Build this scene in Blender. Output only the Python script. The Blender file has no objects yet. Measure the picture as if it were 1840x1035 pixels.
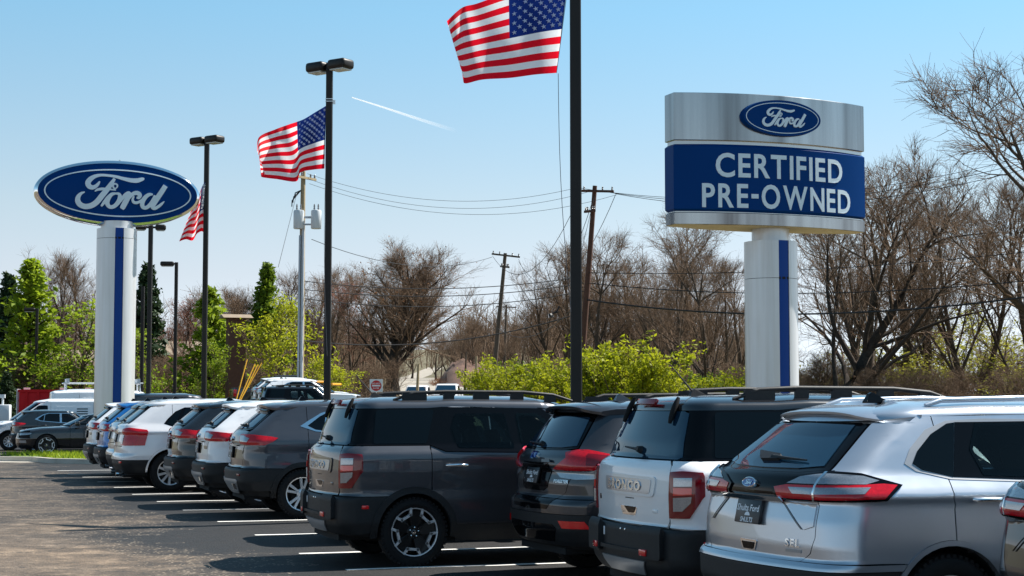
import bpy, bmesh, math, random
import numpy as np
from mathutils import Vector, Matrix
from mathutils.geometry import tessellate_polygon
random.seed(7)
SC = bpy.context.scene
COL = SC.collection
rad = math.radians

# ---------------------------------------------------------------- camera, sky, sun, exposure
cam_d = bpy.data.cameras.new('camera')
cam = bpy.data.objects.new('camera', cam_d)
COL.objects.link(cam)
cam_d.sensor_width = 36.0
cam_d.lens = 58.7
cam_d.clip_end = 20000
CAM_H = 1.72
cam.location = (0, 0, CAM_H)
PITCH = math.atan(205.5 / 3000.0)
cam.rotation_euler = (math.pi / 2 + PITCH, 0, 0)
SC.camera = cam

SUN_DIR = Vector((0.74, 0.36, 1.0)).normalized()          # towards the sun
SUN_EL = math.asin(SUN_DIR.z)
SUN_AZ = math.atan2(SUN_DIR.x, SUN_DIR.y)                  # clockwise from +Y
world = bpy.data.worlds.new('World')
SC.world = world
world.use_nodes = True
wn, wl = world.node_tree.nodes, world.node_tree.links
wn.clear()
w_out = wn.new('ShaderNodeOutputWorld')
w_bg = wn.new('ShaderNodeBackground')
w_sky = wn.new('ShaderNodeTexSky')
w_sky.sky_type = 'NISHITA'
w_sky.sun_disc = False
w_sky.sun_elevation = SUN_EL
w_sky.sun_rotation = SUN_AZ
w_sky.air_density = 1.0
w_sky.dust_density = 0.0
w_sky.ozone_density = 2.5
w_sky.altitude = 600
w_bg.inputs['Strength'].default_value = 0.12
# keep the sky's own brightness, cool its haze from warm to pale blue towards the horizon (all round)
w_geo = wn.new('ShaderNodeTexCoord'); w_sep = wn.new('ShaderNodeSeparateXYZ'); w_bw = wn.new('ShaderNodeRGBToBW')
w_ramp = wn.new('ShaderNodeValToRGB'); w_mul = wn.new('ShaderNodeMix'); w_mul.data_type = 'RGBA'; w_mul.blend_type = 'MULTIPLY'; w_mul.inputs[0].default_value = 1
wl.new(w_geo.outputs['Generated'], w_sep.inputs[0]); wl.new(w_sep.outputs[2], w_ramp.inputs[0])
el = w_ramp.color_ramp.elements
el[0].position = 0.0; el[0].color = (0.485, 0.53, 0.565, 1)
el[1].position = 0.75; el[1].color = (0.30, 0.72, 1.22, 1)
for p_, c_ in ((0.075, (0.465, 0.53, 0.59, 1)), (0.115, (0.46, 0.59, 0.68, 1)), (0.23, (0.36, 0.72, 1.04, 1))):
    e_ = el.new(p_); e_.color = c_
wl.new(w_sky.outputs[0], w_bw.inputs[0]); wl.new(w_bw.outputs[0], w_mul.inputs[6]); wl.new(w_ramp.outputs[0], w_mul.inputs[7])
wl.new(w_mul.outputs[2], w_bg.inputs[0])
wl.new(w_bg.outputs[0], w_out.inputs[0])

sun_d = bpy.data.lights.new('sun', 'SUN')
sun_d.energy = 5.0
sun_d.angle = rad(0.5)
sun_d.color = (1.0, 0.95, 0.87)
sun = bpy.data.objects.new('sun', sun_d)
COL.objects.link(sun)
sun.location = (30, 20, 50)
sun.rotation_euler = SUN_DIR.to_track_quat('Z', 'Y').to_euler()

SC.view_settings.view_transform = 'Standard'
SC.view_settings.look = 'None'
SC.view_settings.exposure = 1.1
SC.view_settings.gamma = 1.0
SC.view_settings.use_curve_mapping = False

# ---------------------------------------------------------------- small helpers
def ray_at(px, py, Y):
    """The point at depth Y seen at photo pixel (px, py) from the viewpoint (used once, to survey where things stand)."""
    c, s = math.cos(PITCH), math.sin(PITCH)
    a, b = (px - 920) / 3000.0, -(py - 517.5) / 3000.0
    d = (a, c - b * s, s + b * c)
    t = Y / d[1]
    return Vector((d[0] * t, Y, CAM_H + d[2] * t))

def smooth01(t):
    t = min(1.0, max(0.0, t))
    return t * t * (3 - 2 * t)

def ground_z(x, y):
    up = 1.1 * smooth01((y - 67) / 12.0) * smooth01((x + 19.5) / 5.0) * (1 - smooth01((x - 6) / 10))
    far = 0.0
    if y > 95:
        d = y - 95
        far = 0.030 * min(d, 40) + 0.018 * max(d - 40, 0) + 0.00003 * min(d, 700) ** 2
    k = 1 - smooth01((x / max(y, 1.0) - .12) / .12)
    return up + min(far, 40) * k

def mesh_obj(name, verts, faces, mat=None, parent=None, smooth=False):
    me = bpy.data.meshes.new(name)
    me.from_pydata([tuple(v) for v in verts], [], [tuple(f) for f in faces])
    if smooth:
        me.shade_smooth()
    me.update()
    return link(name, me, mat, parent)

def link(name, me, mat=None, parent=None):
    o = bpy.data.objects.new(name, me)
    if mat is not None and me is not None and hasattr(me, 'materials'):
        if isinstance(mat, (list, tuple)):
            for m in mat:
                me.materials.append(m)
        else:
            me.materials.append(mat)
    COL.objects.link(o)
    if parent is not None:
        o.parent = parent
    return o

def bm_obj(name, bm, mat=None, parent=None, angle=None):
    me = bpy.data.meshes.new(name)
    bm.normal_update()
    bm.to_mesh(me)
    bm.free()
    if angle is not None:
        me.shade_smooth()
        me.set_sharp_from_angle(angle=rad(angle))
    return link(name, me, mat, parent)

def empty(name, loc=(0, 0, 0), rz=0.0, parent=None):
    o = bpy.data.objects.new(name, None)
    o.empty_display_size = 0.2
    o.location = loc
    o.rotation_euler = (0, 0, rz)
    COL.objects.link(o)
    if parent is not None:
        o.parent = parent
    return o

def tag(o, label=None, cat=None, group=None, kind=None):
    if label: o['label'] = label
    if cat: o['category'] = cat
    if group: o['group'] = group
    if kind: o['kind'] = kind
    return o

def copy_tree(o, parent=None):
    c = o.copy()
    COL.objects.link(c)
    if parent is not None:
        c.parent = parent
    for ch in [k for k in o.children]:
        copy_tree(ch, c)
    return c

def bm_box(bm, lo, hi, M=None):
    lo, hi = Vector(lo), Vector(hi)
    vs = []
    for z in (lo.z, hi.z):
        for y in (lo.y, hi.y):
            for x in (lo.x, hi.x):
                v = Vector((x, y, z))
                vs.append(bm.verts.new(M @ v if M else v))
    for f in ((0, 2, 3, 1), (4, 5, 7, 6), (0, 1, 5, 4), (2, 6, 7, 3), (0, 4, 6, 2), (1, 3, 7, 5)):
        bm.faces.new([vs[i] for i in f])
    return vs

def bm_bevel(bm, w, seg=2):
    bmesh.ops.bevel(bm, geom=list(bm.edges), offset=w, segments=seg, affect='EDGES', profile=0.5)

def bm_tube(bm, pts, r, k=8, cap=True, closed=False):
    """A tube along pts; r is a number or a list of radii."""
    pts = [Vector(p) for p in pts]
    n = len(pts)
    rs = r if isinstance(r, (list, tuple)) else [r] * n
    rings = []
    up = Vector((0, 0, 1))
    for i, p in enumerate(pts):
        a = pts[max(0, i - 1)]
        b = pts[min(n - 1, i + 1)]
        t = (b - a)
        t = t.normalized() if t.length > 1e-9 else Vector((0, 0, 1))
        u = t.cross(up)
        if u.length < 1e-3:
            u = t.cross(Vector((1, 0, 0)))
        u.normalize()
        v = t.cross(u)
        rings.append([bm.verts.new(p + (u * math.cos(q) + v * math.sin(q)) * rs[i])
                      for q in [2 * math.pi * j / k for j in range(k)]])
    for i in range(n - 1):
        for j in range(k):
            bm.faces.new((rings[i][j], rings[i + 1][j], rings[i + 1][(j + 1) % k], rings[i][(j + 1) % k]))
    if cap:
        bm.faces.new(rings[0])
        bm.faces.new(list(reversed(rings[-1])))

def bm_lathe(bm, prof, k=24, axis='z', M=None):
    """Revolve (radius, height) points."""
    rings = []
    for r, h in prof:
        ring = []
        for j in range(k):
            q = 2 * math.pi * j / k
            c, s = r * math.cos(q), r * math.sin(q)
            v = Vector((c, s, h)) if axis == 'z' else Vector((c, h, s))
            ring.append(bm.verts.new(M @ v if M else v))
        rings.append(ring)
    for i in range(len(rings) - 1):
        for j in range(k):
            f = (rings[i][j], rings[i][(j + 1) % k], rings[i + 1][(j + 1) % k], rings[i + 1][j])
            bm.faces.new(f if axis == 'z' else tuple(reversed(f)))
    return rings

def bm_prism(bm, pts, depth, M=None):
    """Extrude a polygon (x, z) along y by depth (centred)."""
    a = [bm.verts.new((M @ Vector((x, -depth / 2, z))) if M else (x, -depth / 2, z)) for x, z in pts]
    b = [bm.verts.new((M @ Vector((x, depth / 2, z))) if M else (x, depth / 2, z)) for x, z in pts]
    n = len(pts)
    bm.faces.new(a)
    bm.faces.new(list(reversed(b)))
    for i in range(n):
        bm.faces.new((a[(i + 1) % n], a[i], b[i], b[(i + 1) % n]))

def text_geo(s, size=1.0, bold=0.0, extrude=0.0, spacing=1.0, res=3):
    """Letters as mesh data centred on the origin in the XY plane: (verts, faces, width, height)."""
    cu = bpy.data.curves.new('lettering', 'FONT')
    cu.body = s
    cu.size = size
    cu.offset = bold
    cu.extrude = extrude
    cu.space_character = spacing
    cu.resolution_u = res
    cu.align_x = 'CENTER'
    cu.align_y = 'CENTER'
    o = bpy.data.objects.new('lettering', cu)
    COL.objects.link(o)
    bpy.context.view_layer.update()
    dg = bpy.context.evaluated_depsgraph_get()
    me = bpy.data.meshes.new_from_object(o.evaluated_get(dg))
    v = np.array([x.co[:] for x in me.vertices])
    f = [tuple(p.vertices) for p in me.polygons]
    bpy.data.objects.remove(o)
    bpy.data.curves.remove(cu)
    bpy.data.meshes.remove(me)
    lo, hi = v.min(0), v.max(0)
    v[:, :2] -= (lo[:2] + hi[:2]) / 2
    return v, f, hi[0] - lo[0], hi[1] - lo[1]

# ---------------------------------------------------------------- materials
def new_mat(name):
    m = bpy.data.materials.new(name)
    m.use_nodes = True
    return m, m.node_tree.nodes, m.node_tree.links, m.node_tree.nodes['Principled BSDF']

def simple(name, col, rough=0.5, metal=0.0, coat=0.0, spec=None, ior=None, noise=0.0, nscale=8.0, bump=0.0, bscale=60.0):
    m, n, l, p = new_mat(name)
    p.inputs['Base Color'].default_value = (*col, 1)
    p.inputs['Roughness'].default_value = rough
    p.inputs['Metallic'].default_value = metal
    p.inputs['Coat Weight'].default_value = coat
    p.inputs['Coat Roughness'].default_value = 0.03
    if spec is not None: p.inputs['Specular IOR Level'].default_value = spec
    if ior is not None: p.inputs['IOR'].default_value = ior
    if noise:
        tc = n.new('ShaderNodeTexCoord'); nz = n.new('ShaderNodeTexNoise')
        nz.inputs['Scale'].default_value = nscale; nz.inputs['Detail'].default_value = 6
        l.new(tc.outputs['Object'], nz.inputs['Vector'])
        mx = n.new('ShaderNodeMix'); mx.data_type = 'RGBA'
        mx.inputs[6].default_value = (*[c * (1 - noise) for c in col], 1)
        mx.inputs[7].default_value = (*[min(1, c * (1 + noise)) for c in col], 1)
        l.new(nz.outputs[0], mx.inputs[0]); l.new(mx.outputs[2], p.inputs['Base Color'])
    if bump:
        tc = n.new('ShaderNodeTexCoord'); nz = n.new('ShaderNodeTexNoise')
        nz.inputs['Scale'].default_value = bscale; nz.inputs['Detail'].default_value = 4
        l.new(tc.outputs['Object'], nz.inputs['Vector'])
        b = n.new('ShaderNodeBump'); b.inputs['Strength'].default_value = bump; b.inputs['Distance'].default_value = 0.01
        l.new(nz.outputs[0], b.inputs['Height']); l.new(b.outputs[0], p.inputs['Normal'])
    return m

def car_paint(name, col, metal=0.55, rough=0.32):
    """Base coat with fine flake, faint dust and a clear coat."""
    m, n, l, p = new_mat(name)
    tc = n.new('ShaderNodeTexCoord')
    du = n.new('ShaderNodeTexNoise'); du.inputs['Scale'].default_value = 5; du.inputs['Detail'].default_value = 7
    l.new(tc.outputs['Object'], du.inputs['Vector'])
    mx = n.new('ShaderNodeMix'); mx.data_type = 'RGBA'
    mx.inputs[6].default_value = (*[c * 0.95 for c in col], 1)
    mx.inputs[7].default_value = (*[min(1, c * 1.05) for c in col], 1)
    l.new(du.outputs[0], mx.inputs[0]); l.new(mx.outputs[2], p.inputs['Base Color'])
    p.inputs['Metallic'].default_value = metal
    mr = n.new('ShaderNodeMapRange'); mr.inputs[3].default_value = rough - 0.02; mr.inputs[4].default_value = rough + 0.03
    l.new(du.outputs[0], mr.inputs[0]); l.new(mr.outputs[0], p.inputs['Roughness'])
    p.inputs['Coat Weight'].default_value = 1.0
    p.inputs['Coat IOR'].default_value = 1.5
    cr = n.new('ShaderNodeMapRange'); cr.inputs[3].default_value = 0.01; cr.inputs[4].default_value = 0.03
    l.new(du.outputs[0], cr.inputs[0]); l.new(cr.outputs[0], p.inputs['Coat Roughness'])
    return m

M = {}
M['paint'] = car_paint('paint', (0.5, 0.5, 0.5))
M['silver'] = car_paint('silver paint', (0.50, 0.54, 0.60), 0.78, 0.29)
M['gray'] = car_paint('graphite paint', (0.062, 0.066, 0.078), 0.62, 0.32)
M['darkgray'] = car_paint('dark grey paint', (0.028, 0.030, 0.037), 0.55, 0.38)
M['white'] = car_paint('white paint', (0.80, 0.81, 0.83), 0.0, 0.3)
M['pearl'] = car_paint('pearl white paint', (0.74, 0.74, 0.76), 0.15, 0.28)
M['black'] = car_paint('black paint', (0.012, 0.013, 0.016), 0.2, 0.2)
M['slate'] = car_paint('dark slate paint', (0.016, 0.024, 0.030), 0.5, 0.28)
M['blue'] = car_paint('blue paint', (0.006, 0.15, 0.46), 0.40, 0.38)
M['red'] = simple('red enamel', (0.50, 0.004, 0.008), 0.5, spec=0.2)
M['glass'] = simple('tinted glass', (0.005, 0.022, 0.045), 0.02, 0, 0, ior=1.8)
M['glass'].node_tree.nodes['Principled BSDF'].inputs['Specular Tint'].default_value = (0.72, 0.9, 1.0, 1)
M['side_glass'] = simple('side glass', (0.003, 0.006, 0.009), 0.02, 0, 0, ior=1.26)
M['plastic'] = simple('dark plastic', (0.015, 0.016, 0.018), 0.55, spec=0.3, noise=0.25, nscale=30, bump=0.15, bscale=400)
M['gloss_black'] = simple('gloss black', (0.003, 0.003, 0.004), 0.06, 0, 0.0, ior=1.28)
M['rubber'] = simple('rubber', (0.009, 0.009, 0.010), 0.8, spec=0.25, noise=0.3, nscale=25, bump=0.2, bscale=150)
M['shell'] = simple('underside', (0.008, 0.008, 0.009), 0.9)
M['chrome'] = simple('chrome', (0.85, 0.86, 0.88), 0.06, 1.0)
M['alloy'] = simple('alloy', (0.66, 0.68, 0.71), 0.42, 0.75)
M['alloy_dark'] = simple('black alloy', (0.012, 0.012, 0.013), 0.3, 0.3)
M['red_lens'] = simple('red lens', (0.50, 0.004, 0.012), 0.05, 0, 0.3, noise=0.45, nscale=45)
M['red_dark'] = simple('deep red lens', (0.19, 0.002, 0.008), 0.05, 0, 0.3)
M['red_bright'] = simple('reflector lens', (0.75, 0.010, 0.012), 0.10, 0, 1.0)
M['clear_lens'] = simple('clear lens', (0.30, 0.32, 0.35), 0.12, 0.5, 1.0, noise=0.45, nscale=110)
M['amber'] = simple('amber lens', (0.7, 0.2, 0.02), 0.1, 0, 1.0)
M['badge'] = simple('badge metal', (0.75, 0.76, 0.78), 0.18, 0.9)
M['oval_blue'] = simple('badge blue', (0.01, 0.05, 0.25), 0.08, 0.2, 1.0)
M['skid'] = simple('silver plastic', (0.36, 0.37, 0.39), 0.35, 0.5)
def see_through(name, tint):
    m, n, l, p = new_mat(name)
    tr = n.new('ShaderNodeBsdfTransparent'); tr.inputs[0].default_value = (*tint, 1)
    gl = n.new('ShaderNodeBsdfGlossy'); gl.inputs['Roughness'].default_value = 0.01
    fr = n.new('ShaderNodeFresnel'); fr.inputs[0].default_value = 1.34
    mx = n.new('ShaderNodeMixShader'); l.new(fr.outputs[0], mx.inputs[0]); l.new(tr.outputs[0], mx.inputs[1]); l.new(gl.outputs[0], mx.inputs[2])
    l.new(mx.outputs[0], n['Material Output'].inputs[0])
    return m
M['door_glass'] = see_through('clear door glass', (0.60, 0.72, 0.68))
M['privacy_glass'] = see_through('privacy door glass', (0.26, 0.32, 0.33))
M['seat_cloth'] = simple('seat cloth', (0.035, 0.035, 0.038), 0.85)
M['plate_black'] = simple('plate insert', (0.014, 0.015, 0.02), 0.35)
M['print_white'] = simple('white print', (0.78, 0.80, 0.84), 0.45)
# ---------------------------------------------------------------- car bodies
def line(tab, v):
    xs = [t[0] for t in tab]; ys = [t[1] for t in tab]
    return np.interp(v, xs, ys)

def soft(tab, v, d=0.012):
    v = np.asarray(v, float)
    return sum(line(tab, v + k * d) for k in (-1.5, -0.75, 0, 0.75, 1.5)) / 5.0

class Shape:
    """A car's skin: at each height a plan outline (rear bow, rear corner, side, front corner, nose).
    s runs along that outline from the middle of the rear, to the right side, to the middle of the nose."""
    def __init__(self, R, W, Fr, b=0.10, rc=0.22, rcx=0.20, tp=0.03, xm=1.6, b2=0.25, rc2=0.35, tp2=0.05, xm2=2.6):
        self.R, self.Wt, self.Fr = R, W, Fr
        self.b, self.rc, self.rcx, self.tp, self.xm = b, rc, rcx, tp, xm
        self.b2, self.rc2, self.tp2, self.xm2 = b2, rc2, tp2, xm2

    def keys(self, z):
        z = np.asarray(z, float)
        W = soft(self.Wt, z); R = soft(self.R, z); F = soft(self.Fr, z)
        Wr = W - self.tp; Wf = W - self.tp2
        yc = Wr - self.rc
        xE = R + self.b + self.rcx
        sE = yc + self.rc * math.pi / 2
        xF = np.maximum(F - self.b2 - self.rc2, xE + 0.2)
        sS = sE + (xF - xE)
        return W, R, F, Wr, Wf, yc, xE, sE, xF, sS

    def rear_x(self, y, z):
        W, R, F, Wr, Wf, yc, xE, sE, xF, sS = self.keys(z)
        q = np.clip((y - yc) / self.rc, 0, 1)
        return R + self.b * (y / Wr) ** 2 + self.rcx * (1 - np.sqrt(1 - q * q))

    def pos(self, s, z):
        s = np.asarray(s, float); z = np.asarray(z, float)
        sg = np.where(s < 0, -1.0, 1.0); a = np.abs(s)
        W, R, F, Wr, Wf, yc, xE, sE, xF, sS = self.keys(z)
        ang = np.clip((a - yc) / self.rc, 0, math.pi / 2)
        y = np.where(a <= yc, a, yc + self.rc * np.sin(ang))
        x = R + self.b * (y / Wr) ** 2 + self.rcx * (1 - np.cos(ang))
        # side
        xs = xE + (a - sE)
        k1 = np.clip((self.xm - xs) / np.maximum(self.xm - xE, 0.2), 0, 1)
        k2 = np.clip((xs - self.xm2) / np.maximum(xF - self.xm2, 0.2), 0, 1)
        ys = W - self.tp * k1 ** 2 - self.tp2 * k2 ** 2
        on = a > sE
        x = np.where(on, xs, x); y = np.where(on, ys, y)
        # front corner and nose
        an = np.clip((a - sS) / self.rc2, 0, math.pi / 2)
        yf = (Wf - self.rc2) + self.rc2 * np.cos(an)
        over = a - sS - self.rc2 * math.pi / 2
        yf = np.where(over > 0, np.maximum(Wf - self.rc2 - over, 0), yf)
        xf = F - self.b2 * (yf / Wf) ** 2 - self.rc2 * (1 - np.sin(an))
        on = a > sS
        x = np.where(on, xf, x); y = np.where(on, yf, y)
        return np.stack([x, -sg * y, z], -1)

    def normal(self, s, z):
        e = 2e-3
        ds = self.pos(s + e, z) - self.pos(s - e, z)
        dz = self.pos(s, z + e) - self.pos(s, z - e)
        n = np.cross(ds, dz)
        l = np.linalg.norm(n, axis=-1, keepdims=True)
        return n / np.maximum(l, 1e-12)

    def end_s(self, z):
        k = self.keys(z)
        return k[9] + self.rc2 * math.pi / 2 + (k[4] - self.rc2)

    def to_s(self, t, a, z):
        W, R, F, Wr, Wf, yc, xE, sE, xF, sS = [float(q) for q in self.keys(z)]
        if t == 'r':
            if a <= yc: return a
            return yc + self.rc * math.asin(min(1.0, (a - yc) / self.rc))
        if t == 'c':
            return yc + a * self.rc * math.pi / 2
        if t == 's':
            if a >= xE: return sE + (a - xE)
            c = 1 - (a - (R + self.b)) / self.rcx
            return yc + self.rc * math.acos(min(1.0, max(-1.0, c)))
        if t == 'k':
            return sS + a * self.rc2 * math.pi / 2
        if t == 'f':
            return sS + self.rc2 * math.pi / 2 + (Wf - self.rc2 - a)
        return a

    def poly(self, pts, closed=True, step=0.05):
        out = []
        n = len(pts)
        for i in range(n if closed else n - 1):
            p, q = pts[i], pts[(i + 1) % n]
            d = math.hypot(q[1] - p[1], q[2] - p[2]) if p[0] == q[0] else abs(q[2] - p[2]) + 0.1
            m = max(1, int(math.ceil(d / step)))
            for j in range(m):
                t = j / m
                z = p[2] + (q[2] - p[2]) * t
                if p[0] == q[0]:
                    out.append((self.to_s(p[0], p[1] + (q[1] - p[1]) * t, z), z))
                else:
                    out.append(((1 - t) * self.to_s(*p) + t * self.to_s(*q), z))
        if not closed:
            out.append((self.to_s(*pts[-1]), pts[-1][2]))
        return out

def round_poly(pts, r, seg=4):
    """Round the corners of a same-tag polygon."""
    if r <= 0: return pts
    out = []
    n = len(pts)
    for i in range(n):
        t, a, z = pts[i]
        P = Vector((a, z)); A = Vector(pts[i - 1][1:]); B = Vector(pts[(i + 1) % n][1:])
        if pts[i - 1][0] != t or pts[(i + 1) % n][0] != t:
            out.append(pts[i]); continue
        d1 = (A - P); d2 = (B - P)
        k = min(r, d1.length * 0.45, d2.length * 0.45)
        p1 = P + d1.normalized() * k; p2 = P + d2.normalized() * k
        for j in range(seg + 1):
            u = j / seg
            q = p1 * (1 - u) ** 2 + P * 2 * u * (1 - u) + p2 * u * u
            out.append((t, q.x, q.y))
    return out

def panel(sh, name, pts, mat, parent, off=0.0, th=0.02, side=1, sym=False, ds=0.10, dz=0.042, step=0.05, holes=()):
    """One skin panel with thickness: a polygon on the unrolled skin, cut into a grid, wrapped onto the car."""
    if sym and pts[0][0] == 'f':
        panel(sh, name, pts, mat, parent, off, th, -side, False, ds, dz, step)
        sym = False
    if sym:
        half = sh.poly(pts, closed=False, step=step)
        poly = half + [(-s, z) for s, z in reversed(half)]
    else:
        poly = sh.poly(pts, step=step)
    # drop doubles
    P = []
    for p in poly:
        if not P or math.hypot(p[0] - P[-1][0], p[1] - P[-1][1]) > 1e-4: P.append(p)
    if math.hypot(P[0][0] - P[-1][0], P[0][1] - P[-1][1]) < 1e-4: P.pop()
    area = sum(P[i][0] * P[(i + 1) % len(P)][1] - P[(i + 1) % len(P)][0] * P[i][1] for i in range(len(P)))
    if area < 0: P.reverse()
    loops = [P] + [sh.poly(h, step=step) for h in holes]
    s0, s1 = min(p[0] for p in P), max(p[0] for p in P)
    z0, z1 = min(p[1] for p in P), max(p[1] for p in P)
    ns = int((s1 - s0) / ds) + 1; nz = int((z1 - z0) / dz) + 1
    gs = [s0 + (s1 - s0) * i / ns for i in range(1, ns)]; gz = [z0 + (z1 - z0) * i / nz for i in range(1, nz)]
    tri = tessellate_polygon([[Vector((s, z, 0)) for s, z in lp] for lp in loops])
    P = [q for lp in loops for q in lp]
    idx, uvl, faces = {}, [], []
    def vid(p):
        k = (round(p[0], 5), round(p[1], 5))
        if k not in idx:
            idx[k] = len(uvl); uvl.append(k)
        return idx[k]
    for t in tri:
        polys = [[P[i] for i in t]]
        for ax_, cuts in ((0, gs), (1, gz)):
            for c in cuts:
                nxt = []
                for q in polys:
                    lo = min(p[ax_] for p in q); hi = max(p[ax_] for p in q)
                    if c <= lo + 1e-6 or c >= hi - 1e-6:
                        nxt.append(q); continue
                    A, B = [], []
                    for i in range(len(q)):
                        p, r = q[i], q[(i + 1) % len(q)]
                        if p[ax_] <= c: A.append(p)
                        if p[ax_] >= c: B.append(p)
                        if (p[ax_] - c) * (r[ax_] - c) < 0:
                            if p[ax_] < r[ax_]: a_, b_ = p, r
                            else: a_, b_ = r, p
                            u = (c - a_[ax_]) / (b_[ax_] - a_[ax_])
                            m = [a_[0] + (b_[0] - a_[0]) * u, a_[1] + (b_[1] - a_[1]) * u]
                            m[ax_] = c
                            A.append(tuple(m)); B.append(tuple(m))
                    nxt += [A, B]
                polys = nxt
        for q in polys:
            ids = []
            for p in q:
                i = vid(p)
                if not ids or ids[-1] != i: ids.append(i)
            if len(ids) > 1 and ids[0] == ids[-1]: ids.pop()
            if len(ids) < 3 or len(set(ids)) != len(ids): continue
            ar_ = sum(uvl[ids[i]][0] * uvl[ids[(i + 1) % len(ids)]][1] - uvl[ids[(i + 1) % len(ids)]][0] * uvl[ids[i]][1] for i in range(len(ids)))
            if abs(ar_) < 1e-9: continue
            if ar_ < 0: ids.reverse()
            faces.append(ids)
    uv = np.array(uvl)
    cnt = {}
    for ids in faces:
        for i in range(len(ids)):
            e = (ids[i], ids[(i + 1) % len(ids)])
            cnt[e] = 1
    rim = [e for e in cnt if (e[1], e[0]) not in cnt]
    if side < 0:
        uv[:, 0] *= -1
        faces = [list(reversed(f)) for f in faces]
        rim = [(b, a) for a, b in rim]
    p = sh.pos(uv[:, 0], uv[:, 1]); nn = sh.normal(uv[:, 0], uv[:, 1])
    top = p + nn * off
    low = p + nn * (off - th)
    V = [tuple(v) for v in top]; N = [tuple(v) for v in nn]
    nb = len(V)
    for a, b in rim:
        t = top[b] - top[a]
        m = np.cross(t, nn[a]); l = np.linalg.norm(m)
        m = m / l if l > 1e-9 else nn[a]
        i = len(V)
        V += [tuple(top[a]), tuple(top[b]), tuple(low[b]), tuple(low[a])]
        N += [tuple(m)] * 4
        faces.append([i + 1, i, i + 3, i + 2])
    me = bpy.data.meshes.new(name)
    me.from_pydata(V, [], faces)
    me.shade_smooth()
    me.normals_split_custom_set_from_vertices(N)
    return link(name, me, mat, parent)

def both(sh, name, pts, mat, parent, **k):
    a = panel(sh, name, pts, mat, parent, side=1, **k)
    b = panel(sh, name, pts, mat, parent, side=-1, **k)
    return a, b

def cap(sh, name, edge, s_of, h, n, d, mat, parent, xr=None, K=9, S=64, tail=None, off=0.0):
    """Roof or bonnet: rings that run inwards from the skin's edge line and rise to a crown."""
    zs = lambda x: line(edge, x)
    ss = np.linspace(0, 1, S)
    z = np.full(S, edge[0][1] if xr is None else xr[1])
    for _ in range(6):
        sv = s_of(ss, z)
        x = sh.pos(sv, z)[:, 0]
        z = zs(x)
    sv = s_of(ss, z)
    P = sh.pos(sv, z)
    x0, x1 = P[:, 0].min(), P[:, 0].max()
    rows = []
    es = (np.linspace(0, 1, K)) ** 1.8
    for e in es:
        Q = P.copy()
        Q[:, 1] *= (1 - e)
        Q[:, 0] += (np.clip(P[:, 0], x0 + d, x1 - d) - P[:, 0]) * e
        hh = h if tail is None else h * line(tail, Q[:, 0])
        Q[:, 2] += hh * (1 - (1 - e) ** n) ** (1.0 / n) + off
        rows.append(Q)
    bm = bmesh.new()
    for sgn in (1, -1):
        grid = [[bm.verts.new((q[0], q[1] * sgn, q[2])) for q in r] for r in rows]
        for i in range(K - 1):
            for j in range(S - 1):
                f = (grid[i][j], grid[i][j + 1], grid[i + 1][j + 1], grid[i + 1][j])
                bm.faces.new(f if sgn > 0 else tuple(reversed(f)))
    bmesh.ops.remove_doubles(bm, verts=bm.verts, dist=0.0015)
    bmesh.ops.recalc_face_normals(bm, faces=bm.faces)
    if sum(f.normal.z for f in bm.faces) < 0:
        bmesh.ops.reverse_faces(bm, faces=bm.faces)
    return bm_obj(name, bm, mat, parent, angle=50)

def point_in(pts, x, z):
    c = False; n = len(pts)
    for i in range(n):
        (x1, z1), (x2, z2) = pts[i][1:], pts[i - 1][1:]
        if (z1 > z) != (z2 > z) and x < (x2 - x1) * (z - z1) / (z2 - z1) + x1: c = not c
    return c

def cabin(root, rows, zb=.62, w=.36):
    """Seats with headrests and a dashboard, seen through the door glass."""
    for x, tilt in rows:
        for y in (-w, w):
            bm = bmesh.new(); bm_box(bm, (-.26, -.25, -.16), (.28, .25, 0)); bm_bevel(bm, .05, 2)
            bmesh.ops.translate(bm, verts=bm.verts, vec=(x, y, zb + .1)); s = bm_obj('seat', bm, M['seat_cloth'], root, angle=50)
            for nm, lo, hi in (('backrest', (-.09, -.24, -.05), (.07, .24, .60)), ('headrest', (-.06, -.13, .64), (.05, .13, .83))):
                bm = bmesh.new(); bm_box(bm, lo, hi); bm_bevel(bm, .045, 2); bm.transform(Matrix.Translation((x - .26, y, zb + .02)) @ Matrix.Rotation(-tilt, 4, 'Y'))
                bm_obj(nm, bm, M['seat_cloth'], s, angle=50)
    bm = bmesh.new(); bm_box(bm, (rows[-1][0] + .62, -.68, .55), (rows[-1][0] + .95, .68, 1.10)); bm_bevel(bm, .06, 2); bm_obj('dashboard', bm, M['seat_cloth'], root, angle=50)

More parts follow.
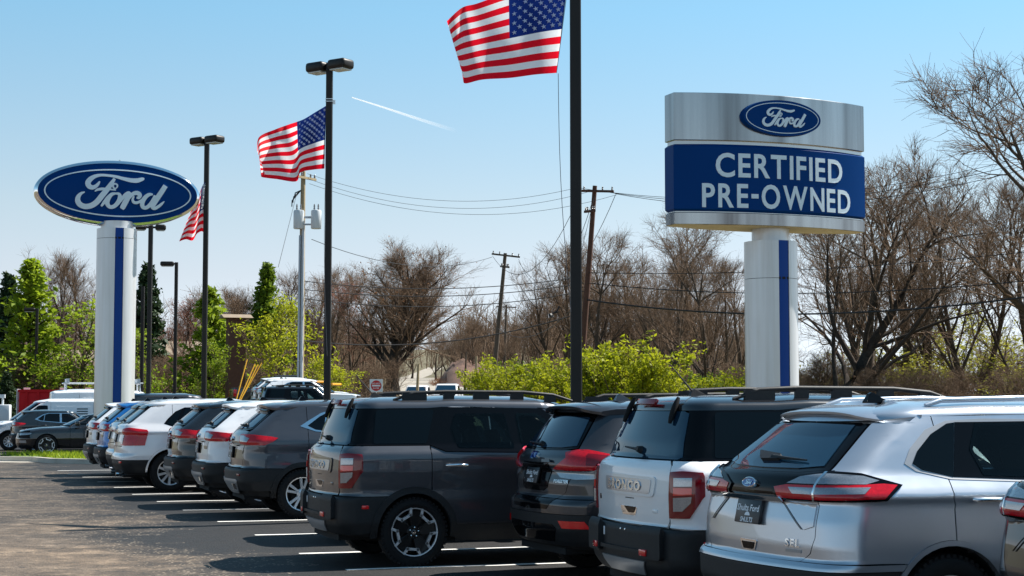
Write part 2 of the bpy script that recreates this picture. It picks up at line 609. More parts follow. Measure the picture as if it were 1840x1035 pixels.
def shell(sh, parent, arches, z0=0.3, ztop=None, zE=None, inset=0.035, wins=()):
    """Dark lining under the skin, with the wheel wells left open."""
    S, Z = 110, 18
    zs = np.linspace(z0, ztop, Z)
    V, F = [], []
    for z in zs:
        e = float(sh.end_s(z))
        s = np.linspace(0, e, S)
        p = sh.pos(s, np.full(S, z)) - sh.normal(s, np.full(S, z)) * inset
        p[:, 1] = np.minimum(p[:, 1], -0.001)
        V.append(p)
    V = np.array(V)
    allv, faces = [], []
    for sg in (1, -1):
        base = len(allv)
        for i in range(Z):
            for j in range(S):
                allv.append((V[i, j, 0], V[i, j, 1] * sg, V[i, j, 2]))
        for i in range(Z - 1):
            for j in range(S - 1):
                c = (V[i, j] + V[i + 1, j + 1]) / 2
                if any(math.hypot(c[0] - ax, c[2] - az) < ar for ax, az, ar in arches) and abs(c[1]) > 0.5: continue
                if abs(c[1]) > .45 and any(point_in(w_, c[0], c[2]) for w_ in wins): continue
                f = [base + i * S + j, base + i * S + j + 1, base + (i + 1) * S + j + 1, base + (i + 1) * S + j]
                faces.append(f if sg > 0 else f[::-1])
    o = mesh_obj('body_shell', allv, faces, M['shell'], parent)
    # wells and floor
    bm = bmesh.new()
    xa, xb = float(V[2, :, 0].min()) + 0.1, float(V[2, :, 0].max()) - 0.1
    ax1, az1, ar1 = arches[0]; ax2, az2, ar2 = arches[-1]
    bm_box(bm, (xa, -0.55, z0 - 0.03), (xb, 0.55, z0 + 0.03))
    for ax, az, ar in arches:
        for sg in (1, -1):
            k = 14
            pr = [(ax + ar * math.cos(q), az + ar * math.sin(q)) for q in np.linspace(-0.15, math.pi + 0.15, k)]
            a = [bm.verts.new((x, sg * 0.90, z)) for x, z in pr]
            b = [bm.verts.new((x, sg * 0.5, z)) for x, z in pr]
            for i in range(k - 1):
                bm.faces.new((a[i], a[i + 1], b[i + 1], b[i]))
            bm.faces.new(b)
    bm_obj('wheel_well', bm, M['shell'], parent)
    return o

# ---------------------------------------------------------------- wheels (axis along y, outer face at -y)
def arc_pts(cx, cz, r, a0, a1, n=14, t='s'):
    return [(t, cx + r * math.cos(rad(a)), cz + r * math.sin(rad(a))) for a in np.linspace(a0, a1, n)]

WHEELS = {}
def wheel_meshes(style, R=0.362, rim=0.232, w=0.235):
    key = (style, R, rim)
    if key in WHEELS: return WHEELS[key]
    h = w / 2
    bm = bmesh.new()
    prof = [(rim - .004, -h * .80), (rim + .008, -h * .90), (rim + .03, -h * .96), (R - .075, -h * 1.0), (R - .035, -h * .97), (R - .012, -h * .84),
            (R - .002, -h * .66), (R, -h * .3), (R, h * .3), (R - .002, h * .66), (R - .03, h * .95), (rim, h * .8)]
    bm_lathe(bm, prof, 48, 'y')
    # tread grooves cut in as raised blocks round the shoulder
    for j in range(48):
        q = 2 * math.pi * j / 48
        Mx = Matrix.Rotation(-q, 4, 'Y')
        bm_box(bm, (R - .02, -h * .93, -.013), (R + .003, -h * .50, .013), Mx)
        bm_box(bm, (R - .02, -h * .40, -.016), (R + .003, h * .40, .016), Mx)
    me_t = bpy.data.meshes.new('tyre'); bm.normal_update(); bm.to_mesh(me_t); bm.free()
    me_t.shade_smooth(); me_t.set_sharp_from_angle(angle=rad(40)); me_t.materials.append(M['rubber'])
    # barrel and brake
    bm = bmesh.new()
    bm_lathe(bm, [(rim, -h * .8), (rim - .02, -h * .5), (rim - .025, h * .5), (0.0, h * .5)], 40, 'y')
    bm_lathe(bm, [(0.0, -h * .05), (.155, -h * .05), (.155, h * .1)], 32, 'y')
    me_b = bpy.data.meshes.new('wheel'); bm.normal_update(); bm.to_mesh(me_b); bm.free()
    me_b.shade_smooth(); me_b.set_sharp_from_angle(angle=rad(40)); me_b.materials.append(M['alloy_dark'])
    bm = bmesh.new()
    extra = None
    if style == 'bracket':
        # machined lip and five machined brackets on a black five-spoke disc
        bm_lathe(bm, [(rim - .012, -h * .70), (rim - .010, -h * .90), (rim + .001, -h * .92), (rim + .003, -h * .80)], 56, 'y')
        for i in range(5):
            a0 = rad(90 + 72 * i + 36)
            pl = [(-.37, rim - .008), (-.30, rim * .74), (.30, rim * .74), (.37, rim - .008)]
            for k in range(3):
                (t0, r0), (t1, r1) = pl[k], pl[k + 1]
                A = Vector((math.cos(a0 + t0) * r0, 0, math.sin(a0 + t0) * r0)); B = Vector((math.cos(a0 + t1) * r1, 0, math.sin(a0 + t1) * r1))
                d = (B - A); L = d.length; d.normalize(); nrm = Vector((-d.z, 0, d.x))
                hw = .0135
                q = [A - d * hw + nrm * hw, B + d * hw + nrm * hw, B + d * hw - nrm * hw, A - d * hw - nrm * hw]
                vo = [bm.verts.new((v.x, -h * .88, v.z)) for v in q]; vi = [bm.verts.new((v.x, -h * .55, v.z)) for v in q]
                bm.faces.new(vo)
                for e in range(4): bm.faces.new((vo[e], vo[(e + 1) % 4], vi[(e + 1) % 4], vi[e]))
        bmx = bmesh.new()
        for i in range(5):
            a0 = rad(90 + 72 * i)
            pts = []
            for r, t in ((.05, .62), (rim - .075, .40), (rim - .012, .33), (rim - .012, -.33), (rim - .075, -.40), (.05, -.62)):
                pts.append((math.cos(a0 + t) * r, math.sin(a0 + t) * r))
            dpt = [-h * .62, -h * .70, -h * .80, -h * .80, -h * .70, -h * .62]
            vo = [bmx.verts.new((x, y, z)) for (x, z), y in zip(pts, dpt)]; vi = [bmx.verts.new((x, -h * .3, z)) for x, z in pts]
            bmx.faces.new(vo)
            for e in range(6): bmx.faces.new((vo[e], vo[(e + 1) % 6], vi[(e + 1) % 6], vi[e]))
        bm_lathe(bmx, [(0, -h * .70), (.062, -h * .70), (.072, -h * .62), (.072, -h * .3)], 24, 'y')
        bmesh.ops.recalc_face_normals(bmx, faces=bmx.faces)
        me_x = bpy.data.meshes.new('spoke_disc'); bmx.to_mesh(me_x); bmx.free(); me_x.materials.append(M['alloy_dark'])
        extra = me_x
    else:
        bm_lathe(bm, [(rim - .016, -h * .55), (rim - .012, -h * .86), (rim + .001, -h * .92), (rim + .003, -h * .80)], 56, 'y')
        n, tw = (5, True) if style == 'split' else (10, False)
        for i in range(n):
            for sg in ((-1, 1) if tw else (0,)):
                a0 = rad(90 + 360 / n * i)
                t1, t0 = (sg * .21, sg * .16) if tw else (0, 0)
                w0, w1 = (.016, .020) if tw else (.017, .024)
                q = []
                for r, t, ww in ((.05, t0 * .9, w0), (rim - .008, t1, w1)):
                    c = Vector((math.cos(a0 + t) * r, 0, math.sin(a0 + t) * r))
                    u = Vector((-math.sin(a0), 0, math.cos(a0)))
                    q.append((c - u * ww, c + u * ww))
                (A, B), (Cc, D) = q
                vo = [bm.verts.new((A.x, -h * .66, A.z)), bm.verts.new((Cc.x, -h * .84, Cc.z)), bm.verts.new((D.x, -h * .84, D.z)), bm.verts.new((B.x, -h * .66, B.z))]
                vi = [bm.verts.new((v.co.x, v.co.y + .05, v.co.z)) for v in vo]
                bm.faces.new(vo)
                for e in range(4): bm.faces.new((vo[e], vo[(e + 1) % 4], vi[(e + 1) % 4], vi[e]))
        bm_lathe(bm, [(0, -h * .74), (.03, -h * .74), (.05, -h * .70), (.075, -h * .62), (.08, -h * .3)], 24, 'y')
    bmesh.ops.recalc_face_normals(bm, faces=bm.faces)
    me_r = bpy.data.meshes.new('rim'); bm.to_mesh(me_r); bm.free()
    me_r.materials.append(M['alloy'])
    # nuts and centre cap
    bm = bmesh.new()
    for i in range(5):
        a0 = rad(90 + 72 * i)
        Mx = Matrix.Translation((math.cos(a0) * .048, -h * .70, math.sin(a0) * .048))
        bm_lathe(bm, [(0, -.016), (.0085, -.014), (.010, 0)], 6, 'y', Mx)
    bm_lathe(bm, [(0, -h * .78), (.020, -h * .775), (.026, -h * .70)], 20, 'y')
    bmesh.ops.recalc_face_normals(bm, faces=bm.faces)
    me_n = bpy.data.meshes.new('lug_nut'); bm.to_mesh(me_n); bm.free(); me_n.materials.append(M['chrome'])
    WHEELS[key] = (me_b, me_t, me_r, me_n, extra)
    return WHEELS[key]

def add_wheels(root, style, xs, track, R=0.362, rim=0.232):
    me_b, me_t, me_r, me_n, ex = wheel_meshes(style, R, rim)
    for x in xs:
        for sg in (-1, 1):
            w = link('wheel', me_b, None, root)
            w.location = (x, sg * track, R)
            w.rotation_euler = (0, random.uniform(0, 6.28) if not (sg < 0 and x == xs[0]) else 0.10, 0 if sg < 0 else math.pi)
            link('tyre', me_t, None, w); link('rim', me_r, None, w); link('hub_cap', me_n, None, w)
            if ex: link('spoke_disc', ex, None, w)

# ---------------------------------------------------------------- parts that sit on the skin
def on_skin(sh, s, z, off=0.0):
    s, z = np.array([s], float), np.array([z], float)
    return Vector((sh.pos(s, z) + sh.normal(s, z) * off)[0]), Vector(sh.normal(s, z)[0])

def skin_text(sh, name, txt, size, s0, z0, mat, parent, bold=0.0, off=0.006, th=0.006, spacing=1.0, sx=1.0, side=1):
    v, f, w, h = text_geo(txt, size, bold, 0.0, spacing, 2)
    s = s0 + v[:, 0] * sx; z = z0 + v[:, 1]
    p = sh.pos(s, z); n = sh.normal(s, z)
    top = p + n * (off + th); low = p + n * (off - 0.004)
    k = len(v)
    cnt = set()
    for q in f:
        for i in range(len(q)): cnt.add((q[i], q[(i + 1) % len(q)]))
    faces = [tuple(q) for q in f] + [(a, a + k, b + k, b) for a, b in cnt if (b, a) not in cnt]
    return mesh_obj(name, list(top) + list(low), faces, mat, parent)

def skin_box(sh, name, s, z, size, mat, parent, off=0.0, roll=0.0, bev=0.004):
    """A small bevelled box lying on the skin: size = along s, up, out."""
    p, n = on_skin(sh, s, z, off)
    q, _ = on_skin(sh, s + .01, z, off)
    u = (q - p).normalized(); v = n.cross(u).normalized()
    if roll:
        c, si = math.cos(roll), math.sin(roll); u, v = u * c + v * si, v * c - u * si
    Mx = Matrix((u, v, n)).transposed().to_4x4(); Mx.translation = p
    bm = bmesh.new()
    a, b, c = size
    bm_box(bm, (-a / 2, -b / 2, -0.01), (a / 2, b / 2, c))
    if bev: bm_bevel(bm, bev, 2)
    bm.transform(Mx)
    bmesh.ops.recalc_face_normals(bm, faces=bm.faces)
    return bm_obj(name, bm, mat, parent, angle=35)

def oval_badge(sh, s, z, a, parent, off=0.01):
    p, n = on_skin(sh, s, z, off)
    q, _ = on_skin(sh, s + .01, z, off)
    u = (q - p).normalized(); v = n.cross(u).normalized()
    Mx = Matrix((u, v, n)).transposed().to_4x4(); Mx.translation = p
    bm = bmesh.new()
    b = a * 0.42
    rings = []
    for k, hh in ((1.0, -0.01), (1.0, .012), (.93, .016), (.86, .012)):
        rings.append([bm.verts.new(Mx @ Vector((a * k * math.cos(t), (b - a * (1 - k)) * math.sin(t), hh))) for t in np.linspace(0, 2 * math.pi, 28, endpoint=False)])
    for i in range(3):
        for j in range(28): bm.faces.new((rings[i][j], rings[i][(j + 1) % 28], rings[i + 1][(j + 1) % 28], rings[i + 1][j]))
    o = bm_obj('badge', bm, M['chrome'], parent, angle=40)
    bm = bmesh.new()
    bm.faces.new([bm.verts.new(Mx @ Vector((a * .88 * math.cos(t), (b - a * .12) * math.sin(t), .013))) for t in np.linspace(0, 2 * math.pi, 28, endpoint=False)])
    f = bm_obj('badge_face', bm, M['oval_blue'], o)
    script(lambda uu, vv, hh: Mx @ Vector((uu * a * .88, vv * a * .88, .0135 + hh)), .0015, 'badge_script', M['badge'], o)
    return o

def licence_plate(sh, s, z, parent, off=0.014):
    o = skin_box(sh, 'licence_plate', s, z, (.315, .17, .012), M['plate_black'], parent, off=off, bev=.004)
    for txt, sz, dz, bold in (('Shults Ford', .062, .018, .0012), ('SHULTS', .046, -.062, .0012)):
        v, f, w, h = text_geo(txt, sz, bold, 0, 1.0, 2)
        p, n = on_skin(sh, s, z, off + .0135); q, _ = on_skin(sh, s + .01, z, off + .0135)
        u = (q - p).normalized(); vv = n.cross(u).normalized()
        sx = min(1.0, .285 / w)
        mesh_obj('plate_lettering', [p + u * (a[0] * sx) + vv * (a[1] + dz) for a in v], f, M['print_white'], o)
    # small dome emblem, bolts
    bm = bmesh.new()
    cs = [p + u * (.034 * math.cos(t)) + vv * (-.034 + .026 * math.sin(t)) for t in np.linspace(0, math.pi, 12)]
    bm.faces.new([bm.verts.new(c) for c in cs])
    bm_obj('plate_emblem', bm, M['print_white'], o)
    return o

# brush-script word for the oval emblems: strokes traced as (x, y, width) on a 1840 x 776 grid
SCRIPT = [
 [(1190,222,14),(1168,228,38),(1110,244,50),(1040,240,46),(960,222,36),(880,200,30),(800,188,26),(730,184,28),(668,196,38),(618,226,52),(590,266,58),(602,304,56),(640,320,46),(678,302,38),(700,276,28),(714,252,12)],
 [(872,222,26),(835,280,46),(790,345,56),(735,415,60),(685,478,60),(630,515,58),(565,525,56),(510,502,58),(486,460,56),(492,418,46),(520,384,30),(558,368,10)],
 [(664,362,10),(690,344,26),(740,336,30),(800,338,20),(858,346,14),(886,350,10)],
 [(884,352,10),(870,334,16),(856,312,18),(858,290,18),(876,280,18),(898,290,18),(900,312,16),(884,330,14),(862,334,12)],
 [(734,524,18),(762,484,34),(800,430,34),(832,396,26),(850,384,10)],
 [(884,386,20),(842,396,38),(808,440,46),(796,492,48),(822,530,38),(868,526,42),(912,482,48),(930,428,46),(918,392,30),(884,386,20)],
 [(900,520,14),(940,462,32),(985,402,36),(1016,378,30),(1036,372,12)],
 [(1046,376,28),(1022,420,52),(990,480,58),(962,536,56),(952,554,40)],
 [(996,480,20),(1036,424,34),(1076,388,42),(1116,382,46),(1142,404,46),(1132,432,36),(1108,432,18)],
 [(1080,418,14),(1066,452,26),(1080,484,30),(1120,486,30),(1160,462,26),(1200,424,20),(1224,404,12)],
 [(1282,398,16),(1240,400,38),(1196,436,46),(1170,490,48),(1178,534,42),(1214,542,38),(1258,508,44),(1294,452,44),(1306,408,24)],
 [(1420,302,52),(1386,356,54),(1342,424,56),(1300,490,56),(1282,532,46),(1306,550,36),(1346,530,32),(1380,502,28),(1408,474,8)],
]
def script(place, th, name, mat, parent):
    """place(u, v, h): u along the word (-1..1 over the oval's half width), v up, h out."""
    bm = bmesh.new()
    for k, st in enumerate(SCRIPT):
        pts = [Vector(((X - 920) / 850.0, -(Y - 380 - .047 * (X - 920)) / 850.0)) for X, Y, w in st]
        ws = [w / 850.0 / 2 for X, Y, w in st]
        # smooth the stroke
        P, Wd = [], []
        n = len(pts)
        for i in range(n - 1):
            p0, p1, p2, p3 = pts[max(0, i - 1)], pts[i], pts[i + 1], pts[min(n - 1, i + 2)]
            for j in range(4):
                t = j / 4
                P.append(0.5 * ((2 * p1) + (p2 - p0) * t + (2 * p0 - 5 * p1 + 4 * p2 - p3) * t * t + (3 * p1 - p0 - 3 * p2 + p3) * t ** 3))
                Wd.append(ws[i] * (1 - t) + ws[i + 1] * t)
        P.append(pts[-1]); Wd.append(ws[-1])
        hh = th * (1 + .12 * k)
        L, Rr = [], []
        for i, p in enumerate(P):
            t = (P[min(len(P) - 1, i + 1)] - P[max(0, i - 1)])
            t = t.normalized() if t.length > 1e-9 else Vector((1, 0))
            nn = Vector((-t.y, t.x))
            L.append(p + nn * Wd[i]); Rr.append(p - nn * Wd[i])
        a = [bm.verts.new(place(q.x, q.y, hh)) for q in L]; b = [bm.verts.new(place(q.x, q.y, hh)) for q in Rr]
        c = [bm.verts.new(place(q.x, q.y, 0)) for q in L]; d = [bm.verts.new(place(q.x, q.y, 0)) for q in Rr]
        for i in range(len(P) - 1):
            bm.faces.new((a[i], b[i], b[i + 1], a[i + 1]))
            bm.faces.new((c[i], a[i], a[i + 1], c[i + 1]))
            bm.faces.new((b[i], d[i], d[i + 1], b[i + 1]))
        bm.faces.new((a[0], c[0], d[0], b[0])); bm.faces.new((a[-1], b[-1], d[-1], c[-1]))
    return bm_obj(name, bm, mat, parent)

def door_handle(sh, x, z, parent, mat, L=.22):
    p, n = on_skin(sh, sh.to_s('s', x, z), z)
    bm = bmesh.new()
    for sg in (1, -1):
        pass
    bm_tube(bm, [p + Vector((-L / 2, 0, 0)) + n * .002, p + Vector((-L / 2 + .02, 0, .003)) + n * .034, p + Vector((0, 0, .005)) + n * .040,
                 p + Vector((L / 2 - .02, 0, .003)) + n * .034, p + Vector((L / 2, 0, 0)) + n * .002], [.012, .014, .015, .014, .012], 8)
    return bm_obj('door_handle', bm, mat, parent, angle=60)

def mirror_pts(p): return Vector((p[0], -p[1], p[2]))

def add_handles(sh, x, z, doors, mat, L=.22):
    o = door_handle(sh, x, z, doors[0], mat, L)
    me = o.data.copy(); me.transform(Matrix.Scale(-1, 4, (0, 1, 0))); me.flip_normals()
    link('door_handle', me, None, doors[1])

def roof_rails(root, pts, y, mat, gaps=None):
    """Two rails along the roof; pts = side outline (x, z)."""
    for sg in (-1, 1):
        bm = bmesh.new()
        up = pts
        for a in range(len(up) - 1):
            pass
        bm_tube(bm, [(x, sg * (y - dy), z) for x, z, dy in pts], [.014] + [.020] * (len(pts) - 2) + [.014], 8)
        if gaps:
            for x0, x1, zb, zt in gaps:
                bm_box(bm, (x0, sg * y - .016, zb), (x1, sg * y + .016, zt))
        bm_obj('roof_rail', bm, mat, root, angle=50)

def shark_fin(root, x, y, z, mat, mast=False):
    bm = bmesh.new()
    pr = [(0, 0), (.03, .055), (.05, .065), (.07, .062), (.17, .004), (.17, -.01), (0, -.01)]
    a = [bm.verts.new((x + px_, y - .012 * (1 if pz > .02 else 2.4), z + pz)) for px_, pz in pr]
    b = [bm.verts.new((x + px_, y + .012 * (1 if pz > .02 else 2.4), z + pz)) for px_, pz in pr]
    bm.faces.new(a); bm.faces.new(list(reversed(b)))
    for i in range(len(pr)): bm.faces.new((a[i], b[i], b[(i + 1) % len(pr)], a[(i + 1) % len(pr)]))
    if mast:
        bm_tube(bm, [(x + .05, y, z + .03), (x - .06, y, z + .15), (x - .17, y, z + .27)], [.009, .006, .004], 6)
    bmesh.ops.recalc_face_normals(bm, faces=bm.faces)
    bm_obj('antenna', bm, mat, root)

def spoiler(root, mat, xroot, xtip, wroot, wtip, zroot, ztip, bow=.06, th=.035, zdrop=.03, lip=None):
    """The lip over the rear window: a tapering slab bowed in plan, its ends turned down."""
    n = 21
    us = np.linspace(-1, 1, n)
    sec = []
    for u in us:
        k = abs(u)
        xt = xtip + bow * k * k + (.10 * max(0, (k - .8) / .2) ** 2)
        z1 = ztip - zdrop * k ** 3; z0 = zroot - zdrop * 1.2 * k ** 3
        yr, yt = -u * wroot, -u * wtip
        xr = xroot + .03 * k * k
        xm = (xr + xt) / 2; ym = (yr + yt) / 2; zm = (z0 + z1) / 2 + .010
        sec.append([(xr, yr, z0), (xm, ym, zm), (xt + .02, yt, z1 + .004), (xt, yt, z1 - .006), (xt + .004, yt, z1 - th * .7), (xt + .05, yt, z1 - th), (xr - .02, yr, z0 - th - .035)])
    V = [p for s in sec for p in s]; m = len(sec[0]); F = []
    for i in range(n - 1):
        for j in range(m):
            F.append((i * m + j, (i + 1) * m + j, (i + 1) * m + (j + 1) % m, i * m + (j + 1) % m))
    F.append(tuple(range(m))); F.append(tuple(reversed(range((n - 1) * m, n * m))))
    bm = bmesh.new()
    vs = [bm.verts.new(v) for v in V]
    for f in F: bm.faces.new([vs[i] for i in f])
    bmesh.ops.recalc_face_normals(bm, faces=bm.faces)
    return bm_obj('spoiler', bm, mat, root, angle=42)

def wiper(sh, s0, z0, s1, z1, parent, motor=True):
    bm = bmesh.new()
    p0, n0 = on_skin(sh, s0, z0, .03)
    pts = []
    for t in np.linspace(0, 1, 7):
        p, n = on_skin(sh, s0 + (s1 - s0) * t, z0 + (z1 - z0) * t, .022)
        pts.append(p)
    bm_tube(bm, pts, [.016, .015, .012, .010, .009, .008, .006], 6)
    if motor:
        p, n = on_skin(sh, s0, z0, 0)
        q, _ = on_skin(sh, s0, z0, .045)
        bm_tube(bm, [p, q], [.035, .022], 10)
    return bm_obj('wiper', bm, M['plastic'], parent, angle=50)

def mirror_set(root, x, y, z, mat):
    for sg in (-1, 1):
        bm = bmesh.new()
        bm_box(bm, (x - .06, y, z), (x + .10, y + .22, z + .15))
        bm_bevel(bm, .04, 3)
        if sg < 0: bm.transform(Matrix.Scale(-1, 4, (0, 1, 0))); bmesh.ops.reverse_faces(bm, faces=bm.faces)
        bm_obj('side_mirror', bm, mat, root, angle=50)

# ---------------------------------------------------------------- generic front and doors
def top_line(sp, x): return float(line(sp['roof'], x))

def side_parts(sp, sh, root, P):
    """Doors, fender, sill, bonnet, windscreen and nose, shared by all the bodies."""
    x1, x2, x3 = sp['seams']
    ax, az, ar = sp['arch_r']; fx, fz, fr = sp['arch_f']
    zl = sp.get('sill', .44); g = .004
    cow = sp['cowl']; zc = sp['zcowl']
    # rear door: follows the rear arch
    rim_pts = [(x, z) for _, x, z in arc_pts(ax, az, ar + .006, 0, 90, 16)]
    rd = [('s', x1 + g, top_line(sp, x1))]
    zz = az + math.sqrt(max(0, (ar + .006) ** 2 - (x1 + g - ax) ** 2)) if x1 < ax + ar else zl
    rd.append(('s', x1 + g, zz))
    for x, z in reversed(rim_pts):
        if x > x1 + g + .01 and z > zl + .01: rd.append(('s', x, z))
    xe = ax + math.sqrt(max(0, (ar + .006) ** 2 - (zl - az) ** 2)) if abs(zl - az) < ar else ax
    rd.append(('s', max(xe, x1 + g), zl))
    rd += [('s', x2 - g, zl), ('s', x2 - g, top_line(sp, x2))]
    hl_ = sp.get('holes')
    rear_doors = both(sh, 'rear_door', rd, P, root, holes=[hl_[0]] if hl_ else ())
    wt = sp['ws_top']
    fd = [('s', x2 + g, top_line(sp, x2)), ('s', x2 + g, zl), ('s', x3 - g, zl), ('s', x3 - g, zc - .02),
          ('s', x3 - .10, zc + .03), ('s', wt[0] - .38, wt[1] - .03), ('s', wt[0] - .45, top_line(sp, wt[0] - .45))]
    front_doors = both(sh, 'front_door', fd, P, root, holes=[hl_[1]] if hl_ else ())
    # A pillar
    both(sh, 'front_pillar', [('s', x3 - .095, zc + .035), ('s', wt[0] - .37, wt[1] - .03), ('s', wt[0] - .44, wt[1]), ('k', .35, wt[1]), ('k', .35, zc + .03)], P, root)
    # fender
    fe = [('s', x3 + g, zc - .03), ('s', x3 + g, zl)]
    for _, x, z in arc_pts(fx, fz, fr + .006, 180, 0, 22):
        if z >= zl and x > x3 + .01: fe.append(('s', x, z))
    nose = sp['nose']
    fe += [('s', nose[0] - .0, .62), ('s', nose[0] - .02, float(line(sp['hood'], nose[0])))]
    xs = np.linspace(nose[0] - .05, x3 + .1, 8)
    fe += [('s', x, float(line(sp['hood'], x))) for x in xs]
    both(sh, 'fender', fe, P, root)
    both(sh, 'rocker_panel', [('s', ax + ar + .01, zl - .005), ('s', ax + ar + .01, .26), ('s', fx - fr - .01, .26), ('s', fx - fr - .01, zl - .005)], sp['cladding'] or P, root, off=.006)
    # nose
    nb = [('f', 0, .66), ('k', .9, .66), ('k', 0, .62), ('s', fx + fr * .80, .60), ('s', fx + fr + .008, fz), ('s', fx + fr + .02, .30), ('k', 0, .26), ('f', 0, .24)]
    if sp.get('coupe'): nb = [('f', 0, .58)] + [('k', .9, .58), ('k', 0, .56), ('s', fx + fr * .8, .54)] + nb[4:]
    panel(sh, 'front_bumper', nb, P, root, sym=True)
    zn = sp['znose']
    panel(sh, 'grille', [('f', 0, zn - .01), ('f', .52, zn - .01), ('f', .50, sp.get('zgr', .67)), ('f', 0, sp.get('zgr', .67))], M['gloss_black'], root, sym=True, off=-.005)
    hl = sp.get('headlight') or [('f', .54, zn - .02), ('k', .5, zn - .02), ('k', .1, zn - .05), ('k', .3, zn - .14), ('f', .54, zn - .13)]
    both(sh, 'headlight', hl, M['clear_lens'], root, off=.006, th=.03)
    # bonnet
    def s_hood(t, z):
        a = np.array([sh.to_s('s', x3 + .02, float(q)) for q in z]); b = sh.end_s(z)
        return a + (b - a) * t
    cap(sh, 'hood', sp['hood'], s_hood, sp.get('hood_h', .05), 2.2, .25, P, root, xr=(0, zc - .05), K=7, S=40)
    panel(sh, 'windshield', [('f', 0, wt[1] - .01), ('f', sp['Wtop'] - sh.rc2 * .6, wt[1] - .01), ('k', .45, zc + .04), ('f', 0, zc + .04)], M['glass'], root, sym=True, off=.004)
    return rear_doors, front_doors

def full_roof(sp, sh, root, mat):
    def s_roof(t, z):
        e = sh.end_s(z)
        return e * t
    return cap(sh, 'roof', sp['roof'], s_roof, sp['roof_h'], sp.get('roof_n', 2.5), sp.get('roof_d', .5), mat, root, xr=(0, sp['roof'][0][1]), S=90, K=11)

PART_NOTE = {}
def dress(root, paint, roof=None, rename=None):
    """Give a copy its own paint: slots that hold the base paint are switched on the object."""
    for o in [root] + list(root.children_recursive):
        if o.type == 'MESH' and o.data.materials and o.data.materials[0] == M['paint']:
            o.material_slots[0].link = 'OBJECT'
            o.material_slots[0].material = roof if (roof and o.name.split('.')[0] in ('roof', 'roof_corner')) else paint
# ---------------------------------------------------------------- the car models (x forward from the rear bumper, metres)
def base_root(name):
    return empty(name, (0, 0, 0))

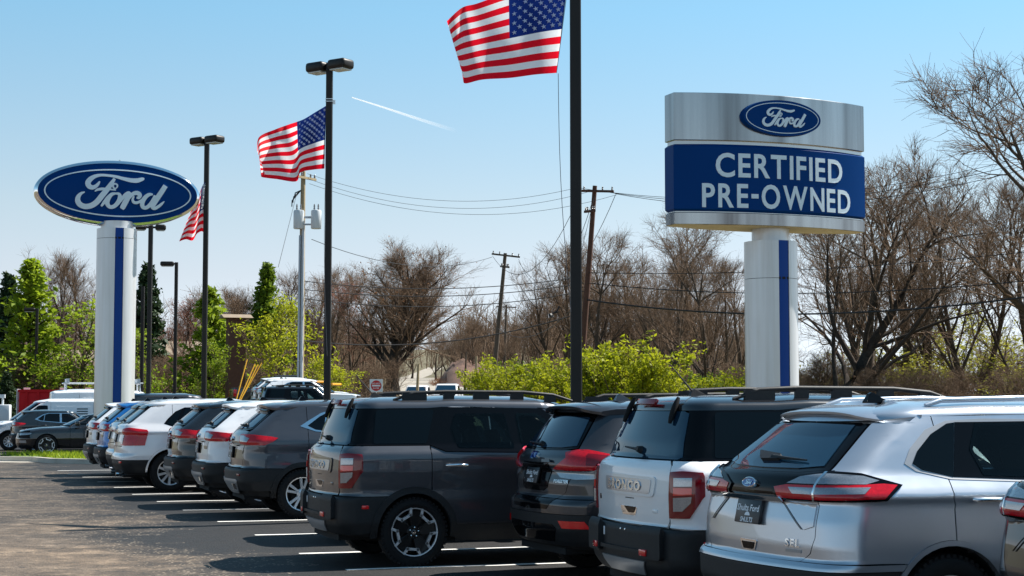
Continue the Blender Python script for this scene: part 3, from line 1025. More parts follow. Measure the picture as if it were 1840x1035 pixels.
def make_boxy():
    """Upright square-backed sport utility."""
    root = base_root('sport_utility')
    sh = Shape(R=[(.25, .16), (.36, .06), (.43, .015), (.50, 0), (.712, 0), (.735, .02), (.748, .055), (.85, .048), (1.0, .045), (1.15, .052), (1.21, .062),
                  (1.25, .095), (1.275, .14), (1.40, .17), (1.655, .265), (1.80, .34)],
               W=[(.25, .84), (.36, .90), (.46, .935), (.70, .938), (.80, .93), (1.0, .936), (1.13, .934), (1.18, .924), (1.255, .868), (1.275, .85), (1.45, .80), (1.655, .735), (1.82, .69)],
               Fr=[(.25, 4.26), (.45, 4.37), (.6, 4.387), (.95, 4.34), (1.03, 4.27), (1.06, 4.15), (1.085, 3.44), (1.10, 3.38), (1.655, 2.76), (1.85, 2.5)],
               b=.10, rc=.17, rcx=.15, tp=.035, b2=.12, rc2=.22)
    P = M['paint']
    sp = dict(seams=(1.055, 2.02, 3.06), arch_r=(.87, .37, .455), arch_f=(3.54, .37, .455), cowl=3.35, zcowl=1.09, ws_top=(2.76, 1.65), Wtop=.735,
              nose=(4.02, .6), hood=[(3.0, 1.075), (3.9, 1.04), (4.3, 1.0)], znose=.98, cladding=M['plastic'],
              roof=[(.2, 1.655), (1.05, 1.66), (1.35, 1.675), (2.3, 1.665), (2.9, 1.62)], roof_h=.125, roof_n=2.7, roof_d=.55)
    H1 = round_poly([('s', 1.40, 1.245), ('s', 1.34, 1.45), ('s', 1.40, 1.585), ('s', 1.92, 1.585), ('s', 1.97, 1.24)], .03)
    H2 = round_poly([('s', 2.10, 1.24), ('s', 2.08, 1.585), ('s', 2.26, 1.575), ('s', 2.72, 1.22)], .03)
    sp['holes'] = (H1, H2)
    shell(sh, root, [sp['arch_r'][:2] + (.43,), sp['arch_f'][:2] + (.43,)], ztop=1.66, wins=(H1, H2))
    cabin(root, ((1.62, .35), (2.45, .35)))
    both(sh, 'arch_trim', arc_pts(.87, .37, .468, -8, 188, 26) + arc_pts(.87, .37, .398, 188, -8, 22), M['plastic'], root, off=.014, th=.07)
    both(sh, 'arch_trim', arc_pts(3.54, .37, .468, -8, 188, 26) + arc_pts(3.54, .37, .398, 188, -8, 22), M['plastic'], root, off=.014, th=.07)
    # rear bumper with a step and a recessed middle
    a0 = .87 - math.sqrt(.46 ** 2 - .365 ** 2)
    bump = [('r', 0, .735), ('r', .6, .735), ('s', .32, .735), ('s', a0, .735)] + [('s', x, z) for _, x, z in arc_pts(.87, .37, .455, 128, 172, 8)] + \
           [('s', .40, .36), ('s', .30, .345), ('r', .5, .34), ('r', 0, .34)]
    panel(sh, 'rear_bumper', bump, M['plastic'], root, sym=True)
    for sg in (1, -1):
        panel(sh, 'bumper_end', round_poly([('r', .40, .725), ('r', .70, .725), ('r', .70, .50), ('r', .40, .50)], .03), M['plastic'], root, off=.045, th=.06, side=sg)
        skin_box(sh, 'reflector', sg * .47, .545, (.10, .05, .008), M['red_bright'], root, off=.048)
        skin_box(sh, 'side_reflector', sg * sh.to_s('s', .335, .632), .632, (.075, .038, .008), M['red_bright'], root, off=.004)
    panel(sh, 'bumper_step', round_poly([('r', -.39, .56), ('r', .39, .56), ('r', .39, .53), ('r', -.39, .53)], .01), M['plastic'], root, off=.03, th=.05)
    panel(sh, 'skid_plate', [('r', 0, .47), ('r', .42, .47), ('r', .34, .36), ('r', 0, .36)], M['skid'], root, off=.012, sym=True)
    skin_box(sh, 'bumper_sticker', -.37, .66, (.03, .07, .003), M['print_white'], root, off=.002)
    for s in (.0, .085): skin_box(sh, 'bumper_bolt', s, .70, (.018, .018, .006), M['chrome'], root, off=.0)
    # tailgate
    g = panel(sh, 'tailgate', [('r', 0, 1.262), ('r', .60, 1.262), ('r', .675, 1.225), ('r', .70, 1.15), ('r', .69, .80), ('r', .665, .752), ('r', 0, .748)], P, root, sym=True)
    panel(sh, 'name_recess', round_poly([('r', -.50, 1.135), ('r', .52, 1.135), ('r', .49, .975), ('r', -.47, .975)], .05), P, g, off=.010, th=.02)
    panel(sh, 'name_panel', round_poly([('r', -.44, 1.112), ('r', .46, 1.112), ('r', .43, .998), ('r', -.41, .998)], .03), M['silver'], g, off=.014, th=.01)
    skin_text(sh, 'badge', 'BRONCO', .105, -.02, 1.055, M['badge'], g, bold=.004, off=.016, spacing=1.25, sx=1.25)
    panel(sh, 'handle_recess', round_poly([('r', -.10, .885), ('r', .22, .885), ('r', .18, .815), ('r', -.06, .815)], .02), M['chrome'], g, off=.004, th=.01)
    panel(sh, 'handle_opening', round_poly([('r', -.02, .885), ('r', .20, .885), ('r', .16, .835), ('r', .06, .835)], .015), M['gloss_black'], g, off=.007, th=.01)
    skin_box(sh, 'emblem_plate', .50, .925 - .06, (.07, .028, .004), P, g, off=.002)
    panel(sh, 'tailgate_crease', [('r', 0, .955), ('r', .16, .955), ('r', .16, .948), ('r', 0, .948)], M['shell'], g, off=.001, th=.01)
    skin_box(sh, 'lock_cap', -.62, .93, (.05, .05, .004), M['gloss_black'], g, off=.0, bev=.01)
    # quarter panel
    qp = [('r', .708, .752), ('r', .708, 1.15), ('r', .685, 1.232), ('r', .63, 1.262), ('s', 1.05, 1.262)]
    for _, x, z in arc_pts(.87, .37, .462, 67, 126, 14): qp.append(('s', x, z))
    qp += [('s', a0 - .01, .742), ('s', .3, .742)]
    both(sh, 'quarter_panel', qp, P, root)
    rd, fd = side_parts(sp, sh, root, P)
    full_roof(sp, sh, root, P)
    both(sh, 'roof_corner', [('c', .18, 1.275), ('c', .18, 1.66), ('c', .9, 1.66), ('c', .9, 1.275)], M['gloss_black'], root, off=-.002)
    # side glass band
    both(sh, 'window_trim', [('c', .55, 1.268), ('c', .55, 1.652), ('s', 1.0, 1.655), ('s', 1.22, 1.672), ('s', 2.36, 1.655), ('s', 3.08, 1.13), ('s', 2.9, 1.165), ('s', 1.22, 1.205), ('s', 1.06, 1.268)],
         M['gloss_black'], root, off=.003, th=.02, holes=(H1, H2))
    both(sh, 'quarter_window', round_poly([('s', .44, 1.285), ('s', 1.02, 1.285), ('s', 1.13, 1.64), ('s', .50, 1.64)], .03), M['side_glass'], root, off=.007, th=.008)
    both(sh, 'door_window', round_poly([('s', 1.36, 1.235), ('s', 1.30, 1.45), ('s', 1.36, 1.60), ('s', 1.92, 1.60), ('s', 2.0, 1.225)], .03), M['privacy_glass'], root, off=.007, th=.008)
    both(sh, 'door_window', round_poly([('s', 2.09, 1.225), ('s', 2.05, 1.605), ('s', 2.30, 1.60), ('s', 2.86, 1.19)], .03), M['door_glass'], root, off=.007, th=.008)
    both(sh, 'sill_strip', [('s', 1.06, 1.263), ('s', 1.215, 1.199), ('s', 2.9, 1.16), ('s', 2.9, 1.172), ('s', 1.22, 1.211), ('s', 1.07, 1.272)], M['gloss_black'], root, off=.011, th=.01)
    # rear glass
    rw = panel(sh, 'rear_window', [('r', 0, 1.648), ('r', .545, 1.648), ('c', .22, 1.63), ('c', .22, 1.29), ('c', .05, 1.272), ('r', 0, 1.272)], M['glass'], root, sym=True, off=.004)
    for s in (-.43, .43):
        p, n = on_skin(sh, s, 1.70, .0)
        bm = bmesh.new()
        pts = [on_skin(sh, s + (.04 if s > 0 else -.04) * (t - .5) * .6, 1.745 - .20 * t, .028)[0] for t in np.linspace(0, 1, 6)]
        bm_tube(bm, pts, [.014, .022, .024, .024, .022, .014], 8)
        bm_obj('hinge', bm, M['rubber'], root, angle=60)
    skin_box(sh, 'brake_light', -.02, 1.705, (.36, .05, .02), M['red_dark'], root, off=.035)
    wiper(sh, .08, 1.335, -.22, 1.35, root)
    # tail lights
    for sg in (1, -1):
        t = panel(sh, 'tail_light', [('r', .712, 1.178), ('c', .4, 1.185), ('s', .30, 1.175), ('s', .31, 1.15), ('s', .31, 1.0), ('s', .285, .975), ('c', .6, .83), ('r', .712, .825)], M['red_dark'], root, off=.016, th=.04, side=sg, ds=.03)
        panel(sh, 'backup_lens', [('c', .16, 1.135), ('c', .66, 1.137), ('c', .66, 1.075), ('c', .16, 1.07)], M['clear_lens'], t, off=.028, th=.02, side=sg, ds=.03)
        panel(sh, 'brake_lens', [('c', .16, 1.06), ('c', .66, 1.062), ('c', .66, 1.01), ('c', .16, 1.0)], M['red_bright'], t, off=.028, th=.02, side=sg, ds=.03)
        panel(sh, 'signal_lens', [('c', .16, .985), ('c', .66, .995), ('c', .64, .950), ('c', .42, .885), ('c', .16, .88)], M['clear_lens'], t, off=.028, th=.02, side=sg, ds=.03)
    add_handles(sh, 1.33, 1.055, rd, M['chrome'], .24)
    add_handles(sh, 2.35, 1.055, fd, M['chrome'], .24)
    mirror_set(root, 3.0, .90, 1.10, M['gloss_black'])
    roof_rails(root, [(.72, 1.745, .0), (.95, 1.82, .0), (1.3, 1.835, 0), (2.2, 1.83, 0), (2.55, 1.80, 0), (2.78, 1.735, 0)], .60, M['plastic'],
               [(.82, 1.09, 1.73, 1.82), (1.28, 1.40, 1.74, 1.83), (1.62, 1.80, 1.74, 1.83), (2.05, 2.2, 1.74, 1.82), (2.45, 2.58, 1.72, 1.80)])
    shark_fin(root, .62, 0, 1.765, M['plastic'], mast=True)
    add_wheels(root, 'bracket', (.87, 3.54), .805, .362, .252)
    return root

def make_crossover(kind):
    """Rounded crossovers with a sloping rear window: 'edge', 'old', 'escape', 'forester'."""
    root = base_root('crossover')
    P = M['paint']
    if kind in ('edge', 'old'):
        L, hw, ax, wb, ar, Rw = 4.79, .955, .985, 2.85, .455, .372
        Rt = [(.25, .17), (.40, .05), (.52, 0), (.655, 0), (.69, .015), (.708, .05), (.80, .045), (.95, .058), (1.085, .088), (1.10, .060), (1.17, .065), (1.245, .10),
              (1.275, .15), (1.30, .19), (1.56, .52), (1.64, .64), (1.76, .78)]
        Wt = [(.25, .86), (.40, .92), (.55, .958), (.70, .968), (.88, .956), (1.02, .945), (1.075, .942), (1.117, .950), (1.15, .932), (1.235, .878), (1.27, .858), (1.40, .812), (1.62, .730), (1.76, .68)]
        roof = [(.5, 1.585), (.9, 1.625), (1.4, 1.64), (2.3, 1.64), (2.7, 1.61), (3.0, 1.56)]
        rh, x1, x2, x3 = .105, 1.025, 2.02, 3.12
        cow, wst = 3.45, (2.78, 1.58)
        zgl, zgl2 = 1.285, 1.585
    elif kind == 'escape':
        L, hw, ax, wb, ar, Rw = 4.585, .94, .955, 2.71, .44, .355
        Rt = [(.25, .20), (.40, .07), (.52, .0), (.69, 0), (.715, .02), (.73, .07), (.85, .065), (1.0, .075), (1.07, .09), (1.09, .07), (1.20, .10), (1.26, .15), (1.30, .20), (1.54, .50), (1.62, .60), (1.74, .74)]
        Wt = [(.25, .85), (.40, .91), (.55, .938), (.75, .942), (.95, .925), (1.05, .93), (1.12, .922), (1.20, .885), (1.25, .86), (1.38, .80), (1.60, .71), (1.72, .66)]
        roof = [(.5, 1.565), (.9, 1.60), (1.4, 1.61), (2.2, 1.60), (2.6, 1.57), (2.9, 1.52)]
        rh, x1, x2, x3 = .10, 1.04, 1.95, 2.98
        cow, wst = 3.3, (2.66, 1.54)
        zgl, zgl2 = 1.285, 1.56
    else:
        L, hw, ax, wb, ar, Rw = 4.625, .908, .985, 2.67, .445, .362
        Rt = [(.25, .18), (.40, .06), (.50, .01), (.66, 0), (.76, .0), (.79, .03), (.82, .07), (.95, .07), (1.06, .10), (1.10, .065), (1.20, .085), (1.25, .13), (1.29, .17), (1.58, .40), (1.66, .46), (1.76, .54)]
        Wt = [(.25, .83), (.40, .89), (.52, .908), (.70, .908), (.95, .90), (1.10, .905), (1.17, .895), (1.24, .86), (1.28, .84), (1.45, .78), (1.64, .71), (1.76, .67)]
        roof = [(.3, 1.615), (.9, 1.645), (1.4, 1.655), (2.2, 1.65), (2.6, 1.62), (2.9, 1.57)]
        rh, x1, x2, x3 = .09, 1.09, 1.98, 3.0
        cow, wst = 3.3, (2.66, 1.60)
        zgl, zgl2 = 1.28, 1.59
    fx = ax + wb
    Fr = [(.25, L - .13), (.45, L - .02), (.6, L), (.92, L - .05), (1.0, L - .14), (1.04, L - .30), (1.07, cow + .08), (1.10, cow + .02), (wst[1], wst[0]), (1.85, wst[0] - .3)]
    sh = Shape(Rt, Wt, Fr, b=.12 if kind != 'forester' else .15, rc=.20 if kind != 'forester' else .24, rcx=.20, tp=.045, b2=.14, rc2=.24)
    clad = None if kind in ('edge', 'old') else M['plastic']
    sp = dict(seams=(x1, x2, x3), arch_r=(ax, Rw + .005, ar), arch_f=(fx, Rw + .005, ar), cowl=cow, zcowl=1.085, ws_top=wst, Wtop=.70,
              nose=(L - .38, .6), hood=[(x3 - .1, 1.06), (L - .6, 1.02), (L - .1, .96)], znose=.90, cladding=clad or M['plastic'],
              roof=roof, roof_h=rh, roof_n=2.4, roof_d=.55)
    az = Rw + .005
    H1 = H2 = None
    if kind == 'edge':
        H1 = [('s', 1.36, 1.565), ('s', 1.27, 1.41), ('s', 1.325, 1.25), ('s', 1.91, 1.225), ('s', 1.91, 1.567)]
        H2 = [('s', 2.11, 1.560), ('s', 2.11, 1.225), ('s', 2.76, 1.21), ('s', 2.36, 1.51), ('s', 2.30, 1.555)]
        sp['holes'] = (H1, H2)
        cabin(root, ((1.62, .35), (2.50, .35)))
    shell(sh, root, [(ax, az, ar - .02), (fx, az, ar - .02)], ztop=1.58, wins=(H1, H2) if H1 else ())
    ztp = {'edge': .70, 'old': .62, 'escape': .722, 'forester': .80}[kind]
    # arch mouldings
    for cx in (ax, fx):
        if clad:
            both(sh, 'arch_trim', arc_pts(cx, az, ar + .012, -8, 188, 26) + arc_pts(cx, az, ar - .06, 188, -8, 22), M['plastic'], root, off=.012, th=.07)
        else:
            both(sh, 'arch_trim', arc_pts(cx, az, ar + .004, 0, 180, 26) + arc_pts(cx, az, ar - .030, 180, 0, 22), P, root, off=.010, th=.06)
    lo = .36
    abx = lambda z, r=ar + .004: ax - math.sqrt(max(0, r * r - (z - az) ** 2))
    def bumper(z0, z1, mat, name, off=0.0, xq=None):
        pts = [('r', 0, z1), ('r', .6, z1), ('s', .45, z1), ('s', abx(z1) - .006, z1)]
        n = 6
        for i in range(1, n + 1):
            z = z1 + (z0 - z1) * i / n
            pts.append(('s', abx(z) - .006, z))
        pts += [('s', .45, z0), ('r', .6, z0), ('r', 0, z0)]
        return panel(sh, name, pts, mat, root, sym=True, off=off)
    # quarter panel with the rear pillar
    cfr = .20
    q = [('c', cfr + .04, zgl - .01), ('c', cfr + .04, zgl2), ('c', .9, zgl2 + .01)]
    xs = np.linspace(float(sh.rear_x(np.array([.55]), np.array([1.6]))[0]) + .25, x1 - .004, 6)
    q += [('s', x, top_line(sp, x)) for x in xs]
    zb = az + math.sqrt(max(0, (ar + .006) ** 2 - (x1 - .004 - ax) ** 2))
    aend = math.degrees(math.acos(max(-1, min(1, (abx(ztp) - .004 - ax) / (ar + .006)))))
    abeg = math.degrees(math.acos(max(-1, min(1, (x1 - .004 - ax) / (ar + .006)))))
    q += [('s', x, z) for _, x, z in arc_pts(ax, az, ar + .006, abeg, aend, 14)]
    yt = {'edge': .70, 'old': .66, 'escape': .66, 'forester': .66}[kind]
    g1, g2, g3 = {'edge': (.60, .667, .862), 'old': (.66, .66, .80), 'escape': (.608, .662, .862), 'forester': (.507, .608, .862)}[kind]
    if kind == 'forester': q += [('s', .47, ztp + .004), ('r', g1, ztp + .004), ('r', g2, g3 - .002), ('r', yt + .006, 1.0), ('r', yt + .006, zgl - .03)]
    elif kind == 'edge': q += [('s', .47, ztp + .004), ('r', g1 - .012, ztp + .004), ('r', g2, .758), ('r', yt + .006, g3), ('r', yt + .006, zgl - .03)]
    else: q += [('s', .47, ztp + .004), ('r', g1, ztp + .006), ('r', yt + .006, g3), ('r', yt + .006, zgl - .03)]
    both(sh, 'quarter_panel', q, P, root)
    rd, fd = side_parts(sp, sh, root, P)
    full_roof(sp, sh, root, P)
    # rear glass
    rw = panel(sh, 'rear_window_frame', [('r', 0, zgl2), ('r', .50, zgl2), ('c', cfr, zgl2 - .02), ('c', cfr, zgl), ('r', .45, zgl - .02), ('r', 0, zgl - .025)], M['gloss_black'], root, sym=True, off=.002)
    panel(sh, 'rear_glass', [('r', 0, zgl2 - .01), ('r', .48, zgl2 - .02), ('r', .60, zgl + .02), ('r', .40, zgl), ('r', 0, zgl - .005)], M['glass'], rw, sym=True, off=.008, th=.01)

    if kind == 'edge':
        bumper(.655, ztp - .006, P, 'rear_bumper', off=.012)
        bumper(lo, .65, M['skid'] if False else M['plastic'], 'lower_bumper', off=.004)
        g = panel(sh, 'tailgate', [('r', 0, 1.094), ('r', .70, 1.094), ('r', .70, .86), ('r', .66, .76), ('r', .58, .703), ('r', 0, .70)], P, root, sym=True)
        panel(sh, 'tailgate_applique', [('r', 0, 1.262), ('r', .45, 1.268), ('r', .70, 1.285), ('r', .70, 1.098), ('r', 0, 1.098)], M['gloss_black'], root, sym=True, off=.001)
        panel(sh, 'chrome_bar', [('r', 0, 1.112), ('r', .36, 1.112), ('r', .40, 1.088), ('r', .36, 1.082), ('r', 0, 1.082)], M['chrome'], g, sym=True, off=.03, th=.04)
        for sg in (1, -1):
            panel(sh, 'crease_line', [('r', .335, 1.08), ('r', .355, 1.08), ('r', .585, .905), ('r', .57, .905)], M['gray'], g, off=.006, th=.01, side=sg)
            panel(sh, 'tailgate_facet', [('r', .37, 1.075), ('r', .685, 1.075), ('r', .685, .93), ('r', .60, .905)], P, g, off=.008, th=.012, side=sg)
            t = panel(sh, 'tail_light', [('r', .26, 1.165), ('r', .42, 1.225), ('c', .25, 1.272), ('s', .40, 1.262), ('s', .66, 1.188), ('s', .52, 1.098), ('s', .40, 1.095), ('r', .32, 1.095)], M['gloss_black'], root, off=.014, th=.04, side=sg)
            panel(sh, 'brake_lens', [('r', .30, 1.165), ('r', .42, 1.182), ('c', .6, 1.186), ('s', .52, 1.195), ('s', .62, 1.186), ('s', .50, 1.108), ('r', .34, 1.108)], M['red_lens'], t, off=.018, th=.02, side=sg)
            panel(sh, 'backup_lens', [('r', .42, 1.19), ('r', .52, 1.232), ('c', .25, 1.254), ('s', .40, 1.243), ('s', .50, 1.214), ('s', .40, 1.192)], M['clear_lens'], t, off=.019, th=.02, side=sg)
            panel(sh, 'signal_lens', [('r', .45, 1.168), ('s', .42, 1.172), ('s', .36, 1.134), ('r', .50, 1.13)], M['clear_lens'], t, off=.022, th=.02, side=sg)
            panel(sh, 'lens_seam', [('r', .685, 1.26), ('r', .700, 1.26), ('r', .695, 1.10), ('r', .680, 1.10)], M['chrome'], t, off=.026, th=.02, side=sg)
        oval_badge(sh, 0, 1.178, .088, g)
        licence_plate(sh, 0, .99, g, off=.014)
        panel(sh, 'recess_trim', round_poly([('r', -.11, .805), ('r', .11, .805), ('r', .08, .735), ('r', -.08, .735)], .015), M['chrome'], g, off=.006, th=.012)
        panel(sh, 'recess', round_poly([('r', -.085, .79), ('r', .085, .79), ('r', .062, .742), ('r', -.062, .742)], .012), M['gloss_black'], g, off=.009, th=.012)
        skin_text(sh, 'badge', 'SEL', .068, .50, .815, M['badge'], g, bold=.002, off=.003, spacing=1.2, sx=1.25)
        panel(sh, 'badge_bar', [('r', .43, .775), ('r', .58, .775), ('r', .58, .755), ('r', .43, .755)], M['skid'], g, off=.006, th=.008)
        dlo = [('s', .73, 1.325), ('s', .80, 1.42), ('s', .95, 1.54), ('s', 1.12, 1.598), ('s', 1.4, 1.612), ('s', 2.4, 1.60), ('s', 2.55, 1.56), ('s', 3.0, 1.16), ('s', 1.9, 1.185), ('s', 1.04, 1.222), ('s', .80, 1.275)]
        both(sh, 'window_trim', dlo, M['skid'], root, off=.003, th=.012, holes=(H1, H2))
        qw = [('s', .79, 1.325), ('s', .85, 1.405), ('s', .98, 1.51), ('s', 1.12, 1.578), ('s', 1.18, 1.586), ('s', 1.066, 1.236), ('s', .85, 1.283)]
        both(sh, 'quarter_window', qw, M['side_glass'], root, off=.007, th=.01)
        both(sh, 'door_frame', [('s', 1.185, 1.588), ('s', 1.07, 1.236), ('s', 1.98, 1.195), ('s', 1.98, 1.594)], M['gloss_black'], root, off=.006, th=.01, holes=(H1,))
        both(sh, 'door_frame', [('s', 2.0, 1.592), ('s', 2.0, 1.195), ('s', 2.90, 1.172), ('s', 2.50, 1.55), ('s', 2.38, 1.588)], M['gloss_black'], root, off=.006, th=.01, holes=(H2,))
        both(sh, 'door_window', [('s', 1.335, 1.580), ('s', 1.24, 1.41), ('s', 1.30, 1.24), ('s', 1.93, 1.212), ('s', 1.93, 1.582)], M['privacy_glass'], root, off=.009, th=.01)
        both(sh, 'door_window', [('s', 2.02, 1.590), ('s', 2.02, 1.208), ('s', 2.85, 1.19), ('s', 2.48, 1.55), ('s', 2.38, 1.585)], M['door_glass'], root, off=.009, th=.01)
        spoiler(root, P, .93, .56, .69, .60, 1.705, 1.665, bow=.05, th=.030, zdrop=.055)
        roof_rails(root, [(1.05, 1.70, .0), (1.18, 1.735, 0), (1.9, 1.75, 0), (2.5, 1.735, 0), (2.65, 1.69, 0)], .60, M['silver'])
        shark_fin(root, .98, 0, 1.725, M['gloss_black'])
        wiper(sh, .02, 1.338, .42, 1.325, root, motor=False)
        panel(sh, 'wiper_cover', round_poly([('r', -.22, 1.372), ('r', .10, 1.355), ('r', .12, 1.325), ('r', -.10, 1.318)], .02), M['plastic'], root, off=.030, th=.03)
        add_handles(sh, 1.30, 1.092, rd, M['chrome'], .27)
        add_handles(sh, 2.30, 1.092, fd, M['chrome'], .27)
        ws = 'spoke'
    elif kind == 'old':
        bumper(.60, ztp + .0, P, 'rear_bumper', off=.012) if False else None
        bumper(.36, .60, M['plastic'], 'lower_bumper', off=.002)
        bumper(.605, .845, P, 'rear_bumper', off=.014)
        g = panel(sh, 'tailgate', [('r', 0, 1.262), ('r', .64, 1.275), ('r', .66, 1.2), ('r', .66, .86), ('r', 0, .852)], P, root, sym=True)
        panel(sh, 'plate_recess', round_poly([('r', -.36, 1.09), ('r', .36, 1.09), ('r', .33, .92), ('r', -.33, .92)], .03), M['skid'], g, off=.004, th=.01)
        licence_plate(sh, 0, 1.0, g, off=.014)
        panel(sh, 'chrome_bar', [('r', 0, 1.125), ('r', .40, 1.125), ('r', .40, 1.095), ('r', 0, 1.095)], M['chrome'], g, sym=True, off=.03, th=.04)
        oval_badge(sh, 0, 1.185, .08, g)
        for sg in (1, -1):
            t = panel(sh, 'tail_light', [('r', .655, 1.17), ('c', .5, 1.195), ('s', .55, 1.155), ('s', .57, 1.12), ('s', .51, .87), ('c', .3, .865), ('r', .60, .875)], M['red_lens'], root, off=.014, th=.04, side=sg)
            panel(sh, 'backup_lens', [('r', .64, 1.06), ('c', .1, 1.06), ('c', .05, .90), ('r', .61, .90)], M['clear_lens'], t, off=.018, th=.02, side=sg)
            skin_box(sh, 'reflector', sg * .74, .56, (.09, .04, .008), M['red_bright'], root, off=.004)
        dlo = [('s', .86, 1.27), ('s', .93, 1.36), ('s', 1.08, 1.50), ('s', 1.25, 1.575), ('s', 2.4, 1.59), ('s', 3.0, 1.16), ('s', 1.0, 1.225)]
        both(sh, 'window_trim', dlo, M['gloss_black'], root, off=.003, th=.012)
        both(sh, 'quarter_window', [('s', .90, 1.275), ('s', 1.1, 1.49), ('s', 1.2, 1.54), ('s', 1.07, 1.24)], M['side_glass'], root, off=.007, th=.01)
        both(sh, 'door_window', [('s', 1.27, 1.555), ('s', 1.13, 1.24), ('s', 1.93, 1.21), ('s', 1.93, 1.57)], M['side_glass'], root, off=.007, th=.01)
        both(sh, 'door_window', [('s', 2.02, 1.57), ('s', 2.02, 1.208), ('s', 2.85, 1.19), ('s', 2.40, 1.56)], M['side_glass'], root, off=.007, th=.01)
        spoiler(root, P, .93, .62, .66, .58, 1.70, 1.66, bow=.05, th=.06, zdrop=.04)
        panel(sh, 'spoiler_trim', [('r', 0, 1.60), ('r', .5, 1.585), ('r', .52, 1.53), ('r', 0, 1.54)], M['gloss_black'], root, sym=True, off=.03, th=.04)
        shark_fin(root, 1.1, 0, 1.72, M['gloss_black'])
        wiper(sh, .10, 1.32, -.35, 1.33, root)
        for sg in (1, -1):
            bm = bmesh.new(); bm_tube(bm, [(.02, sg * .55, .34), (.5, sg * .52, .33)], .035, 10)
            bm_obj('exhaust', bm, M['chrome'], root)
        add_handles(sh, 1.30, 1.08, rd, M['chrome']); add_handles(sh, 2.3, 1.08, fd, M['chrome'])
        ws = 'spoke'
    elif kind == 'escape':
        bumper(.40, .715, M['plastic'], 'rear_bumper', off=.002)
        panel(sh, 'skid_plate', [('r', 0, .56), ('r', .56, .565), ('r', .62, .54), ('r', .48, .40), ('r', .40, .36), ('r', 0, .355)], M['skid'], root, sym=True, off=.012)
        for sg in (1, -1):
            panel(sh, 'exhaust_trim', [('r', .34, .50), ('r', .52, .505), ('r', .45, .42), ('r', .34, .415)], M['gloss_black'], root, off=.015, th=.01, side=sg)
            t = panel(sh, 'tail_light', [('r', .44, 1.205), ('r', .56, 1.21), ('c', .5, 1.20), ('s', .50, 1.175), ('s', .60, 1.155), ('s', .52, 1.10), ('s', .40, 1.055), ('c', .5, 1.055), ('r', .52, 1.075), ('r', .46, 1.13)], M['red_lens'], root, off=.014, th=.04, side=sg)
            panel(sh, 'backup_lens', [('r', .47, 1.185), ('r', .62, 1.185), ('c', .35, 1.15), ('c', .25, 1.10), ('r', .54, 1.10), ('r', .49, 1.14)], M['clear_lens'], t, off=.018, th=.02, side=sg)
            panel(sh, 'tailgate_facet', [('r', .40, 1.045), ('r', .655, 1.045), ('r', .62, .93), ('r', .48, .93)], M['gray'], root, off=.004, th=.012, side=sg)
            skin_box(sh, 'reflector', sg * .66, .63, (.11, .03, .008), M['red_dark'], root, off=.004)
        g = panel(sh, 'tailgate', [('r', 0, 1.262), ('r', .42, 1.265), ('r', .655, 1.25), ('r', .655, .86), ('r', .60, .735), ('r', 0, .73)], P, root, sym=True)
        panel(sh, 'plate_recess', round_poly([('r', -.34, 1.03), ('r', .34, 1.03), ('r', .28, .86), ('r', -.28, .86)], .03), M['gloss_black'], g, off=.003, th=.01)
        licence_plate(sh, 0, .945, g, off=.014)
        oval_badge(sh, 0, 1.14, .08, g)
        panel(sh, 'chrome_bar', [('r', 0, 1.055), ('r', .38, 1.055), ('r', .38, 1.035), ('r', 0, 1.035)], M['gloss_black'], g, sym=True, off=.03, th=.04)
        dlo = [('s', .93, 1.325), ('s', 1.05, 1.40), ('s', 1.25, 1.515), ('s', 1.45, 1.568), ('s', 2.2, 1.572), ('s', 2.32, 1.54), ('s', 2.9, 1.14), ('s', 1.9, 1.18), ('s', 1.15, 1.25)]
        both(sh, 'window_trim', dlo, M['chrome'], root, off=.003, th=.012)
        both(sh, 'quarter_window', [('s', 1.04, 1.33), ('s', 1.22, 1.46), ('s', 1.32, 1.51), ('s', 1.27, 1.26), ('s', 1.15, 1.275)], M['side_glass'], root, off=.007, th=.01)
        both(sh, 'door_window', [('s', 1.34, 1.515), ('s', 1.29, 1.255), ('s', 1.90, 1.205), ('s', 1.90, 1.55), ('s', 1.48, 1.55)], M['side_glass'], root, off=.007, th=.01)
        both(sh, 'door_window', [('s', 1.98, 1.55), ('s', 1.98, 1.20), ('s', 2.80, 1.165), ('s', 2.30, 1.52), ('s', 2.2, 1.55)], M['side_glass'], root, off=.007, th=.01)
        spoiler(root, P, .90, .46, .66, .57, 1.675, 1.64, bow=.07, th=.055, zdrop=.05)
        panel(sh, 'spoiler_trim', [('r', 0, 1.585), ('r', .46, 1.57), ('r', .48, 1.51), ('r', 0, 1.525)], M['gloss_black'], root, sym=True, off=.05, th=.06)
        shark_fin(root, 1.05, 0, 1.695, M['gloss_black'])
        wiper(sh, .30, 1.325, -.22, 1.325, root)
        add_handles(sh, 1.28, 1.08, rd, P); add_handles(sh, 2.25, 1.08, fd, P)
        ws = 'split'
    else:
        bumper(.66, ztp - .004, P, 'rear_bumper', off=.0)
        bumper(.36, .655, M['plastic'], 'lower_bumper', off=.006)
        g = panel(sh, 'tailgate', [('r', 0, 1.262), ('r', .645, 1.262), ('r', .655, 1.0), ('r', .60, .86), ('r', .50, .806), ('r', 0, .806)], P, root, sym=True)
        panel(sh, 'plate_recess', [('r', 0, 1.135), ('r', .30, 1.135), ('r', .34, 1.08), ('r', .30, .90), ('r', .22, .865), ('r', 0, .865)], M['gloss_black'], g, sym=True, off=.006, th=.01)
        panel(sh, 'garnish', [('r', 0, 1.165), ('r', .36, 1.165), ('r', .38, 1.14), ('r', 0, 1.135)], P, g, sym=True, off=.03, th=.03)
        licence_plate(sh, -.02, 1.01, g, off=.018)
        for i in range(1): skin_box(sh, 'emblem', 0, 1.20, (.12, .07, .008), M['oval_blue'], g, off=.012, bev=.02)
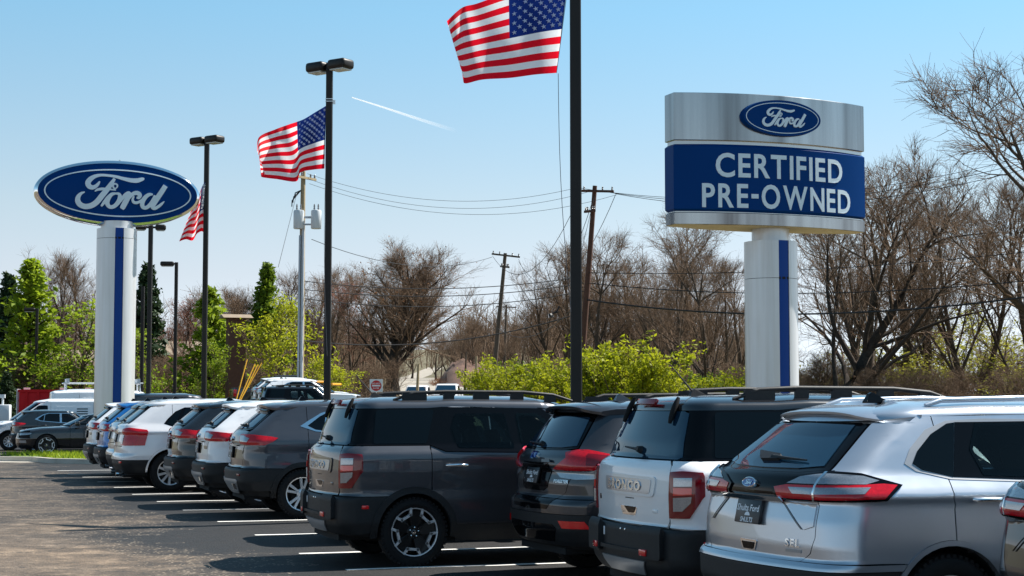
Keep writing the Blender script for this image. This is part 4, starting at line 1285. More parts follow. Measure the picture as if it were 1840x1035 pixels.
        skin_box(sh, 'emblem_ring', 0, 1.20, (.14, .085, .006), M['chrome'], g, off=.008, bev=.02)
        skin_text(sh, 'badge', 'FORESTER', .042, .53, .965, M['badge'], g, bold=.001, off=.003, spacing=1.05, sx=1.15)
        panel(sh, 'bumper_recess', [('r', 0, .80), ('r', .50, .80), ('r', .40, .70), ('r', 0, .69)], M['gloss_black'], root, sym=True, off=.004, th=.01)
        panel(sh, 'skid_plate', [('r', 0, .56), ('r', .5, .56), ('r', .56, .52), ('r', .45, .40), ('r', 0, .40)], M['gloss_black'], root, sym=True, off=.012, th=.02)
        for sg in (1, -1):
            t = panel(sh, 'tail_light', [('r', .54, 1.235), ('r', .66, 1.262), ('c', .5, 1.262), ('s', .50, 1.225), ('s', .66, 1.185), ('s', .60, 1.14), ('s', .48, 1.085), ('c', .3, 1.08), ('r', .40, 1.085), ('r', .48, 1.115), ('r', .60, 1.19)], M['red_lens'], root, off=.016, th=.04, side=sg)
            panel(sh, 'brake_lens', [('c', .55, 1.225), ('s', .50, 1.21), ('s', .58, 1.18), ('s', .50, 1.12), ('c', .55, 1.12)], M['red_dark'], t, off=.020, th=.02, side=sg)
            panel(sh, 'backup_lens', [('r', .38, 1.078), ('c', .3, 1.074), ('s', .48, 1.078), ('s', .36, .995), ('c', .3, .985), ('r', .52, 1.0)], M['clear_lens'], t, off=.018, th=.03, side=sg)
            panel(sh, 'reflector', [('r', .60, .60), ('c', .65, .60), ('c', .80, .53), ('r', .65, .53)], M['red_bright'], root, off=.016, th=.02, side=sg)
        dlo = [('s', .80, 1.30), ('s', .86, 1.40), ('s', 1.02, 1.55), ('s', 1.2, 1.605), ('s', 2.3, 1.61), ('s', 2.45, 1.56), ('s', 2.95, 1.16), ('s', 1.0, 1.235)]
        both(sh, 'window_trim', dlo, M['chrome'], root, off=.003, th=.012)
        both(sh, 'quarter_window', [('s', .85, 1.305), ('s', .92, 1.41), ('s', 1.06, 1.545), ('s', 1.15, 1.57), ('s', 1.06, 1.255)], M['side_glass'], root, off=.007, th=.01)
        both(sh, 'door_window', [('s', 1.27, 1.58), ('s', 1.16, 1.255), ('s', 1.90, 1.215), ('s', 1.90, 1.59)], M['side_glass'], root, off=.007, th=.01)
        both(sh, 'door_window', [('s', 2.0, 1.585), ('s', 2.0, 1.208), ('s', 2.8, 1.19), ('s', 2.40, 1.56)], M['side_glass'], root, off=.007, th=.01)
        spoiler(root, P, .78, .36, .69, .60, 1.73, 1.69, bow=.06, th=.045, zdrop=.06)
        roof_rails(root, [(.85, 1.72, .0), (1.1, 1.79, 0), (1.9, 1.80, 0), (2.3, 1.79, 0), (2.55, 1.70, 0)], .58, M['plastic'], [(.9, 1.15, 1.70, 1.78), (2.25, 2.45, 1.70, 1.78)])
        shark_fin(root, .95, 0, 1.74, M['darkgray'])
        wiper(sh, .0, 1.30, -.42, 1.31, root)
        add_handles(sh, 1.30, 1.08, rd, P); add_handles(sh, 2.25, 1.08, fd, P)
        ws = 'split'
    mirror_set(root, x3 - .1, hw - .05, 1.10, P)
    add_wheels(root, ws, (ax, fx), hw - .135, Rw, .24)
    return root

def make_coupe():
    root = base_root('coupe')
    P = M['paint']
    L, hw, ax, wb, ar, Rw = 4.79, .955, 1.13, 2.72, .40, .345
    Rt = [(.22, .12), (.4, .02), (.6, 0), (.85, .03), (.93, .10), (.97, .50), (.99, .72), (1.28, 1.75), (1.5, 2.1)]
    Wt = [(.2, .86), (.35, .92), (.55, .955), (.75, .94), (.88, .91), (.96, .86), (.99, .82), (1.28, .62), (1.5, .5)]
    Fr = [(.18, L - .12), (.35, L - .02), (.55, L), (.72, L - .05), (.80, L - .14), (.86, L - .40), (.91, 3.55), (.94, 3.42), (1.28, 2.66), (1.5, 2.3)]
    sh = Shape(Rt, Wt, Fr, b=.14, rc=.25, rcx=.22, tp=.05, b2=.20, rc2=.30, tp2=.06)
    sp = dict(seams=(1.62, 1.72, 3.12), arch_r=(ax, .35, ar), arch_f=(ax + wb, .35, ar), cowl=3.3, zcowl=.94, ws_top=(2.66, 1.26), Wtop=.62, sill=.30,
              nose=(L - .42, .5), hood=[(3.0, .90), (4.0, .86), (4.6, .78)], znose=.74, zgr=.58, cladding=M['plastic'], coupe=True, hood_h=.07,
              headlight=[('f', .56, .735), ('k', .3, .745), ('s', 4.30, .735), ('s', 4.34, .70), ('k', .4, .675), ('f', .58, .66)],
              roof=[(1.2, 1.24), (1.9, 1.28), (2.4, 1.27), (2.7, 1.24)], roof_h=.09, roof_d=.5)
    shell(sh, root, [(ax, .35, ar - .02), (ax + wb, .35, ar - .02)], z0=.25, ztop=1.2)
    q = [('r', 0, .92), ('r', .6, .92), ('s', 1.0, .955), ('s', 1.3, 1.0), ('s', 1.9, 1.24), ('s', 1.62, top_line(sp, 1.62) - .2), ('s', 1.616, .70)]
    q = [('r', .0, .90), ('r', .6, .90), ('s', .9, .94), ('s', 1.616, .955), ('s', 1.616, .36)] + [('s', x, z) for _, x, z in arc_pts(ax, .35, ar + .006, 5, 175, 20)] + [('s', .5, .3), ('r', .5, .28), ('r', 0, .28)]
    panel(sh, 'quarter_panel', q, P, root, sym=True)
    both(sh, 'arch_trim', arc_pts(ax, .35, ar + .004, 0, 180, 26) + arc_pts(ax, .35, ar - .03, 180, 0, 22), P, root, off=.008, th=.06)
    both(sh, 'arch_trim', arc_pts(ax + wb, .35, ar + .004, 0, 180, 26) + arc_pts(ax + wb, .35, ar - .03, 180, 0, 22), P, root, off=.008, th=.06)
    rd, fd = side_parts(sp, sh, root, P)
    full_roof(sp, sh, root, P)
    both(sh, 'rear_pillar', [('c', .3, .98), ('c', .3, 1.24), ('s', 2.0, 1.26), ('s', 1.72, .97)], P, root)
    both(sh, 'door_window', [('s', 1.95, 1.22), ('s', 1.70, 1.0), ('s', 2.92, .985), ('s', 2.42, 1.235)], M['side_glass'], root, off=.006, th=.01)
    panel(sh, 'rear_window', [('r', 0, 1.24), ('c', .2, 1.24), ('c', .2, .99), ('r', 0, .99)], M['glass'], root, sym=True, off=.003)
    panel(sh, 'lower_grille', [('f', 0, .42), ('f', .62, .42), ('f', .58, .28), ('f', 0, .28)], M['gloss_black'], root, sym=True, off=.006)
    for sg in (1, -1):
        panel(sh, 'fog_lamp', [('f', .60, .50), ('k', .4, .50), ('k', .4, .42), ('f', .62, .42)], M['skid'], root, off=.006, side=sg)
        panel(sh, 'tail_light', [('r', .4, .84), ('r', .75, .84), ('r', .75, .68), ('r', .4, .68)], M['red_lens'], root, off=.01, side=sg)
    mirror_set(root, 2.88, .86, .96, P)
    add_wheels(root, 'bracket', (ax, ax + wb), hw - .135, Rw, .25)
    return root

def make_van():
    root = base_root('cargo_van')
    P = M['paint']
    L, hw, ax, wb, ar, Rw = 4.82, .92, .95, 3.06, .42, .34
    Rt = [(.25, .10), (.4, .02), (.6, 0), (1.0, .02), (1.9, .10), (2.2, .2)]
    Wt = [(.25, .86), (.4, .90), (.6, .92), (1.1, .915), (1.25, .90), (1.8, .82), (2.1, .72)]
    Fr = [(.25, L - .1), (.45, L), (.75, L - .03), (.9, L - .12), (1.0, L - .30), (1.08, L - .62), (1.12, L - .74), (1.75, L - 1.62), (2.1, L - 2.0)]
    sh = Shape(Rt, Wt, Fr, b=.06, rc=.12, rcx=.10, tp=.02, b2=.18, rc2=.28)
    sp = dict(seams=(1.02, 2.55, 3.60), arch_r=(ax, .345, ar), arch_f=(ax + wb, .345, ar), cowl=L - .8, zcowl=1.11, ws_top=(L - 1.62, 1.75), Wtop=.83, sill=.36,
              nose=(L - .42, .6), hood=[(3.5, 1.10), (4.3, 1.04), (4.6, .92)], znose=.82, cladding=M['plastic'], zgr=.60,
              headlight=[('f', .52, .88), ('k', .4, .95), ('s', 4.12, .93), ('s', 4.15, .86), ('k', .4, .76), ('f', .54, .74)],
              roof=[(.1, 1.76), (1.0, 1.79), (2.6, 1.79), (3.3, 1.73)], roof_h=.13, roof_d=.6)
    shell(sh, root, [(ax, .345, ar - .02), (ax + wb, .345, ar - .02)], ztop=1.72)
    q = [('r', 0, 1.76), ('r', .7, 1.76), ('s', 1.016, 1.785), ('s', 1.016, .76)] + [('s', x, z) for _, x, z in arc_pts(ax, .345, ar + .006, 80, 175, 14)] + [('s', .4, .35), ('r', .5, .33), ('r', 0, .33)]
    panel(sh, 'quarter_panel', q, P, root, sym=True)
    both(sh, 'arch_trim', arc_pts(ax, .345, ar + .004, 0, 180, 26) + arc_pts(ax, .345, ar - .04, 180, 0, 22), M['plastic'], root, off=.008, th=.06)
    both(sh, 'arch_trim', arc_pts(ax + wb, .345, ar + .004, 0, 180, 26) + arc_pts(ax + wb, .345, ar - .04, 180, 0, 22), M['plastic'], root, off=.008, th=.06)
    rd, fd = side_parts(sp, sh, root, P)
    full_roof(sp, sh, root, P)
    both(sh, 'door_window', round_poly([('s', 2.66, 1.66), ('s', 2.66, 1.16), ('s', 3.58, 1.13), ('s', 3.36, 1.35), ('s', 2.98, 1.66)], .05), M['side_glass'], root, off=.006, th=.01)
    both(sh, 'side_panel', round_poly([('s', 1.12, 1.62), ('s', 2.40, 1.62), ('s', 2.40, 1.12), ('s', 1.12, 1.12)], .05), P, root, off=.008, th=.012)
    for sg in (1, -1):
        for i, z in enumerate((1.55, 1.46, 1.37)):
            panel(sh, 'decal', [('s', 1.22, z), ('s', 1.62, z), ('s', 1.62, z - .045), ('s', 1.22, z - .045)], M['slate'], root, off=.011, th=.004, side=sg)
        panel(sh, 'tail_light', [('c', .1, 1.25), ('c', .9, 1.25), ('c', .9, .85), ('c', .1, .85)], M['red_lens'], root, off=.01, side=sg)
        panel(sh, 'body_moulding', [('s', 1.40, .62), ('s', 3.5, .62), ('s', 3.5, .55), ('s', 1.40, .55)], M['plastic'], root, off=.012, side=sg)
    mirror_set(root, 3.5, .86, 1.12, M['plastic'])
    add_wheels(root, 'spoke', (ax, ax + wb), hw - .13, Rw, .20)
    return root
# ---------------------------------------------------------------- ground, lot, road
def tex_nodes(n, l, scale, detail=6, rough=0.6, dist=0.0):
    tc = n.new('ShaderNodeTexCoord'); nz = n.new('ShaderNodeTexNoise')
    nz.inputs['Scale'].default_value = scale; nz.inputs['Detail'].default_value = detail
    nz.inputs['Roughness'].default_value = rough; nz.inputs['Distortion'].default_value = dist
    l.new(tc.outputs['Object'], nz.inputs['Vector'])
    return nz
def ramp(n, l, src, stops):
    r = n.new('ShaderNodeValToRGB'); e = r.color_ramp.elements
    e[0].position, e[0].color = stops[0][0], (*stops[0][1], 1); e[1].position, e[1].color = stops[-1][0], (*stops[-1][1], 1)
    for p, c in stops[1:-1]:
        q = e.new(p); q.color = (*c, 1)
    l.new(src, r.inputs[0]); return r
def mixc(n, l, fac, a, b, mode='MIX'):
    m = n.new('ShaderNodeMix'); m.data_type = 'RGBA'; m.blend_type = mode
    for s, i in ((fac, 0), (a, 6), (b, 7)):
        if hasattr(s, 'is_output'): l.new(s, m.inputs[i])
        else: m.inputs[i].default_value = s if i == 0 else (*s, 1)
    return m.outputs[2]
def math_(n, l, op, a, b=None, c=None):
    m = n.new('ShaderNodeMath'); m.operation = op
    for i, s in enumerate((a, b, c)):
        if s is None: continue
        if hasattr(s, 'is_output'): l.new(s, m.inputs[i])
        else: m.inputs[i].default_value = s
    return m.outputs[0]

def asphalt_mat():
    m, n, l, p = new_mat('asphalt')
    tc = n.new('ShaderNodeTexCoord'); sp = n.new('ShaderNodeSeparateXYZ'); l.new(tc.outputs['Object'], sp.inputs[0])
    # distance to the left of the line along the stall ends: old worn paving there, fresh black sealer under the cars
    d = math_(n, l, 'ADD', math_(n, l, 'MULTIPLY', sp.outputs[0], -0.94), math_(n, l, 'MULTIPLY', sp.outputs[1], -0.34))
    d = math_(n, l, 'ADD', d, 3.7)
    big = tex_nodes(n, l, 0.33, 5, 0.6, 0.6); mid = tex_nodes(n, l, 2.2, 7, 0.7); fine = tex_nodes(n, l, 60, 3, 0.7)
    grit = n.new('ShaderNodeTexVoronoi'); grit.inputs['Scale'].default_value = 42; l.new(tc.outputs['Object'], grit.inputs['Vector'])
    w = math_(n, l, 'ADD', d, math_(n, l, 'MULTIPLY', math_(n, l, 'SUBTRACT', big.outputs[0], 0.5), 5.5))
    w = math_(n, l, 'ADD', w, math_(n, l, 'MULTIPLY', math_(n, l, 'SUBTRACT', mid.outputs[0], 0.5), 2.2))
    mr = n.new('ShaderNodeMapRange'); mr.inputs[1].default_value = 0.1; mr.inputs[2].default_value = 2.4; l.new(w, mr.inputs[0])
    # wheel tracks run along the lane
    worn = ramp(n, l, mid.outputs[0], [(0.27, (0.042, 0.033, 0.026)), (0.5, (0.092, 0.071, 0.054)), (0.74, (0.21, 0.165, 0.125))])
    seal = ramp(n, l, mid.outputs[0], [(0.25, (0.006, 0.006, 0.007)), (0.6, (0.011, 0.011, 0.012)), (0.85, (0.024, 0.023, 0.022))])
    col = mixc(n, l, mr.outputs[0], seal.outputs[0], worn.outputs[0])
    st = ramp(n, l, grit.outputs['Color'], [(0.0, (0.55, 0.55, 0.55)), (0.7, (1, 1, 1)), (1.0, (1.9, 1.8, 1.65))])
    col = mixc(n, l, 0.75, col, st.outputs[0], 'MULTIPLY')
    # loose pale gravel near the sealer's edge
    gv = n.new('ShaderNodeTexVoronoi'); gv.inputs['Scale'].default_value = 14; l.new(tc.outputs['Object'], gv.inputs['Vector'])
    edge = math_(n, l, 'MULTIPLY', math_(n, l, 'LESS_THAN', math_(n, l, 'ABSOLUTE', math_(n, l, 'SUBTRACT', w, 0.9)), 0.75),
                 math_(n, l, 'LESS_THAN', gv.outputs['Distance'], math_(n, l, 'MULTIPLY', mid.outputs[0], 0.42)))
    col = mixc(n, l, math_(n, l, 'MULTIPLY', edge, 0.55), col, (0.40, 0.33, 0.25))
    # broad lighter, driven-over patches and darker tyre sweeps
    pt = tex_nodes(n, l, 0.16, 4, 0.55, 1.2); pr = ramp(n, l, pt.outputs[0], [(0.36, (0.72, 0.70, 0.68)), (0.5, (1, 1, 1)), (0.66, (1.5, 1.42, 1.3))])
    col = mixc(n, l, mr.outputs[0], col, mixc(n, l, 1.0, col, pr.outputs[0], 'MULTIPLY'))
    # oil spots and fine cracks
    oil = tex_nodes(n, l, 0.8, 3, 0.5); o = ramp(n, l, oil.outputs[0], [(0.62, (1, 1, 1)), (0.72, (0.55, 0.55, 0.56))])
    col = mixc(n, l, 1.0, col, o.outputs[0], 'MULTIPLY')
    cr = n.new('ShaderNodeTexVoronoi'); cr.feature = 'DISTANCE_TO_EDGE'; cr.inputs['Scale'].default_value = 0.32
    wv = n.new('ShaderNodeVectorMath'); wv.operation = 'ADD'; l.new(tc.outputs['Object'], wv.inputs[0])
    wn2 = tex_nodes(n, l, 0.9, 5, 0.6); l.new(wn2.outputs[1], wv.inputs[1]); l.new(wv.outputs[0], cr.inputs['Vector'])
    ck = math_(n, l, 'MULTIPLY', math_(n, l, 'LESS_THAN', cr.outputs['Distance'], 0.006), mr.outputs[0])
    col = mixc(n, l, math_(n, l, 'MULTIPLY', ck, 0.7), col, (0.02, 0.02, 0.02))
    l.new(col, p.inputs['Base Color'])
    rr = n.new('ShaderNodeMapRange'); rr.inputs[3].default_value = 0.6; rr.inputs[4].default_value = 0.85; l.new(mid.outputs[0], rr.inputs[0]); l.new(rr.outputs[0], p.inputs['Roughness'])
    p.inputs['Specular IOR Level'].default_value = 0.35
    b = n.new('ShaderNodeBump'); b.inputs['Strength'].default_value = 0.55; b.inputs['Distance'].default_value = 0.012
    l.new(math_(n, l, 'ADD', fine.outputs[0], grit.outputs['Distance']), b.inputs['Height']); l.new(b.outputs[0], p.inputs['Normal'])
    return m

def soil_mat(name, stops, scale=0.8, bump=0.5):
    m, n, l, p = new_mat(name)
    a = tex_nodes(n, l, scale, 8, 0.7, 0.4)
    r = ramp(n, l, a.outputs[0], stops); l.new(r.outputs[0], p.inputs['Base Color'])
    p.inputs['Roughness'].default_value = 0.95
    f = tex_nodes(n, l, scale * 20, 4, 0.7)
    b = n.new('ShaderNodeBump'); b.inputs['Strength'].default_value = bump; b.inputs['Distance'].default_value = 0.05
    l.new(f.outputs[0], b.inputs['Height']); l.new(b.outputs[0], p.inputs['Normal'])
    return m
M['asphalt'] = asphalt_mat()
M['meadow'] = soil_mat('rough grass ground', [(0.3, (0.085, 0.062, 0.038)), (0.5, (0.10, 0.088, 0.042)), (0.7, (0.13, 0.10, 0.06))], 0.25)
M['turf'] = soil_mat('turf soil', [(0.3, (0.14, 0.11, 0.06)), (0.48, (0.07, 0.12, 0.02)), (0.7, (0.09, 0.15, 0.02))], 1.2)
M['concrete'] = soil_mat('concrete', [(0.25, (0.30, 0.26, 0.21)), (0.5, (0.44, 0.40, 0.34)), (0.8, (0.55, 0.50, 0.44))], 1.5, 0.2)
M['road'] = soil_mat('old road', [(0.3, (0.22, 0.20, 0.165)), (0.6, (0.30, 0.27, 0.225))], 0.3, 0.1)
M['line_paint'] = soil_mat('line paint', [(0.18, (0.20, 0.195, 0.19)), (0.30, (0.70, 0.69, 0.66)), (0.8, (0.80, 0.79, 0.76))], 5.0, 0.2)

def sheet(name, xs, ys, dz, mat, inside=None):
    V, F, ix = [], [], {}
    for j, y in enumerate(ys):
        for i, x in enumerate(xs):
            ix[i, j] = len(V); V.append((x, y, ground_z(x, y) + dz))
    for j in range(len(ys) - 1):
        for i in range(len(xs) - 1):
            cx, cy = (xs[i] + xs[i + 1]) / 2, (ys[j] + ys[j + 1]) / 2
            if inside is None or inside(cx, cy):
                F.append((ix[i, j], ix[i + 1, j], ix[i + 1, j + 1], ix[i, j + 1]))
    used = sorted({k for f in F for k in f}); mp = {k: i for i, k in enumerate(used)}
    o = mesh_obj(name, [V[k] for k in used], [tuple(mp[k] for k in f) for f in F], mat, smooth=True)
    return tag(o, kind='structure')

def poly_sheet(name, pts, z, mat, kind='structure', thick=0.0):
    """A flat many-sided sheet (or slab, when thick) at height z."""
    bm = bmesh.new()
    vs = [bm.verts.new((x, y, z)) for x, y in pts]
    f = bm.faces.new(vs); bm.normal_update()
    if f.normal.z < 0: f.normal_flip()
    if thick:
        g = bmesh.ops.extrude_face_region(bm, geom=[f])
        bmesh.ops.translate(bm, verts=[v for v in g['geom'] if isinstance(v, bmesh.types.BMVert)], vec=(0, 0, -thick))
        bmesh.ops.recalc_face_normals(bm, faces=bm.faces)
    bmesh.ops.triangulate(bm, faces=bm.faces)
    return tag(bm_obj(name, bm, mat), kind=kind)

xs = list(np.concatenate([np.linspace(-900, -120, 14), np.linspace(-100, 100, 81), np.linspace(120, 900, 14)]))
ys = list(np.concatenate([np.linspace(-300, -20, 8), np.linspace(-10, 160, 69), np.linspace(170, 600, 24), np.linspace(650, 3000, 12)]))
sheet('ground', xs, ys, -0.09, M['meadow'])
def heads(y): return 1.0 - 0.394 * (y - 26) + 1.6       # line along the noses of the row
lx = list(np.linspace(-62, 16, 79)); ly = list(np.linspace(-30, 92, 62))
def in_lot(x, y):
    return x < heads(y) + (4 if y > 48 else 0) and not (y > 84)
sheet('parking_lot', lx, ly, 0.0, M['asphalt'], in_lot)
# stall lines: surveyed left ends, each running in under the cars
for k, (px, py) in enumerate(((103.5, 845.9), (121, 852.5), (148, 857.7), (175, 866), (205, 876), (238, 888.5), (282, 901.5), (328, 917), (390.5, 937.8), (458, 961.8), (538, 995), (622, 1024))):
    c, s = math.cos(PITCH), math.sin(PITCH)
    a, b = (px - 920) / 3000.0, -(py - 517.5) / 3000.0
    t = -CAM_H / (s + b * c); X, Y = a * t, (c - b * s) * t
    d = Vector((0.952, 0.306)); nn = Vector((-d.y, d.x)) * 0.055
    L = 5.4
    P0 = Vector((X, Y)); P1 = P0 + d * L
    n_ = 10
    V = []
    for i in range(n_ + 1):
        q = P0.lerp(P1, i / n_) + Vector((0, 0.02 * math.sin(i * 2.1 + k)))
        V += [(q.x - nn.x, q.y - nn.y, .004), (q.x + nn.x, q.y + nn.y, .004)]
    o = mesh_obj('stall_line', V, [(2 * i, 2 * i + 2, 2 * i + 3, 2 * i + 1) for i in range(n_)], M['line_paint'])
    tag(o, kind='structure')
for P0, L in (((-.25, 14.2), 5.4), ((.75, 11.6), 5.4), ((1.75, 9.0), 5.4)):
    d = Vector((0.94, 0.34)); nn = Vector((-d.y, d.x)) * 0.055; A = Vector(P0); B = A + d * L
    tag(mesh_obj('stall_line', [(A.x - nn.x, A.y - nn.y, .004), (B.x - nn.x, B.y - nn.y, .004), (B.x + nn.x, B.y + nn.y, .004), (A.x + nn.x, A.y + nn.y, .004)], [(0, 1, 2, 3)], M['line_paint']), kind='structure')
# grass island at the end of the row, with its kerb
ISL = [(-13.6, 48.9), (-12.9, 47.6), (-11.6, 46.9), (-8.6, 46.6), (-3.4, 47.6), (-5.0, 56.0), (-9.5, 56.5), (-12.4, 52.6), (-14.2, 52.2), (-15.6, 51.2), (-14.8, 49.7)]
poly_sheet('grass_island', ISL, 0.13, M['turf'], thick=0.2)
def kerb(pts, w=.16, h=.14, closed=False):
    bm = bmesh.new()
    n = len(pts); rows = []
    for i, p in enumerate(pts):
        a = Vector(pts[i - 1] if (i or closed) else pts[0]); b = Vector(pts[(i + 1) % n] if (i < n - 1 or closed) else pts[-1])
        t = (b - a).normalized(); nn = Vector((-t.y, t.x)) * w / 2; p = Vector(p)
        rows.append([bm.verts.new((*(p - nn), 0)), bm.verts.new((*(p - nn * .8), h)), bm.verts.new((*(p + nn * .8), h)), bm.verts.new((*(p + nn), 0))])
    for i in range(n if closed else n - 1):
        A, B = rows[i], rows[(i + 1) % n]
        for j in range(3): bm.faces.new((A[j], B[j], B[j + 1], A[j + 1]))
    bmesh.ops.recalc_face_normals(bm, faces=bm.faces)
    return tag(bm_obj('kerb', bm, M['concrete']), kind='structure')
kerb([(-40, 52.4), (-24, 50.6), (-16.4, 49.5), (-13.9, 48.8), (-13.0, 47.5), (-11.6, 46.75), (-8.6, 46.4), (-3.4, 47.4)], .22)
poly_sheet('gutter', [(-40, 52.2), (-40, 51.5), (-24, 49.7), (-16.4, 48.7), (-14.0, 48.1), (-13.3, 48.3), (-14.2, 48.85), (-24, 50.4)], 0.004, M['concrete'])
# country road climbing away between the woods
RD = [(4, 88), (-2.0, 100), (-4.2, 120), (-6.8, 150), (-10.5, 200), (-14.5, 260), (-17.5, 330), (-19.5, 400), (-20, 470)]
def bank():
    bm = bmesh.new(); n = 24; R_ = []
    for k in np.linspace(0, 1, 9):
        R_.append([bm.verts.new((-5.6 + 3.6 * k * math.cos(t), 205 + 26 * k * math.sin(t), ground_z(-5.6, 205 + 26 * k * math.sin(t)) - .3 + 2.9 * (1 - k ** 3) * (1 + .10 * math.sin(5 * t + 9 * k) + .07 * math.sin(11 * t + 23 * k) + .06 * math.sin(3 * t - 31 * k)))) for t in np.linspace(0, 2 * math.pi, n, endpoint=False)])
    for i in range(8):
        for j in range(n): bm.faces.new((R_[i][j], R_[i][(j + 1) % n], R_[i + 1][(j + 1) % n], R_[i + 1][j]))
    bmesh.ops.remove_doubles(bm, verts=bm.verts, dist=1e-4); bmesh.ops.recalc_face_normals(bm, faces=bm.faces)
    tag(bm_obj('bank', bm, soil_mat('red earth', [(0.3, (0.06, 0.032, 0.02)), (0.7, (0.12, 0.06, 0.04))], 0.6), angle=60), kind='structure')
bank()
V = []
for i, (x, y) in enumerate(RD):
    a = Vector(RD[max(0, i - 1)]); b = Vector(RD[min(len(RD) - 1, i + 1)]); t = (b - a).normalized(); nn = Vector((t.y, -t.x)) * 3.6
    for sgn in (-1, 1):
        V.append((x + sgn * nn.x, y + sgn * nn.y, ground_z(x, y) + .06))
tag(mesh_obj('road', V, [(2 * i, 2 * i + 1, 2 * i + 3, 2 * i + 2) for i in range(len(RD) - 1)], M['road']), kind='structure')
# short grass and dandelions on the island
def leaf_shader(name, c1, c2, trans=0.5, scale=0.6, rough=0.55):
    m, n, l, p = new_mat(name)
    nz = tex_nodes(n, l, scale, 5, 0.7)
    r = ramp(n, l, nz.outputs[0], [(0.3, c1), (0.7, c2)])
    l.new(r.outputs[0], p.inputs['Base Color']); p.inputs['Roughness'].default_value = rough
    p.inputs['Specular IOR Level'].default_value = 0.25
    tr = n.new('ShaderNodeBsdfTranslucent'); l.new(r.outputs[0], tr.inputs[0])
    ms = n.new('ShaderNodeMixShader'); ms.inputs[0].default_value = trans
    l.new(p.outputs[0], ms.inputs[1]); l.new(tr.outputs[0], ms.inputs[2]); l.new(ms.outputs[0], n['Material Output'].inputs[0])
    return m
M['grass'] = leaf_shader('grass blades', (0.14, 0.22, 0.012), (0.32, 0.38, 0.025), 0.5, 1.0)
def inside(pts, x, y):
    c = False; n = len(pts)
    for i in range(n):
        (x1, y1), (x2, y2) = pts[i], pts[i - 1]
        if (y1 > y) != (y2 > y) and x < (x2 - x1) * (y - y1) / (y2 - y1) + x1: c = not c
    return c
rg = np.random.default_rng(5)
V, F = [], []
k = 0
while k < 16000:
    x, y = rg.uniform(-15.6, -4), rg.uniform(46.6, 56.5)
    if not inside(ISL, x, y): continue
    if math.sin(x * 1.7 + 1) * math.sin(y * 1.3) > .55 and rg.random() < .8: k += 1; continue
    h = rg.uniform(.05, .16); a = rg.uniform(0, 6.28); w = rg.uniform(.012, .03); lx_, ly_ = rg.normal(0, .05, 2)
    i = len(V)
    V += [(x - w * math.cos(a), y - w * math.sin(a), .125), (x + w * math.cos(a), y + w * math.sin(a), .125), (x + lx_, y + ly_, .13 + h)]
    F.append((i, i + 1, i + 2)); k += 1
tag(mesh_obj('grass', V, F, M['grass']), 'bright spring grass on the island under the oval sign', kind='stuff')
# ---------------------------------------------------------------- the parked row
def place(root, x, y, deg, z=0.0):
    root.location = (x, y, z)
    root.rotation_euler = (0, 0, rad(deg))
    return root
ROW = 'sport utilities parked nose-in along the row'
boxy = make_boxy()
edge = make_crossover('edge')
forester = make_crossover('forester')
escape = make_crossover('escape')
old = make_crossover('old')

def park(proto, used, x, y, deg, paint, label, cat='suv', group=ROW, roof=None, z=0.0, s=1.0):
    r = proto if id(proto) not in used else copy_tree(proto)
    used.add(id(proto))
    place(r, x, y, deg, z)
    r.scale = (s, s, s)
    dress(r, M[paint], M[roof] if roof else None)
    tag(r, label, cat, group)
    return r
USED = set()
park(edge, USED, 1.55, 11.3, 22, 'silver', 'silver crossover with wide red and clear tail light, black dealer plate below the badge')
park(boxy, USED, .88, 13.65, 20, 'white', 'white square-backed suv with a contrasting black roof and black roof rails', roof='black')
park(forester, USED, .15, 16.5, 22, 'darkgray', 'dark grey crossover with C-shaped red tail light, between the grey and the white square-backed suv')
park(boxy, USED, -2.15, 18.2, 20, 'gray', 'graphite grey square-backed suv with black roof rails and black five-spoke wheel in full view')
park(edge, USED, -2.42, 21.15, 20, 'silver', 'silver crossover mostly hidden behind the graphite square-backed suv')
park(escape, USED, -4.33, 25.50, 18, 'gray', 'dark grey crossover with rounded roof spoiler and bare alloy wheel, next to a white one', s=1.03)
# ---------------------------------------------------------------- signs
M['sign_blue'] = simple('sign blue', (0.0002, 0.036, 0.165), 0.3, 0, 0.0, spec=0.05, noise=0.08, nscale=0.8)
M['sign_white'] = simple('sign lettering', (0.62, 0.72, 0.80), 0.35, noise=0.05, nscale=3)
M['pillar'] = simple('pillar cladding', (0.60, 0.61, 0.63), 0.30, 0.35, noise=0.05, nscale=1.5)
def streaks(mat):
    n, l = mat.node_tree.nodes, mat.node_tree.links; p = n['Principled BSDF']
    src = p.inputs['Base Color'].links[0].from_socket
    tc = n.new('ShaderNodeTexCoord'); mp = n.new('ShaderNodeMapping'); mp.inputs['Scale'].default_value = (7, 7, .35); l.new(tc.outputs['Object'], mp.inputs[0])
    nz = n.new('ShaderNodeTexNoise'); nz.inputs['Scale'].default_value = 1.3; nz.inputs['Detail'].default_value = 8; l.new(mp.outputs[0], nz.inputs['Vector'])
    r = ramp(n, l, nz.outputs[0], [(0.35, (1, 1, 1)), (0.62, (0.93, 0.92, 0.90)), (0.8, (0.80, 0.77, 0.72))])
    l.new(mixc(n, l, 1.0, src, r.outputs[0], 'MULTIPLY'), p.inputs['Base Color'])
streaks(M['pillar'])
M['pillar_blue'] = simple('pillar stripe', (0.001, 0.045, 0.25), 0.4, spec=0.2)
M['soffit'] = simple('sign soffit', (0.62, 0.52, 0.34), 0.7)  # cream of light bounced up onto the underside, put into its colour
